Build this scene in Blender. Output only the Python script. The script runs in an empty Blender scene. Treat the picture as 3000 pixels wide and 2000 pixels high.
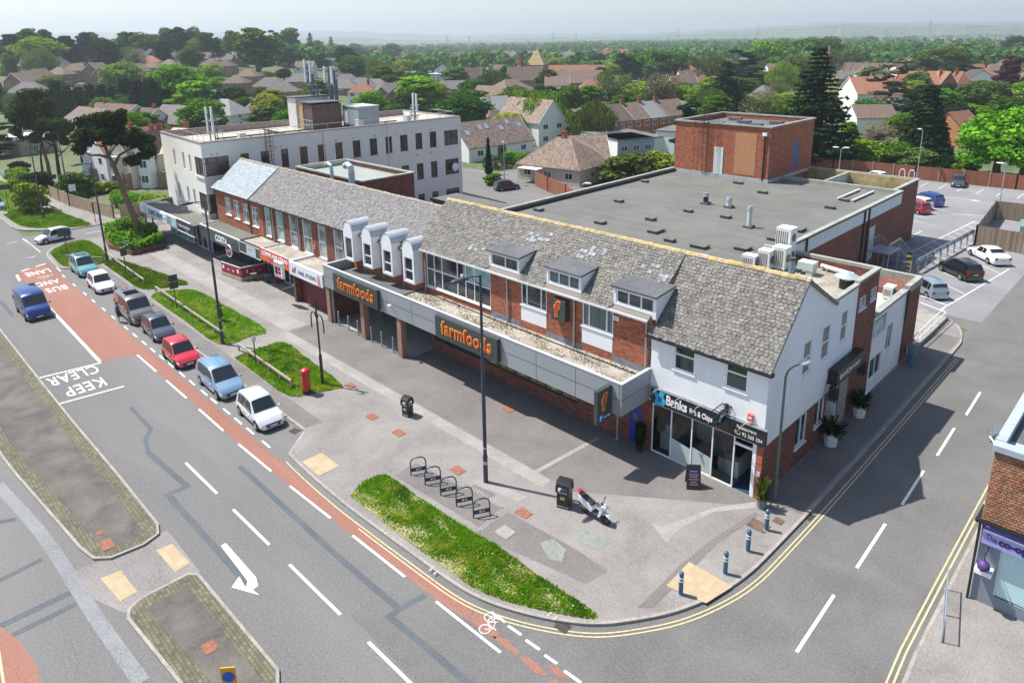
import bpy, math, random
import numpy as np
from mathutils import Vector, Matrix
S = bpy.context.scene
R = math.radians
rnd = random.Random(7)

# ---------------------------------------------------------------- camera
F, PX, PY, PITCH, ROLL, CH, YAW = 2055., 1490., 656., .2567, -.0166, 23.0, 45.5
cd = bpy.data.cameras.new('camera'); cam = bpy.data.objects.new('camera', cd); S.collection.objects.link(cam)
cp, sp, cr, sr = math.cos(PITCH), math.sin(PITCH), math.cos(ROLL), math.sin(ROLL)
_fw = Vector((0, cp, -sp)); _ri = Vector((1, 0, 0)); _up = Vector((0, sp, cp))
RZ = Matrix.Rotation(R(YAW), 3, 'Z')
FW = RZ @ _fw; RI = RZ @ (_ri*cr + _up*sr); UP = RZ @ (-_ri*sr + _up*cr)
M3 = Matrix((RI, UP, -FW)).transposed()
cam.matrix_world = Matrix.Translation((0, 0, CH)) @ M3.to_4x4()
cd.sensor_width = 36.0; cd.lens = 36.0*F/3000.
cd.shift_x = (1500-PX)/3000.; cd.shift_y = (PY-1000)/3000.
cd.clip_start = .5; cd.clip_end = 40000
S.camera = cam
# ---------------------------------------------------------------- sky, sun, exposure
SUN_EL, SUN_AZ = 60.5, 205.0          # azimuth of the sun, degrees from +X towards +Y
W = bpy.data.worlds.new('World'); S.world = W; W.use_nodes = True
nt = W.node_tree; nt.nodes.clear()
sky = nt.nodes.new('ShaderNodeTexSky'); sky.sky_type = 'NISHITA'; sky.sun_disc = False
sky.sun_elevation = R(SUN_EL); sky.sun_rotation = R(90-SUN_AZ)
sky.altitude = 60; sky.air_density = 1.0; sky.dust_density = 1.0; sky.ozone_density = 1.0
bg = nt.nodes.new('ShaderNodeBackground'); bg.inputs[1].default_value = .115
wo = nt.nodes.new('ShaderNodeOutputWorld')
nt.links.new(sky.outputs[0], bg.inputs[0]); nt.links.new(bg.outputs[0], wo.inputs[0])
sl = bpy.data.lights.new('sun', 'SUN'); sl.energy = 5.0; sl.angle = R(.5); sl.color = (1, .96, .9)
sun = bpy.data.objects.new('sun', sl); S.collection.objects.link(sun)
sd = Vector((math.cos(R(SUN_AZ))*math.cos(R(SUN_EL)), math.sin(R(SUN_AZ))*math.cos(R(SUN_EL)), math.sin(R(SUN_EL))))
sun.rotation_euler = sd.to_track_quat('Z', 'Y').to_euler(); sun.location = (0, 0, 80)
S.view_settings.view_transform = 'Standard'; S.view_settings.look = 'None'
S.view_settings.exposure = 0.6; S.view_settings.gamma = 1

# ---------------------------------------------------------------- measuring helpers
def smooth(t):
    t = min(1, max(0, t)); return t*t*(3-2*t)
def terrain(x, y):                     # the ground is level near by and climbs to the estate on the left
    r = math.hypot(x, y); az = math.degrees(math.atan2(y, x)) % 360
    return 15*smooth((az-143)/16)*smooth((r-200)/330)
def ray(px, py):
    d = FW*F + RI*(px-PX) - UP*(py-PY); return d
def at(px, py, z=None):                # photo pixel -> point on the ground (or on the level z)
    d = ray(px, py)
    if z is not None:
        t = (z-CH)/d.z; return Vector((d.x*t, d.y*t, z))
    zz = 0.
    for _ in range(12):
        t = (zz-CH)/min(d.z, -1.); zz = .5*zz+.5*terrain(d.x*t, d.y*t)
    return Vector((d.x*t, d.y*t, zz))
def rise(p, py):                       # height of a thing standing at p whose top is on photo row py
    lo, hi = -5., 70.
    for _ in range(34):
        m = (lo+hi)/2; v = Vector((p.x, p.y, p.z+m-CH)); w = v.dot(FW)
        if PY-F*v.dot(UP)/w > py: lo = m
        else: hi = m
    return m
def dist(p): return Vector((p.x, p.y, p.z-CH)).dot(FW)

# ---------------------------------------------------------------- mesh builder
class MB:
    def __init__(s): s.v = []; s.f = []; s.m = []; s.k = 0; s.T = None
    def mat(s, k): s.k = k; return s
    def xf(s, M): s.T = M; return s
    def add(s, vs, fs):
        o = len(s.v)
        if s.T is not None: vs = [tuple(s.T @ Vector(p)) for p in vs]
        s.v += [tuple(p) for p in vs]; s.f += [tuple(i+o for i in f) for f in fs]; s.m += [s.k]*len(fs); return s
    def box(s, x0, x1, y0, y1, z0, z1):
        if x0 > x1: x0, x1 = x1, x0
        if y0 > y1: y0, y1 = y1, y0
        if z0 > z1: z0, z1 = z1, z0
        return s.add([(x0,y0,z0),(x1,y0,z0),(x1,y1,z0),(x0,y1,z0),(x0,y0,z1),(x1,y0,z1),(x1,y1,z1),(x0,y1,z1)],
                     [(0,3,2,1),(4,5,6,7),(0,1,5,4),(1,2,6,5),(2,3,7,6),(3,0,4,7)])
    def poly(s, pts): return s.add(pts, [tuple(range(len(pts)))])
    def prism(s, pts, z0, z1):          # plan polygon, counter-clockwise
        n = len(pts); a = sum(pts[i][0]*pts[(i+1)%n][1]-pts[(i+1)%n][0]*pts[i][1] for i in range(n))
        if a < 0: pts = pts[::-1]
        vs = [(p[0],p[1],z0) for p in pts]+[(p[0],p[1],z1) for p in pts]
        return s.add(vs, [tuple(range(n-1,-1,-1)), tuple(range(n,2*n))]+[(i,(i+1)%n,(i+1)%n+n,i+n) for i in range(n)])
    def prof(s, pts, x0, x1, ax=0):     # closed profile (a, z) swept along an axis
        n = len(pts)
        g = (lambda t,p: (t,p[0],p[1])) if ax == 0 else (lambda t,p: (p[0],t,p[1]))
        vs = [g(x0,p) for p in pts]+[g(x1,p) for p in pts]
        return s.add(vs, [tuple(range(n)), tuple(range(2*n-1,n-1,-1))]+[(i,i+n,(i+1)%n+n,(i+1)%n) for i in range(n)])
    def cyl(s, c, r, z0, z1, n=12, r1=None):
        r1 = r if r1 is None else r1
        a = [2*math.pi*i/n for i in range(n)]
        vs = [(c[0]+r*math.cos(t),c[1]+r*math.sin(t),z0) for t in a]+[(c[0]+r1*math.cos(t),c[1]+r1*math.sin(t),z1) for t in a]
        return s.add(vs, [tuple(range(n-1,-1,-1)), tuple(range(n,2*n))]+[(i,(i+1)%n,(i+1)%n+n,i+n) for i in range(n)])
    def tube(s, pts, r, n=8, caps=True):
        pts = [Vector(p) for p in pts]; rs = r if isinstance(r, (list,tuple)) else [r]*len(pts)
        vs = []; fs = []; u = None
        for i, p in enumerate(pts):
            d = (pts[min(i+1,len(pts)-1)]-pts[max(i-1,0)]).normalized()
            if u is None: u = d.orthogonal().normalized()
            u = (u-d*u.dot(d)); u = u.normalized() if u.length > 1e-6 else d.orthogonal().normalized()
            w = d.cross(u)
            for k in range(n):
                a = 2*math.pi*k/n; vs.append(tuple(p+(u*math.cos(a)+w*math.sin(a))*rs[i]))
        for i in range(len(pts)-1):
            for k in range(n): fs.append((i*n+k, i*n+(k+1)%n, (i+1)*n+(k+1)%n, (i+1)*n+k))
        if caps: fs += [tuple(range(n-1,-1,-1)), tuple(range((len(pts)-1)*n, len(pts)*n))]
        return s.add(vs, fs)
    def lathe(s, prof, c=(0,0,0), n=14):
        vs = []; fs = []; m = len(prof)
        for i in range(n):
            a = 2*math.pi*i/n
            for r, z in prof: vs.append((c[0]+r*math.cos(a), c[1]+r*math.sin(a), c[2]+z))
        for i in range(n):
            j = (i+1) % n
            for k in range(m-1): fs.append((i*m+k, j*m+k, j*m+k+1, i*m+k+1))
        return s.add(vs, fs)
    def ball(s, c, r, n=8, sq=(1,1,1)):
        m = n//2+1
        pr = [(r*math.sin(math.pi*k/m), -r*math.cos(math.pi*k/m)) for k in range(m+1)]
        vs = []; fs = []
        for i in range(n):
            a = 2*math.pi*i/n
            for q, z in pr: vs.append((c[0]+q*math.cos(a)*sq[0], c[1]+q*math.sin(a)*sq[1], c[2]+z*sq[2]))
        for i in range(n):
            j = (i+1) % n
            for k in range(m): fs.append((i*(m+1)+k, j*(m+1)+k, j*(m+1)+k+1, i*(m+1)+k+1))
        return s.add(vs, fs)
def auto_uv(me):
    if not me.polygons: return
    uv = me.uv_layers.new(name='UVMap').data
    nl = len(me.loops); co = np.empty(len(me.vertices)*3); me.vertices.foreach_get('co', co); co = co.reshape(-1,3)
    vi = np.empty(nl, dtype=np.int32); me.loops.foreach_get('vertex_index', vi)
    no = np.empty(len(me.polygons)*3); me.polygons.foreach_get('normal', no); no = no.reshape(-1,3)
    lt = np.empty(len(me.polygons), dtype=np.int32); me.polygons.foreach_get('loop_total', lt)
    n = np.repeat(no, lt, axis=0); p = co[vi]
    t = np.stack([-n[:,1], n[:,0], np.zeros(nl)], 1); L = np.linalg.norm(t, axis=1)
    flat = L < .2; t[flat] = (1,0,0); L[flat] = 1; t /= L[:,None]
    b = np.cross(n, t); b[flat] = (0,1,0)
    out = np.stack([(p*t).sum(1), (p*b).sum(1)], 1).ravel()
    uv.foreach_set('uv', out)
LOC = {}
def link(name, me, parent=None):
    o = bpy.data.objects.new(name, me); S.collection.objects.link(o)
    if parent is not None: o.parent = parent
    return o
def build(name, mb, mats, parent=None, smooth_=False, world=False):
    me = bpy.data.meshes.new(name)
    vs = mb.v
    if world and parent is not None:
        q = root_of(parent); vs = [(a-q[0], b-q[1], c-q[2]) for a,b,c in vs]
    me.from_pydata(vs, [], mb.f)
    for m in (mats if isinstance(mats, (list,tuple)) else [mats]): me.materials.append(m)
    me.polygons.foreach_set('material_index', mb.m)
    if smooth_: me.polygons.foreach_set('use_smooth', [True]*len(mb.f))
    me.update(); auto_uv(me)
    return link(name, me, parent)
def root_of(o):
    while o.parent: o = o.parent
    return o.location
def tag(o, label=None, cat=None, group=None, kind=None):
    if label: o['label'] = label
    if cat: o['category'] = cat
    if group: o['group'] = group
    if kind: o['kind'] = kind
    return o
def thing(name, label, cat, loc=(0,0,0), rz=0, group=None):
    o = bpy.data.objects.new(name, None); S.collection.objects.link(o); o.empty_display_size = .3
    o.location = loc; o.rotation_euler = (0,0,rz); return tag(o, label, cat, group)
def dup(root, loc, rz=0, label=None, group=None, sc=None):
    r = root.copy(); S.collection.objects.link(r); r.location = loc; r.rotation_euler = (0,0,rz)
    if sc is not None: r.scale = sc
    if label: r['label'] = label
    if group: r['group'] = group
    for ch in list(root.children):
        c = ch.copy(); S.collection.objects.link(c); c.parent = r
        for g in ch.children:
            d = g.copy(); S.collection.objects.link(d); d.parent = c
    return r

# ---------------------------------------------------------------- materials
MATS = {}
def newmat(name):
    m = bpy.data.materials.new(name); m.use_nodes = True; MATS[name] = m
    nt = m.node_tree; b = nt.nodes['Principled BSDF']; return m, nt, b
def N(nt, typ, **kw):
    n = nt.nodes.new('ShaderNode'+typ)
    for k, v in kw.items():
        if isinstance(k, str) and hasattr(n, k): setattr(n, k, v)
    return n
def setin(n, **kw):
    for k, v in kw.items(): n.inputs[k.replace('_',' ')].default_value = v
def col4(c): return (c[0], c[1], c[2], 1)
def plain(name, c, rough=.6, metal=0., coat=0., spec=.5, emit=None, var=0., vs=2., bump=0.):
    m, nt, b = newmat(name)
    setin(b, Base_Color=col4(c), Roughness=rough, Metallic=metal)
    b.inputs['Specular IOR Level'].default_value = spec
    if coat: b.inputs['Coat Weight'].default_value = coat; b.inputs['Coat Roughness'].default_value = .05
    if emit: b.inputs['Emission Color'].default_value = col4(emit[0]); b.inputs['Emission Strength'].default_value = emit[1]
    if var:
        tc = N(nt,'TexCoord'); no = N(nt,'TexNoise'); setin(no, Scale=vs, Detail=6., Roughness=.65)
        nt.links.new(tc.outputs['Object'], no.inputs['Vector'])
        mx = N(nt,'MixRGB'); mx.inputs[1].default_value = col4([x*(1-var) for x in c]); mx.inputs[2].default_value = col4([min(1,x*(1+var)) for x in c])
        cr_ = N(nt,'MapRange'); setin(cr_, From_Min=.3, From_Max=.7); nt.links.new(no.outputs['Fac'], cr_.inputs[0])
        nt.links.new(cr_.outputs[0], mx.inputs[0]); nt.links.new(mx.outputs[0], b.inputs['Base Color'])
        if bump:
            bm = N(nt,'Bump'); setin(bm, Strength=bump, Distance=.05); nt.links.new(no.outputs['Fac'], bm.inputs['Height']); nt.links.new(bm.outputs[0], b.inputs['Normal'])
    return m
def ramp(nt, fac, stops):
    r = N(nt,'ValToRGB'); el = r.color_ramp.elements
    while len(el) > len(stops): el.remove(el[-1])
    for i, (p, c) in enumerate(stops):
        e = el[i] if i < len(el) else el.new(p)
        e.position = p; e.color = col4(c)
    nt.links.new(fac, r.inputs[0]); return r.outputs[0]
def noise(nt, vec, scale, detail=6., rough=.6, dist_=0.):
    n = N(nt,'TexNoise'); setin(n, Scale=scale, Detail=detail, Roughness=rough, Distortion=dist_)
    nt.links.new(vec, n.inputs['Vector']); return n.outputs['Fac']
def mixc(nt, fac, a, b, mode='MIX'):
    m = N(nt,'MixRGB'); m.blend_type = mode
    for i, x in ((0,fac),(1,a),(2,b)):
        if isinstance(x, (int,float)): m.inputs[i].default_value = x
        elif isinstance(x, (tuple,list)): m.inputs[i].default_value = col4(x)
        else: nt.links.new(x, m.inputs[i])
    return m.outputs[0]
def rng(nt, fac, a, b, c=0., d=1.):
    r = N(nt,'MapRange'); setin(r, From_Min=a, From_Max=b, To_Min=c, To_Max=d); nt.links.new(fac, r.inputs[0]); return r.outputs[0]
def ground_mat(name, base, dark, light, big=.25, fine=14., rough=.92, stain=.5, streak=False):
    """tarmac, paving and the like: broad wear, patches of dirt and a fine grit"""
    m, nt, b = newmat(name); tc = N(nt,'TexCoord'); g = N(nt,'NewGeometry'); P = g.outputs['Position']
    v = P
    if streak:
        mp = N(nt,'Mapping'); mp.inputs['Scale'].default_value = (.12,1.,1.); nt.links.new(P, mp.inputs[0]); v = mp.outputs[0]
    n1 = noise(nt, v, big, 5., .6, .4); n2 = noise(nt, P, big*6, 6., .7); n3 = noise(nt, P, fine, 3., .8)
    c = mixc(nt, rng(nt,n1,.35,.65), dark, light)
    c = mixc(nt, rng(nt,n2,.35,.7,0,stain), c, base)
    c = mixc(nt, rng(nt,n3,.42,.68,0.,.6), c, [min(1,x*1.6) for x in base])
    n4 = noise(nt, P, fine*1.7, 2., .9); c = mixc(nt, rng(nt,n4,.52,.68,0,.7), c, [x*.4 for x in base])
    nt.links.new(c, b.inputs['Base Color']); setin(b, Roughness=rough)
    bm = N(nt,'Bump'); setin(bm, Strength=.35, Distance=.01); nt.links.new(n3, bm.inputs['Height']); nt.links.new(bm.outputs[0], b.inputs['Normal'])
    return m
def brick_mat(name, cols, mortar, w=.225, h=.078, ms=.011, bump=.4, rough=.88, dirt=.4, offs=.5):
    m, nt, b = newmat(name); uv = N(nt,'UVMap'); V = uv.outputs[0]
    br = N(nt,'TexBrick'); br.offset = offs
    setin(br, Scale=1., Mortar_Size=ms, Mortar_Smooth=.2, Brick_Width=w, Row_Height=h, Bias=0.)
    setin(br, Color1=(0,0,0,1), Color2=(1,1,1,1), Mortar=(.5,.5,.5,1)); nt.links.new(V, br.inputs['Vector'])
    sep = N(nt,'SeparateColor'); nt.links.new(br.outputs['Color'], sep.inputs[0])
    n = len(cols); c = ramp(nt, sep.outputs[0], [(i/(n-1), k) for i, k in enumerate(cols)])
    tc = N(nt,'TexCoord'); n1 = noise(nt, tc.outputs['Object'], .5, 6., .7)
    c = mixc(nt, rng(nt,n1,.4,.7,0,dirt), c, [x*.45 for x in cols[0]])
    c = mixc(nt, br.outputs['Fac'], c, mortar)
    nt.links.new(c, b.inputs['Base Color']); setin(b, Roughness=rough)
    if bump:
        inv = N(nt,'Math'); inv.operation = 'SUBTRACT'; inv.inputs[0].default_value = 1; nt.links.new(br.outputs['Fac'], inv.inputs[1])
        bm = N(nt,'Bump'); setin(bm, Strength=bump, Distance=.02); nt.links.new(inv.outputs[0], bm.inputs['Height']); nt.links.new(bm.outputs[0], b.inputs['Normal'])
    return m
def render_mat(name, c, dirt=(.3,.28,.24), amt=.35, rough=.85):
    """painted render / plaster with soft streaks of weather"""
    m, nt, b = newmat(name); tc = N(nt,'TexCoord'); mp = N(nt,'Mapping'); mp.inputs['Scale'].default_value = (1.5,1.5,.25)
    nt.links.new(tc.outputs['Object'], mp.inputs[0])
    n1 = noise(nt, mp.outputs[0], 1.2, 7., .7); n2 = noise(nt, tc.outputs['Object'], .35, 4., .6); n3 = noise(nt, tc.outputs['Object'], 18, 3.)
    cc = mixc(nt, rng(nt,n1,.5,.75,0,amt), c, dirt); cc = mixc(nt, rng(nt,n2,.4,.7,0,.18), cc, [x*.75 for x in c])
    nt.links.new(cc, b.inputs['Base Color']); setin(b, Roughness=rough)
    bm = N(nt,'Bump'); setin(bm, Strength=.15, Distance=.01); nt.links.new(n3, bm.inputs['Height']); nt.links.new(bm.outputs[0], b.inputs['Normal'])
    return m
def tile_mat(name, cols, lichen=None, amt=.5, rough=.9):
    """one colour per loose slate (mesh island) plus lichen"""
    m, nt, b = newmat(name); g = N(nt,'NewGeometry')
    c = ramp(nt, g.outputs['Random Per Island'], [(i/(len(cols)-1), k) for i, k in enumerate(cols)])
    tc = N(nt,'TexCoord'); n1 = noise(nt, tc.outputs['Object'], 9., 6., .75); n2 = noise(nt, tc.outputs['Object'], .4, 5., .6); n3 = noise(nt, tc.outputs['Object'], 3.1, 7., .7)
    c = mixc(nt, rng(nt,n3,.45,.62,0,.5), c, [x*.5 for x in cols[0]])
    if lichen:
        mu = N(nt,'Math'); mu.operation = 'MULTIPLY'; nt.links.new(rng(nt,n1,.45,.6,0,amt), mu.inputs[0]); nt.links.new(rng(nt,n2,.3,.6,.35,1), mu.inputs[1])
        c = mixc(nt, mu.outputs[0], c, lichen)
    nt.links.new(c, b.inputs['Base Color']); setin(b, Roughness=rough)
    return m
def leaf_mat(name, c0, c1, c2, hue=.03, trans=.3):
    m, nt, b = newmat(name); nt.nodes.remove(b)
    g = N(nt,'NewGeometry'); oi = N(nt,'ObjectInfo'); tc = N(nt,'TexCoord')
    c = ramp(nt, g.outputs['Random Per Island'], [(0,c0),(.5,c1),(1,c2)])
    n = noise(nt, tc.outputs['Object'], .35, 3.); c = mixc(nt, rng(nt,n,.35,.65,0,.45), c, c0)
    hs = N(nt,'HueSaturation'); nt.links.new(c, hs.inputs['Color'])
    nt.links.new(rng(nt,oi.outputs['Random'],0,1,.5-hue,.5+hue), hs.inputs['Hue'])
    sx = N(nt,'Math'); sx.operation='MULTIPLY'; sx.inputs[1].default_value = 7.31; nt.links.new(oi.outputs['Random'], sx.inputs[0])
    fr = N(nt,'Math'); fr.operation='FRACT'; nt.links.new(sx.outputs[0], fr.inputs[0])
    nt.links.new(rng(nt,fr.outputs[0],0,1,.7,1.3), hs.inputs['Value'])
    d = N(nt,'BsdfDiffuse'); t = N(nt,'BsdfTranslucent'); mx = N(nt,'MixShader'); mx.inputs[0].default_value = trans
    nt.links.new(hs.outputs[0], d.inputs[0]); nt.links.new(hs.outputs[0], t.inputs[0])
    nt.links.new(d.outputs[0], mx.inputs[1]); nt.links.new(t.outputs[0], mx.inputs[2])
    nt.links.new(mx.outputs[0], nt.nodes['Material Output'].inputs[0])
    return m
def roof_tex(name, cols, w=.3, h=.28, amt=.5, lich=(.3,.25,.12)):
    """tiled roof seen from afar: courses and tiles in the texture"""
    m, nt, b = newmat(name); uv = N(nt,'UVMap'); V = uv.outputs[0]
    br = N(nt,'TexBrick'); br.offset = .5; setin(br, Scale=1., Mortar_Size=.03, Mortar_Smooth=.3, Brick_Width=w, Row_Height=h)
    setin(br, Color1=(0,0,0,1), Color2=(1,1,1,1), Mortar=(.5,.5,.5,1)); nt.links.new(V, br.inputs['Vector'])
    sep = N(nt,'SeparateColor'); nt.links.new(br.outputs['Color'], sep.inputs[0])
    c = ramp(nt, sep.outputs[0], [(i/(len(cols)-1), k) for i, k in enumerate(cols)])
    tc = N(nt,'TexCoord'); n1 = noise(nt, tc.outputs['Object'], .8, 7., .75)
    c = mixc(nt, rng(nt,n1,.5,.75,0,amt), c, lich); c = mixc(nt, br.outputs['Fac'], c, [x*.35 for x in cols[0]])
    oi = N(nt,'ObjectInfo'); hs = N(nt,'HueSaturation'); nt.links.new(c, hs.inputs['Color']); nt.links.new(rng(nt,oi.outputs['Random'],0,1,.75,1.25), hs.inputs['Value'])
    nt.links.new(hs.outputs[0], b.inputs['Base Color']); setin(b, Roughness=.9)
    return m

ASPH = ground_mat('asphalt', (.14,.136,.132), (.115,.112,.109), (.18,.174,.165), .18, 9., streak=True)
ASPH2 = ground_mat('asphalt_side', (.125,.122,.117), (.105,.102,.098), (.16,.157,.15), .3, 9.)
ASPHR = ground_mat('asphalt_red', (.25,.11,.08), (.2,.09,.065), (.3,.16,.12), .35, 10., streak=True)
PAVE = ground_mat('pavement', (.205,.19,.178), (.155,.145,.137), (.27,.25,.232), .35, 10.)
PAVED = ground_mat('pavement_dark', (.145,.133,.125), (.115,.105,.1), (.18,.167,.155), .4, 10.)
PAVEL = ground_mat('pavement_light', (.26,.243,.225), (.21,.197,.18), (.32,.3,.28), .5, 10.)
ISLE = ground_mat('island_tarmac', (.085,.078,.07), (.06,.055,.05), (.17,.15,.125), .55, 9., stain=.35)
CONC = ground_mat('kerb_concrete', (.28,.26,.23), (.2,.185,.165), (.36,.335,.3), 1.2, 12.)
SETT = brick_mat('setts', [(.11,.1,.065),(.15,.14,.09),(.19,.175,.12)], (.06,.06,.035), .22, .16, .012, rough=.95)
TACT = brick_mat('tactile', [(.4,.31,.19),(.43,.335,.21),(.46,.36,.23)], (.34,.27,.17), .4, .4, .012, dirt=.3, offs=0)
PATCHM = ground_mat('tar_patch', (.085,.098,.11), (.07,.08,.09), (.105,.12,.13), .6, 10.)
PATCHW = ground_mat('worn_patch', (.2,.205,.215), (.16,.165,.17), (.24,.245,.25), .6, 10.)
WHITE = plain('road_white', (.78,.78,.76), .7, var=.12, vs=6.)
WORN = plain('road_white_worn', (.6,.57,.55), .7, var=.3, vs=8.)
YEL = plain('road_yellow', (.5,.43,.24), .7, var=.25, vs=6.)
GRASSB = ground_mat('turf', (.2,.2,.07), (.12,.16,.04), (.32,.28,.15), 1.2, 9.)
SOIL = ground_mat('land', (.075,.11,.03), (.045,.075,.02), (.16,.15,.09), .03, .3)
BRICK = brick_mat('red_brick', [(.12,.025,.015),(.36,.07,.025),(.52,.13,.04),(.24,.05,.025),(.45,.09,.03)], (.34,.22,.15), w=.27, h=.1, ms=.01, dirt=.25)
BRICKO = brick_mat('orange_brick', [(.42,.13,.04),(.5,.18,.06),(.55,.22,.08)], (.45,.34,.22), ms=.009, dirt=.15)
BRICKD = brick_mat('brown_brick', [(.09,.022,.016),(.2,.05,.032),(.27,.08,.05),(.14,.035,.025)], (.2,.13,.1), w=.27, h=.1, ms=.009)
BRICKY = brick_mat('far_brick', [(.22,.09,.055),(.3,.13,.075),(.33,.17,.1)], (.3,.25,.2), bump=0)
PIER = brick_mat('pier_brick', [(.22,.07,.045),(.33,.12,.075),(.4,.17,.11)], (.4,.34,.28), ms=.011)
RWHITE = render_mat('white_render', (.8,.81,.82), amt=.16)
RCREAM = render_mat('cream_render', (.8,.77,.7), amt=.16)
RPALE = render_mat('pale_render', (.7,.68,.6), amt=.2)
SLATE = tile_mat('stone_slates', [(.1,.095,.09),(.16,.15,.142),(.21,.198,.185),(.13,.123,.122),(.185,.172,.165),(.25,.235,.215)], (.3,.285,.2), .4)
SLATEN = tile_mat('new_slates', [(.3,.34,.37),(.34,.385,.41),(.38,.42,.45)], None)
SLATEP = tile_mat('pale_slates', [(.22,.235,.26),(.3,.315,.335),(.36,.375,.39)], None)
RIDGE = tile_mat('ridge_lichen', [(.25,.2,.12),(.5,.33,.1),(.42,.38,.3),(.6,.35,.06),(.35,.3,.22)], (.65,.55,.35), .6)
FELT = ground_mat('roof_felt', (.125,.125,.11), (.1,.1,.088), (.155,.153,.135), .25, 9., stain=.4)
FELTD = ground_mat('roof_felt_dark', (.1,.105,.11), (.075,.08,.085), (.14,.145,.15), .6, 5.)
GRAVELR = ground_mat('roof_gravel', (.3,.27,.225), (.2,.17,.13), (.4,.37,.32), .8, 6., stain=.3)
LEAD = plain('lead', (.2,.22,.25), .5, var=.3, vs=3.)
FASC = plain('grey_cladding', (.29,.31,.325), .45, var=.04, vs=.8)
FTRIM = plain('pale_trim', (.55,.58,.6), .5)
DGREY = plain('dark_sign_grey', (.045,.055,.05), .5)
BLACKP = plain('black_paint', (.015,.015,.017), .45)
NAVY = plain('navy_paint', (.02,.035,.07), .35, coat=.3)
TEALP = plain('teal_blue_paint', (.02,.1,.17), .35, coat=.3)
WPVC = plain('white_upvc', (.82,.83,.84), .35, var=.04)
WWOOD = plain('white_boards', (.78,.79,.8), .5)
GALV = plain('galvanised', (.42,.46,.5), .4, metal=.5, var=.12)
STEEL = plain('steel', (.55,.57,.6), .35, metal=.7)
RUST = plain('rusty_iron', (.25,.1,.06), .85, var=.4, vs=9.)
RUSTD = plain('rusted_ladder', (.12,.05,.035), .85, var=.3, vs=5.)
IRON = plain('cast_iron', (.07,.06,.055), .7, var=.2)
BLUED = plain('blue_door', (.01,.035,.32), .4)
REDP = plain('post_red', (.5,.01,.012), .35, coat=.3)
MAROON = plain('maroon', (.14,.005,.02), .5)
MAROONL = plain('maroon_canvas', (.3,.012,.035), .5)  # brighter maroon, the canvas panels' own colour
WOODF = brick_mat('fence_boards', [(.3,.1,.05),(.36,.13,.07),(.27,.09,.05)], (.12,.05,.03), .14, 3., .012, dirt=.4, offs=0)
WOODP = brick_mat('pale_fence_boards', [(.25,.19,.14),(.34,.27,.2),(.2,.13,.08)], (.1,.07,.05), .13, 3., .012, dirt=.3, offs=0)
WOODB = plain('weathered_wood', (.33,.29,.23), .85, var=.25, vs=4.)
BARK = plain('bark', (.12,.085,.06), .95, var=.35, vs=5., bump=.4)
BARKP = plain('pine_bark', (.2,.115,.075), .95, var=.35, vs=4., bump=.4)
def glass_mat(name, c, rough=.06, var=None):
    m, nt, b = newmat(name); tc = N(nt,'TexCoord')
    n = noise(nt, tc.outputs['Object'], .9, 2.)
    cc = mixc(nt, rng(nt,n,.4,.6), c, var or [x*2.2+.01 for x in c]); nt.links.new(cc, b.inputs['Base Color'])
    setin(b, Roughness=rough); b.inputs['Specular IOR Level'].default_value = .9
    return m
GLASS = glass_mat('window_glass', (.02,.028,.03))
GLASSB = glass_mat('curtained_glass', (.1,.13,.13), .1, (.36,.4,.38))
GLASSBR = glass_mat('boarded_window', (.05,.03,.022), .3, (.13,.08,.055))
GLASST = glass_mat('teal_glass', (.2,.33,.33), .15, (.32,.5,.48))
BLIND = brick_mat('vertical_blinds', [(.12,.17,.17),(.25,.33,.33)], (.02,.04,.04), .085, 9., .022, bump=0, rough=.25, dirt=0, offs=0)
CARG = plain('car_glass', (.012,.016,.018), .04, spec=.9)
RUBBER = plain('tyre', (.015,.015,.015), .8)
ALLOY = plain('alloy', (.5,.5,.52), .3, metal=.7)
LAMPC = plain('lamp_lens', (.75,.78,.8), .12, spec=.8)
TAILR = plain('tail_lamp', (.35,.01,.01), .2)
PLATEW = plain('plate_white', (.75,.75,.72), .5); PLATEY = plain('plate_yellow', (.7,.5,.03), .5)
PLASTIC = plain('black_plastic', (.02,.02,.022), .55)
TILEHUNG = tile_mat('hung_clay_tiles', [(.2,.085,.045),(.28,.11,.055),(.34,.17,.09),(.24,.13,.085),(.3,.12,.06)], (.2,.17,.1), .35)
LF_OAK = leaf_mat('oak_leaves', (.03,.08,.008), (.08,.18,.014), (.16,.29,.025))
LF_BRT = leaf_mat('spring_leaves', (.08,.17,.01), (.18,.34,.015), (.3,.46,.03))
LF_DRK = leaf_mat('conifer_needles', (.01,.028,.01), (.022,.05,.016), (.05,.085,.022), .02, .15)
LF_OLV = leaf_mat('olive_leaves', (.07,.1,.022), (.13,.19,.04), (.2,.26,.06))
LF_PIN = leaf_mat('pine_needles', (.025,.04,.015), (.05,.07,.02), (.085,.1,.03), .02, .15)
LF_TWG = leaf_mat('bare_twigs', (.14,.11,.07), (.22,.18,.12), (.3,.26,.17), .02, .1)
LF_RED = leaf_mat('copper_leaves', (.05,.02,.025), (.09,.03,.035), (.13,.06,.05), .02, .2)
def grass_mat():
    m = leaf_mat('grass_blades', (.09,.22,.008), (.19,.38,.012), (.32,.46,.03), .01, .45); nt = m.node_tree; g = N(nt,'NewGeometry'); P = g.outputs['Position']
    hs = [n for n in nt.nodes if n.type == 'HUE_SAT'][0]; src = hs.inputs['Color'].links[0].from_socket
    c = mixc(nt, rng(nt,noise(nt,P,.9,4.),.52,.7,0,.8), src, (.5,.46,.07)); c = mixc(nt, rng(nt,noise(nt,P,.55,3.,.5,1.),.54,.66,0,.75), c, (.05,.17,.006)); nt.links.new(c, hs.inputs['Color']); return m
LF_GRS = grass_mat()
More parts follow.
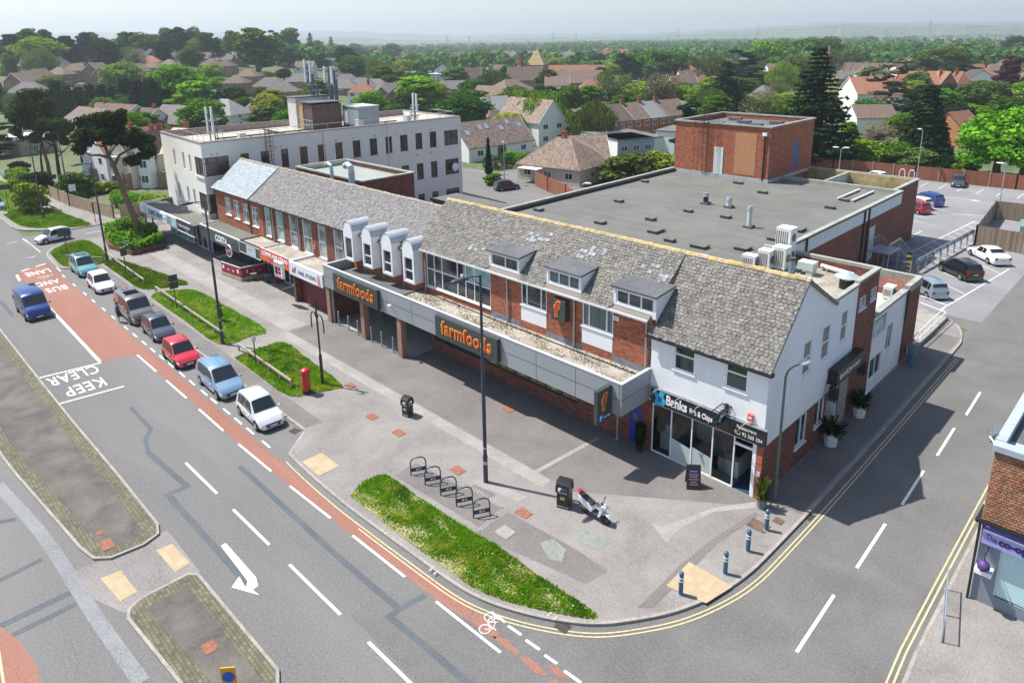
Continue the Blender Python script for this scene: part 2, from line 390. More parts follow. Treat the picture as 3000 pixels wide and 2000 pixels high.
LF_YEL = leaf_mat('yellow_green_leaves', (.13,.19,.02), (.24,.32,.03), (.36,.42,.06))
LF_FAR = leaf_mat('far_leaves', (.04,.085,.02), (.085,.16,.03), (.17,.24,.06), .03, .25)
FLOWER = plain('white_petals', (.8,.8,.7), .8)

# ================================================================ GROUND
def k7(x,y): p = at(x/2.351, 1333+y/2.351); return (p.x, p.y)
def k8(x,y): p = at(1000+x/2.351, 1333+y/2.351); return (p.x, p.y)
def k9(x,y): p = at(2000+x/2.351, 1333+y/2.351); return (p.x, p.y)
def k4(x,y): p = at(x/2.352, 667+y/2.352); return (p.x, p.y)
def ground_sheet():
    rs = [0,30,60,100,150,200,230,260,290,320,350,380,410,440,480,520,600,700,850,1000,1300,1700,2300,3200,5200,9000]
    vs = []; fs = []; n = 120
    for r in rs:
        for k in range(n):
            a = 2*math.pi*k/n; x, y = r*math.cos(a), r*math.sin(a); vs.append((x, y, terrain(x,y)-.05 - (.0 if r < 2000 else 3)))
    for i in range(len(rs)-1):
        for k in range(n): fs.append((i*n+k, (i+1)*n+k, (i+1)*n+(k+1)%n, i*n+(k+1)%n))
    mb = MB(); mb.add(vs, fs); o = build('ground', mb, SOIL, smooth_=True); tag(o, kind='structure')
ground_sheet()
def sheet(name, pts, mat, z, kind='structure'):
    mb = MB(); a = sum(pts[i][0]*pts[(i+1)%len(pts)][1]-pts[(i+1)%len(pts)][0]*pts[i][1] for i in range(len(pts)))
    if a < 0: pts = pts[::-1]
    mb.poly([(p[0],p[1],z) for p in pts]); return tag(build(name, mb, mat), kind=kind)
def slab(name, pts, mat, z0, z1):
    mb = MB(); mb.prism(pts, z0, z1); return tag(build(name, mb, mat), kind='structure')
def nrm(a, b):
    d = (b[0]-a[0], b[1]-a[1]); L = math.hypot(*d) or 1; return (-d[1]/L, d[0]/L)
def offs(pts, d, closed=False):
    out = []; n = len(pts)
    for i in range(n):
        if closed: a, b, c = pts[i-1], pts[i], pts[(i+1)%n]
        else: a, b, c = pts[max(0,i-1)], pts[i], pts[min(n-1,i+1)]
        n1 = nrm(a,b) if a != b else nrm(b,c); n2 = nrm(b,c) if b != c else n1
        m = (n1[0]+n2[0], n1[1]+n2[1]); L = math.hypot(*m) or 1; m = (m[0]/L, m[1]/L)
        k = d/max(.4, m[0]*n1[0]+m[1]*n1[1]); out.append((b[0]+m[0]*k, b[1]+m[1]*k))
    return out
def ribbon(mb, pts, w, z, z0=None, closed=False):
    A = offs(pts, w/2, closed); B = offs(pts, -w/2, closed); n = len(pts)
    for i in range(n if closed else n-1):
        j = (i+1) % n
        if z0 is None: mb.add([(*B[i],z),(*B[j],z),(*A[j],z),(*A[i],z)], [(0,1,2,3)])
        else: mb.add([(*B[i],z0),(*B[j],z0),(*A[j],z0),(*A[i],z0),(*B[i],z),(*B[j],z),(*A[j],z),(*A[i],z)], [(0,1,5,4),(1,2,6,5),(2,3,7,6),(3,0,4,7),(4,5,6,7)])
    return mb
def bez(pts, k=6):                      # Catmull-Rom through the points
    out = []; n = len(pts)
    for i in range(n-1):
        p0, p1, p2, p3 = pts[max(0,i-1)], pts[i], pts[i+1], pts[min(n-1,i+2)]
        for j in range(k):
            t = j/k; out.append(tuple(.5*((2*p1[a])+(-p0[a]+p2[a])*t+(2*p0[a]-5*p1[a]+4*p2[a]-p3[a])*t*t+(-p0[a]+3*p1[a]-3*p2[a]+p3[a])*t**3) for a in range(2)))
    return out+[tuple(pts[-1])]

sheet('road', [(-420,-30),(60,-30),(60,15.9),(-4.9,20),(-4.9,70),(-11.3,70),(-12,17),(-20,17),(-36,18.2),(-95,18.2),(-95,70),(-103.5,70),(-103.5,16.2),(-420,17)], ASPH, 0)
sheet('side_street', [(-22,12),(-4.0,12),(-4.0,30),(-4.2,62),(3,140),(-14.5,140),(-14.5,64),(-11,62),(-11.4,40),(-12.5,24),(-16,18.5),(-22,17)], ASPH2, .004)
sheet('car_park', [(-40,62),(-14.5,62),(-14.5,64.8),(-11,64.8),(-11,96),(6,96),(6,127),(-60,127),(-60,89),(-40,89)], ground_mat('car_park_tarmac', (.2,.2,.205), (.16,.16,.165), (.25,.25,.25), .2, 7.), .008)
sheet('back_road', [(-104,60),(-46,66),(-46,83),(-80,88),(-84,110),(-92,110),(-90,86),(-104,84)], ASPH, .006)
KERB_MAIN = [(-36.2,17.85)]+bez([(-34.6,15.95),(-32,15.8),(-28.6,15.75),(-25.6,15.85),(-22.4,16.0),(-19.9,16.15),(-18.4,16.45),(-16.9,17.05),(-15.5,17.85),(-14.4,18.7),(-13.5,19.8),(-12.5,21.4),(-11.8,23.2),(-11.35,25.2),(-11.2,28),(-11.1,36),(-11.1,56),(-11.3,60),(-12.2,62.6),(-13.6,64),(-15.6,64.6)], 4)
KERB_W = bez([(-95.6,60),(-95.7,26),(-95.8,19.9),(-94.5,17.4),(-92.1,16.3),(-89.7,16.0),(-85.7,15.9),(-84.0,16.7),(-83.0,17.9)], 4)
PV = slab('pavement', KERB_MAIN+[(-22,64.6),(-22,44),(-60,44),(-60,64)]+KERB_W, PAVE, -.02, .12)
KERB_E = bez([(-250,16.2),(-125,16.2),(-109.8,16.3),(-105.9,18.0),(-103.8,20.8),(-102.8,24),(-102.7,60)], 5)
slab('pavement_west', KERB_E+[(-107,60),(-107,27),(-125,24.6),(-250,23.5)], PAVE, -.02, .12)
KERB_R = [(-4.0,8),(-4.45,20.5),(-4.75,26),(-4.8,31),(-4.85,40),(-4.6,62),(-1,100)]
slab('pavement_east', KERB_R+[(12,100),(30,30),(30,8)], PAVE, -.02, .11)
mb = MB()
for K in (KERB_MAIN, KERB_W, KERB_E): ribbon(mb, K, .15, .128, -.03)
ribbon(mb, KERB_R, .14, .118, -.03); ribbon(mb, [(-83,17.9),(-36.2,17.85)], .15, .128, -.03)
tag(build('kerb', mb, CONC), kind='structure')
# worn and darker strips of the pavement, laid as sheets on it
def D(x,y): p = at(x*1.27551, y*1.27551, .12); return (p.x, p.y)
sheet('pavement_patch', [(-83,18.0),(-36.4,18.0),(-36.3,19.1),(-83,19.3)], PAVED, .124)

sheet('pavement_patch', [D(1168,1176),D(1330,1265),D(1395,1310),D(1345,1340),D(1090,1225)], PAVED, .126)
sheet('pavement_patch', [D(1495,1200),D(1530,1245),D(1560,1215),D(1640,1175),D(1745,1165),D(1745,1150),D(1640,1165),D(1520,1210)], PAVEL, .126)
sheet('pavement_patch', [D(1465,1395),D(1570,1290),D(1640,1235),D(1735,1175),D(1745,1182),D(1650,1245),D(1590,1305),D(1500,1395)], PAVED, .128)
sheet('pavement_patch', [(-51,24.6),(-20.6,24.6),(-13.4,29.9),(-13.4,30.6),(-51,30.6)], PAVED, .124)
sheet('pavement_patch', [(-83,24.4),(-51.2,24.4),(-51.2,26.3),(-83,26.0)], PAVEL, .124)
sheet('pavement_patch', [(-51,23.7),(-22,23.7),(-22,24.5),(-51,24.5)], PAVEL, .128)
sheet('pavement_patch', [D(1322,1222),D(1345,1213),D(1400,1235),D(1400,1248),D(1370,1262),D(1335,1250)], ground_mat('green_patch', (.2,.22,.19), (.17,.19,.17), (.24,.25,.22), .8, 10), .128)
sheet('pavement_patch', [D(1240,1245),D(1272,1237),D(1300,1262),D(1290,1290),D(1262,1285)], MATS['green_patch'], .130)
sheet('pavement_patch', [D(1075,1108),D(1095,1098),D(1215,1140),D(1190,1152),D(1140,1130)], PAVEL, .126)
sheet('pavement_patch', [D(1210,1090),D(1370,1003),D(1378,1007),D(1218,1096)], PAVEL, .132)
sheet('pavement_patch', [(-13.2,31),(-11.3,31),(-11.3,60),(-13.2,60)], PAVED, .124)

mb = MB(); pts_ = [D(967,1053),D(1160,1165),D(1103,1216)]
for (a_,b_),(c_,d_) in zip(pts_,pts_[1:]):
    n_ = int(math.hypot(c_-a_,d_-b_)/.2)
    for i in range(n_):
        f = (i+.5)/n_; x_,y_ = a_+(c_-a_)*f, b_+(d_-b_)*f
        for o_ in (-.07,.07): q = nrm((a_,b_),(c_,d_)); mb.box(x_+q[0]*o_-.055,x_+q[0]*o_+.055,y_+q[1]*o_-.055,y_+q[1]*o_+.055,.12,.133)
tag(build('sett_edging', mb, PAVEL), kind='structure')
sheet('pavement_patch', [D(955,1062),D(1155,1168),D(1100,1210),D(905,1092)], PAVED, .125)
sheet('pavement_patch', [D(1060,1130),D(1090,1112),D(1140,1135),D(1115,1150)], PAVED, .127)
# tactile paving
def flat(name, quads, mat, z, kind='structure'):
    mb = MB()
    for q in quads:
        a = sum(q[i][0]*q[(i+1)%len(q)][1]-q[(i+1)%len(q)][0]*q[i][1] for i in range(len(q)))
        mb.poly([(p[0],p[1],z) for p in (q if a > 0 else q[::-1])])
    return tag(build(name, mb, mat), kind=kind)
flat('tactile_paving', [[D(1583,1290),D(1682,1347),D(1622,1385),D(1530,1345)]], TACT, .136)
flat('tactile_paving', [[(-33.3,16.05),(-31.4,16.0),(-31.4,17.3),(-33.3,17.3)]], TACT, .136)
flat('tactile_paving', [[(-31.9,7.7),(-31.8,8.4),(-29.9,8.5),(-29.8,7.8)],[(-31.8,5.3),(-31.7,6.1),(-29.8,6.2),(-29.7,5.5)]], TACT, .016)
# central reservation
flat('crossing_gap', [[(-33.2,4.2),(-33.0,8.6),(-29.0,8.6),(-28.9,5.4),(-31,4.6)]], PAVE, .010)
I1 = [(-330,2.6),(-70,3.6),(-46.7,4.1),(-43.8,4.3),(-39.5,4.7),(-34.6,5.15),(-33.3,5.4),(-32.75,6.0),(-32.6,7.4),(-32.9,8.2),(-33.7,8.45),(-39.4,8.4),(-48.2,8.2),(-57.3,8.1),(-70.1,8.0),(-330,7.6)]
slab('central_reservation', I1, CONC, -.02, .12)
slab('reservation_setts', offs(I1, .13, True), SETT, .1, .125); slab('reservation_tarmac', offs(I1, .75, True), ISLE, .1, .130)
I2 = [(-28.9,5.55),(-28.4,5.35),(-21.4,5.9),(-20.9,6.3),(-20.8,7.6),(-20.9,8.3),(-21.6,8.65),(-28.8,8.5),(-29.2,8.2),(-29.2,6.1)]
slab('central_reservation', I2, CONC, -.02, .12)
slab('reservation_setts', offs(I2, .13, True), SETT, .1, .125); slab('reservation_tarmac', [(-28.4,6.1),(-28.35,7.85),(-21.5,7.95),(-21.5,6.7)], ISLE, .1, .130)
# red surfacing
flat('bus_lane', [[(-88.6,15.5),(-87.0,12.4),(-72,12.15),(-56.4,12.1),(-55.8,14.45),(-46,14.45),(-36.3,14.4),(-32,14.55),(-26.1,14.75),(-22.1,14.95),(-20,15.05),(-18.2,15.25),(-18.6,15.85),(-22.8,15.4),(-27.9,15.35),(-34,15.3),(-64.4,15.3)]], ASPHR, .008)
rag = [[(-18.2,15.3),(-17.5,15.25),(-16.8,15.35),(-16.9,15.7),(-17.6,15.85),(-18.5,15.86)],[(-17.0,15.4),(-16.2,15.35),(-15.6,15.45),(-15.7,15.62),(-16.5,15.7)],[(-15.5,15.4),(-14.6,15.35),(-14.2,15.6),(-14.8,15.75),(-15.4,15.65)],[(-14.6,15.9),(-13.9,15.85),(-13.5,16.1),(-14.2,16.15)],[(-14.1,15.2),(-13.2,15.15),(-12.6,15.5),(-13.2,15.8),(-13.9,15.7)],[(-12.9,15.3),(-12.2,15.3),(-11.8,15.6),(-12.4,15.7)]]
flat('bus_lane', rag, ASPHR, .010)
flat('far_bus_lane', [[(-60,-3),(-20,-3),(-27.0,2.0),(-28.5,2.2),(-30.5,1.95),(-31.9,1.55),(-60,1.2)]], ASPHR, .008)
# reinstated trenches
mb = MB()
def tr(k, pts, w): ribbon(mb, [k(*p) for p in pts], w, .006)
tr(k7, [(1020,-20),(1290,215),(1155,270),(1700,880)], .32); tr(k8, [(-750,-570+0),(-700,-520),(0,700),(400,1060),(330,1115),(880,1590)], .3) if False else None
ribbon(mb, [k7(1650,75),k7(2330,700),k8(400,1060),k8(330,1110),k8(620,1350),k8(900,1590)], .3, .006)
ribbon(mb, [k8(425,1045),k8(580,965)], .28, .0075); tr(k7, [(900,-330),(1040,-180),(1000,-110),(1020,-20)], .25)
build('trench_patch', mb, PATCHM)['kind'] = 'structure'
mb = MB()
tr(k7, [(-10,865),(290,715)], .3); tr(k7, [(0,1175),(550,915)], .35); tr(k7, [(50,1255),(530,1020)], .3); tr(k7, [(-60,470),(110,440)],.3); tr(k4,[(0,500),(90,610)],.3)
tag(build('trench_patch', mb, PATCHM), kind='structure')
mb = MB(); ribbon(mb, bez([k7(*p) for p in [(-20,200),(300,560),(650,1100),(980,1566)]],6), .55, .012)
tag(build('worn_strip', mb, PATCHW), kind='structure')
# ------------------------------------------------ white and yellow paint
def dash(mb, pts, w=.12, z=.014): return ribbon(mb, pts, w, z)
mb = MB()
for a, b in ((-72.6,-56.5),(-86.0,-83.6)): dash(mb, [(a,12.2),(b,12.02)], .22)
x = -55.6
for a, b in ((-55.7,-51.6),(-49.6,-45.9),(-43.8,-40.0),(-37.9,-33.9),(-31.9,-28.0),(-26.1,-22.1),(-20.0,-16.2)):
    ya = 14.4+max(0,a+36)*.035; yb = 14.4+max(0,b+36)*.035; dash(mb, [(a,ya),(b,yb)], .12)
for a in (-82.4,-78.4,-74.7,-71.9,-68.8,-66.0,-62.6,-60.4,-58.2,-56.2,-54.3,-52.4,-50.2,-48.4,-46.3,-44.7,-42.7,-41.0,-39.3,-37.2): dash(mb, [(a,15.55),(a+1.05,15.53)], .11)
for a, b in ((-38.2,-34.1),(-32.2,-28.4),(-26.5,-22.3),(-20.3,-16.2)): dash(mb, [(a,11.45+(a+38)*.018),(b,11.45+(b+38)*.018)], .13)
for a, b in ((-17.9,-17.1),(-16.9,-16.2),(-15.9,-15.2),(-14.9,-14.3),(-13.9,-13.1),(-12.7,-11.9)): dash(mb, [(a,16.2),(b,16.25)], .12)
dash(mb, [(-56.75,8.1),(-56.2,12.05)], .16); dash(mb, [(-51.35,8.2),(-50.85,12.0)], .16)
for a, b in ((23.1,27.0),(29.3,33.3),(35.4,39.3),(41.4,45.3),(47.5,51.4)): dash(mb, [(-8.05,a),(-8.15,b)], .13)
x = -88.5
for a, b in (((-88.3,15.3),(-87.9,14.3)),((-87.6,13.6),(-87.1,12.8))): dash(mb, [a,b], .2)
for i in range(9): dash(mb, [(-101.8+i*.9,16.0),(-101.3+i*.9,16.0)], .13)
dash(mb, [(-88,15.9),(-84,15.75)], .1)
for a in (19,26,33,40): dash(mb, [(-99.2,a+3),(-99.2,a+5)], .1)
for i in range(12): dash(mb, [(-130-i*14,9.6),(-124-i*14,9.6)], .14)
dash(mb, [(-102.5,15.9),(-98.8,16.0)], .12)
# turn arrow
mb.poly([(x_,y_,.014) for x_,y_ in [(-30.0,9.98),(-26.9,9.86),(-26.85,10.22),(-30.0,10.22)]])
mb.poly([(x_,y_,.014) for x_,y_ in [(-26.9,9.86),(-26.55,9.62),(-26.25,9.78),(-26.3,10.05),(-26.85,10.22)]])
mb.poly([(x_,y_,.014) for x_,y_ in [(-27.45,9.72),(-27.05,9.2),(-25.75,9.85),(-26.25,9.78),(-26.55,9.62),(-26.95,9.66)]])
tag(build('road_marking', mb, WHITE), kind='structure')
mb = MB()
ky = [p for p in KERB_MAIN if p[0] > -35 and p[1] < 60][1:]
k1 = [p for p in ky if not (p[1] > 57)]
ribbon(mb, [p for p in offs(k1, -.42)], .065, .016)
ribbon(mb, [p for p in offs(k1[10:], -.6)], .065, .016)
for d in (.3,.5): ribbon(mb, [(x_-d,y_) for x_,y_ in KERB_R], .075, .016)
for d in (.0,.25): ribbon(mb, [(-60,1.0-d),(-30.4,1.28-d),(-28.3,1.1-d),(-24,.0-d)], .09, .016)
for x_ in (-25.2,-24.9,-21.5,-21.2,-16.0,-15.7): ribbon(mb, [(x_,15.8 if x_<-17 else 17.6),(x_,15.99 if x_<-17 else 17.85)], .07, .145)
tag(build('yellow_line', mb, YEL), kind='structure')
# car park lines
mb = MB()
dash(mb, [(-21.4,80.4),(-19.6,101.6)], .14, .018); dash(mb, [(-19.6,101.6),(-16.6,99)], .1, .018)
for i in range(10): dash(mb, [(-21.3+i*.18, 81.6+i*2.1),(-17.6+i*.1, 79.6+i*2.0)], .11, .018)
dash(mb, [(-14.2,65.6),(-12.4,82.3)], .13, .018); dash(mb, [(-16.8,76.8),(-13.3,74.4)], .11, .018); dash(mb, [(-16.2,73.4),(-13.7,71.4)], .11, .018); dash(mb,[(-15.3,82.3),(-12.8,80.2)],.11,.018)
dash(mb, [(-23.3,89),(-23.0,92.1)], .16, .018); mb.poly([(-23.8,89.2,.018),(-23.4,87.4,.018),(-22.8,89.2,.018)])
for x_ in (-33.6,-31,-28.5,-26,-23.5,-21,-18.5): dash(mb, [(x_,119.5),(x_,124)], .12, .018)
for y_ in (96,99,102.2,105,108): dash(mb, [(-27,y_),(-24,y_+.6)], .12, .018)
dash(mb, bez([(-27,113.5),(-25,114.6),(-22.8,114.4)],5), .14, .018); mb.poly([(-22.9,114.9,.018),(-22.9,113.9,.018),(-21.6,114.2,.018)])
dash(mb, bez([(-22.6,103.5),(-20,105),(-16,104)],5), .14, .018)
tag(build('car_park_marking', mb, WORN), kind='structure')
# rusty covers, drains
def cover(name, pts, mat, z, label):
    mb = MB(); mb.prism(pts, z-.01, z+.006); return tag(build(name, mb, mat), label, 'manhole cover' if 'cover' in name else 'drain')
def sq(cx, cy, a, b): return [(cx-a/2,cy-b/2),(cx+a/2,cy-b/2),(cx+a/2,cy+b/2),(cx-a/2,cy+b/2)]
cover('manhole_cover', sq(-33.85,6.15,.85,.5), RUST, .142, 'large rusty cover at the tip of the long traffic island')
cover('manhole_cover', sq(-24.45,7.2,.6,.5), RUST, .142, 'rusty square cover on the short traffic island')
cover('manhole_cover', sq(-35.0,6.15,.35,.25), RUST, .142, 'small rusty cover behind the large one on the long traffic island')
for p, lb in (((855,957),'rusty cover in the pavement left of the round litter bin'),((916,994),'rusty cover in the pavement above the cycle hoops, further left'),((1052,1080),'rusty cover just behind the second cycle hoop'),((1168,941),'rusty cover at the shadow edge below the supermarket sign'),((1203,1178),'rusty cover with weeds between cycle hoops and scooter'),((805,886),'small pale cover near the forked post')):
    q = D(*p); cover('manhole_cover', sq(q[0],q[1],.75,.55), RUST, .142, lb)
q = D(1160,1222); cover('manhole_cover', sq(*q,.8,.7), PAVEL, .142, 'pale square inspection cover in the dark pavement patch')
q = D(1742,1207); cover('manhole_cover', sq(*q,.9,.7), plain('brown_iron',(.13,.08,.06),.8,var=.3), .142, 'brown double cover beside the rearmost corner bollard')
q = D(1788,1196); cover('manhole_cover', sq(*q,.45,.45), MATS['brown_iron'], .142, 'small brown cover between the corner bollards and the side street kerb')
def drain(c, rz, label):
    t = thing('drain_grate', label, 'drain', (c[0],c[1],.012), rz)
    mb = MB(); mb.box(-.3,.3,-.25,.25,0,.006); build('frame', mb, IRON, t)
    mb = MB()
    for r_ in (-.13,.13):
        for i in range(6): mb.box(-.25+i*.09,-.2+i*.09,r_-.1,r_+.1,.006,.012)
    build('grate', mb, plain('grate_black',(.02,.02,.02),.7) if 'grate_black' not in MATS else MATS['grate_black'], t)
drain(k8(1525,1180), .1, 'black gully grate in the yellow lines at the foot of the long verge')
drain(k9(862,420), 1.5, 'brown gully grate by the kerb where the building shadow ends')
drain(k4(2030,1400), .2, 'small gully grate beside the silver hatchback in the parking bay')

# ------------------------------------------------ verges with grass
def inside(p, poly):
    c = False; n = len(poly)
    for i in range(n):
        a, b = poly[i], poly[i-1]
        if (a[1] > p[1]) != (b[1] > p[1]) and p[0] < (b[0]-a[0])*(p[1]-a[1])/(b[1]-a[1])+a[0]: c = not c
    return c
def verge(poly, dens, label, hgt=.16, flowers=0, bare=0.):
    poly = bez(poly+[poly[0]], 3)[:-1]
    mb = MB(); mb.prism(poly, .1, .15); tag(build('verge_soil', mb, GRASSB), kind='structure')
    xs = [p[0] for p in poly]; ys = [p[1] for p in poly]; area = (max(xs)-min(xs))*(max(ys)-min(ys))
    r = random.Random(len(poly)+int(dens)); g = MB(); vs = []; fs = []
    for _ in range(int(area*dens)):
        x, y = r.uniform(min(xs),max(xs)), r.uniform(min(ys),max(ys))
        if not inside((x,y), poly): continue
        k = .5+.5*math.sin(x*1.7+2*math.sin(y*2.1))*math.sin(y*2.9+1.3*math.sin(x*.9))
        if r.random() < bare*(1-k): continue
        if dens > 1000 and r.random() < (17.35-y+.25*math.sin(x*2.3))*.85 and x < -19: continue
        h = hgt*(.35+1.1*k*r.random()+.25*r.random()); a = r.random()*6.28; w = r.uniform(.02,.05)
        tx, ty = r.uniform(-.7,.7)*h, r.uniform(-.7,.7)*h; i = len(vs)
        vs += [(x-w*math.cos(a),y-w*math.sin(a),.15),(x+w*math.cos(a),y+w*math.sin(a),.15),(x+tx,y+ty,.15+h)]; fs.append((i,i+1,i+2))
    g.add(vs, fs); tag(build('grass', g, LF_GRS), label, 'grass', kind='stuff')
    if flowers:
        f = MB()
        for _ in range(flowers):
            x, y = r.uniform(min(xs),max(xs)), r.uniform(min(ys),max(ys))
            if inside((x,y),poly): f.ball((x,y,.15+hgt*.9), r.uniform(.02,.04), 4)
        tag(build('daisies', f, FLOWER), 'small white flowers scattered in the long verge grass', 'flowers', kind='stuff')
VB = [(-28.7,16.25),(-29.15,17.4),(-28.9,18.4),(-28.4,18.65),(-24.6,18.7),(-21.5,18.9),(-19.2,19.0),(-17.4,18.95),(-14.9,19.1),(-14.55,18.85),(-15.7,18.05),(-17.6,17.05),(-19.4,16.5),(-21.8,16.35),(-25.0,16.25)]
verge(VB, 1300, 'long tapering grass verge beside the kerb in front of the cycle hoops', .14, 34, .75)
verge([(-49.3,19.3),(-49.5,21.5),(-49.2,23.2),(-45,23.0),(-39.9,22.6),(-39.4,22.1),(-40.0,20.6),(-40.9,19.25),(-45,19.2)], 750, 'grass verge around the red post box', .15, 20, .35)
verge([(-67.9,19.5),(-68.8,20.6),(-66.8,23.1),(-60,23.4),(-52.6,23.4),(-52.3,21.8),(-52.6,19.5),(-60,19.5)], 520, 'grass verge around the tall blue lamp post in mid parade', .15, 20, .35)
verge([(-82.6,19.6),(-83.5,21.0),(-78,22.1),(-69.9,23.4),(-69.4,22.6),(-70.8,19.8),(-76,19.6)], 420, 'grass verge behind the white hatchback and teal van', .25, 60, .2)
verge([(-92.1,16.6),(-94.2,17.9),(-95.4,20.9),(-90,21.2),(-86.4,20.8),(-83.2,20.0),(-83.9,17.6),(-85.6,16.3)], 380, 'grass corner verge at the west side street', .2, 0, .2)
verge([(-119,16.8),(-122.2,19.4),(-119.2,22.0),(-110,23.3),(-103.6,23.9),(-103.1,22.9),(-104.2,21.0),(-106.3,18.8),(-109.8,17.1)], 260, 'grass verge beyond the west side street', .22, 0, .1)
verge([(-150,17),(-151,22),(-126,23),(-123,20),(-122,17.2)], 120, 'far grass verge along the main road', .22, 0, .1)

# ================================================================ BUILDING HELPERS
def P3(ax, pos, a, z): return (a, pos, z) if ax == 'y' else (pos, a, z)
def wallp(mb, ax, pos, a0, a1, z0, z1, holes=(), inn=.12):
    """upright wall sheet with openings; inn = depth of the reveals (signed, towards the inside)"""
    A = sorted({a0,a1,*[h[0] for h in holes],*[h[1] for h in holes]}); Z = sorted({z0,z1,*[h[2] for h in holes],*[h[3] for h in holes]})
    for i in range(len(A)-1):
        for j in range(len(Z)-1):
            ca, cz = (A[i]+A[i+1])/2, (Z[j]+Z[j+1])/2
            if any(h[0] < ca < h[1] and h[2] < cz < h[3] for h in holes): continue
            mb.poly([P3(ax,pos,A[i],Z[j]),P3(ax,pos,A[i+1],Z[j]),P3(ax,pos,A[i+1],Z[j+1]),P3(ax,pos,A[i],Z[j+1])])
    for h in holes:
        for (a,z),(b,y) in (((h[0],h[2]),(h[1],h[2])),((h[1],h[2]),(h[1],h[3])),((h[1],h[3]),(h[0],h[3])),((h[0],h[3]),(h[0],h[2]))):
            mb.poly([P3(ax,pos,a,z),P3(ax,pos,b,y),P3(ax,pos+inn,b,y),P3(ax,pos+inn,a,z)])
    return mb
def pbox(mb, ax, p0, p1, a0, a1, z0, z1):
    return mb.box(a0,a1,p0,p1,z0,z1) if ax == 'y' else mb.box(p0,p1,a0,a1,z0,z1)
def window(par, ax, pos, inn, a0, a1, z0, z1, mull=(), trans=(), fm=None, gm=None, fw=.085, sill=True, world=True, M=None, name='window', glass=True):
    """window set in a wall whose face is at pos; inn = sign of the inward direction"""
    fm = fm or WPVC; gm = gm or GLASS
    mb = MB().xf(M); f0, f1 = pos+inn*.035, pos+inn*.11
    for (b0,b1,c0,c1) in [(a0,a1,z0,z0+fw),(a0,a1,z1-fw,z1),(a0,a0+fw,z0+fw,z1-fw),(a1-fw,a1,z0+fw,z1-fw)]: pbox(mb,ax,f0,f1,b0,b1,c0,c1)
    for m in mull: pbox(mb,ax,f0+inn*.004,f1,m-fw*.5,m+fw*.5,z0+fw,z1-fw)
    for t in trans: pbox(mb,ax,f0+inn*.008,f1,a0+fw,a1-fw,t-fw*.5,t+fw*.5)
    w = build(name, mb, fm, par, world=world)
    if glass:
        g = MB().xf(M); g.poly([P3(ax,pos+inn*.085,a0+fw*.6,z0+fw*.6),P3(ax,pos+inn*.085,a1-fw*.6,z0+fw*.6),P3(ax,pos+inn*.085,a1-fw*.6,z1-fw*.6),P3(ax,pos+inn*.085,a0+fw*.6,z1-fw*.6)])
        if world: r = root_of(par); g.v = [(x-r[0],y-r[1],z-r[2]) for x,y,z in g.v]
        build('pane', g, gm, w)
    if sill:
        s_ = MB().xf(M); pbox(s_,ax,pos-inn*.07,pos+inn*.03,a0-.06,a1+.06,z0-.07,z0-.003)
        if world: r = root_of(par); s_.v = [(x-r[0],y-r[1],z-r[2]) for x,y,z in s_.v]
        build('sill', s_, fm, w)
    return w
def tiles(mb, x0, x1, e, t, tw=.25, ex=.2, jit=1., seed=1, skip=None):
    """courses of loose slates from the eave e=(y,z) up to t=(y,z)"""
    r = random.Random(seed); L = math.hypot(t[0]-e[0], t[1]-e[1]); n = int(L/ex+.5); ex = L/n
    dy, dz = (t[0]-e[0])/L, (t[1]-e[1])/L; ny, nz = -dz, dy
    if nz < 0: ny, nz = -ny, -nz
    for i in range(n):
        x = x0 - (tw/2 if i % 2 else 0)
        while x < x1:
            w = tw*r.uniform(.9,1.1); a, b = max(x,x0), min(x+w,x1); x += w
            if b-a < .04: continue
            if skip and skip((a+b)/2, i/n): continue
            s0 = i*ex + r.uniform(-.03,.03)*jit; s1 = (i+1.35)*ex; s1 = min(s1, L)
            h0 = .045+r.uniform(-.012,.02)*jit; k = r.uniform(-.012,.012)*jit; g = .006
            def q(s, h): return (e[0]+dy*s+ny*h, e[1]+dz*s+nz*h)
            A, B, Cq, Dq = q(s0+r.uniform(-.015,.015)*jit,h0+k), q(s0,h0-k), q(s1,.012), q(s0,.0)
            c = r.uniform(0,.04)*jit
            mb.add([(a+g+c,A[0],A[1]),(b-g,B[0],B[1]),(b-g,Cq[0],Cq[1]),(a+g,Cq[0],Cq[1]),(a+g+c,Dq[0],Dq[1]),(b-g,Dq[0],Dq[1])],
                   [(0,1,2,3),(4,5,1,0),(4,0,3),(1,5,2)])
def ridge_line(par, x0, x1, y, z, mat, seed=3):
    mb = MB(); r = random.Random(seed); x = x0
    while x < x1:
        w = r.uniform(.3,.5); zz = z+r.uniform(-.01,.035)
        mb.prof([(y-.17,zz-.1),(y-.1,zz+.03),(y,zz+.07),(y+.1,zz+.03),(y+.17,zz-.1)], x, min(x+w-.012,x1)); x += w
    return build('ridge_tile', mb, mat, par, world=True)
def slope_under(mb, x0, x1, e, t, th=.12):
    L = math.hypot(t[0]-e[0], t[1]-e[1]); ny, nz = -(t[1]-e[1])/L, (t[0]-e[0])/L
    if nz < 0: ny, nz = -ny, -nz
    mb.prof([(e[0],e[1]),(t[0],t[1]),(t[0]-ny*th,t[1]-nz*th),(e[0]-ny*th,e[1]-nz*th)], x0, x1)
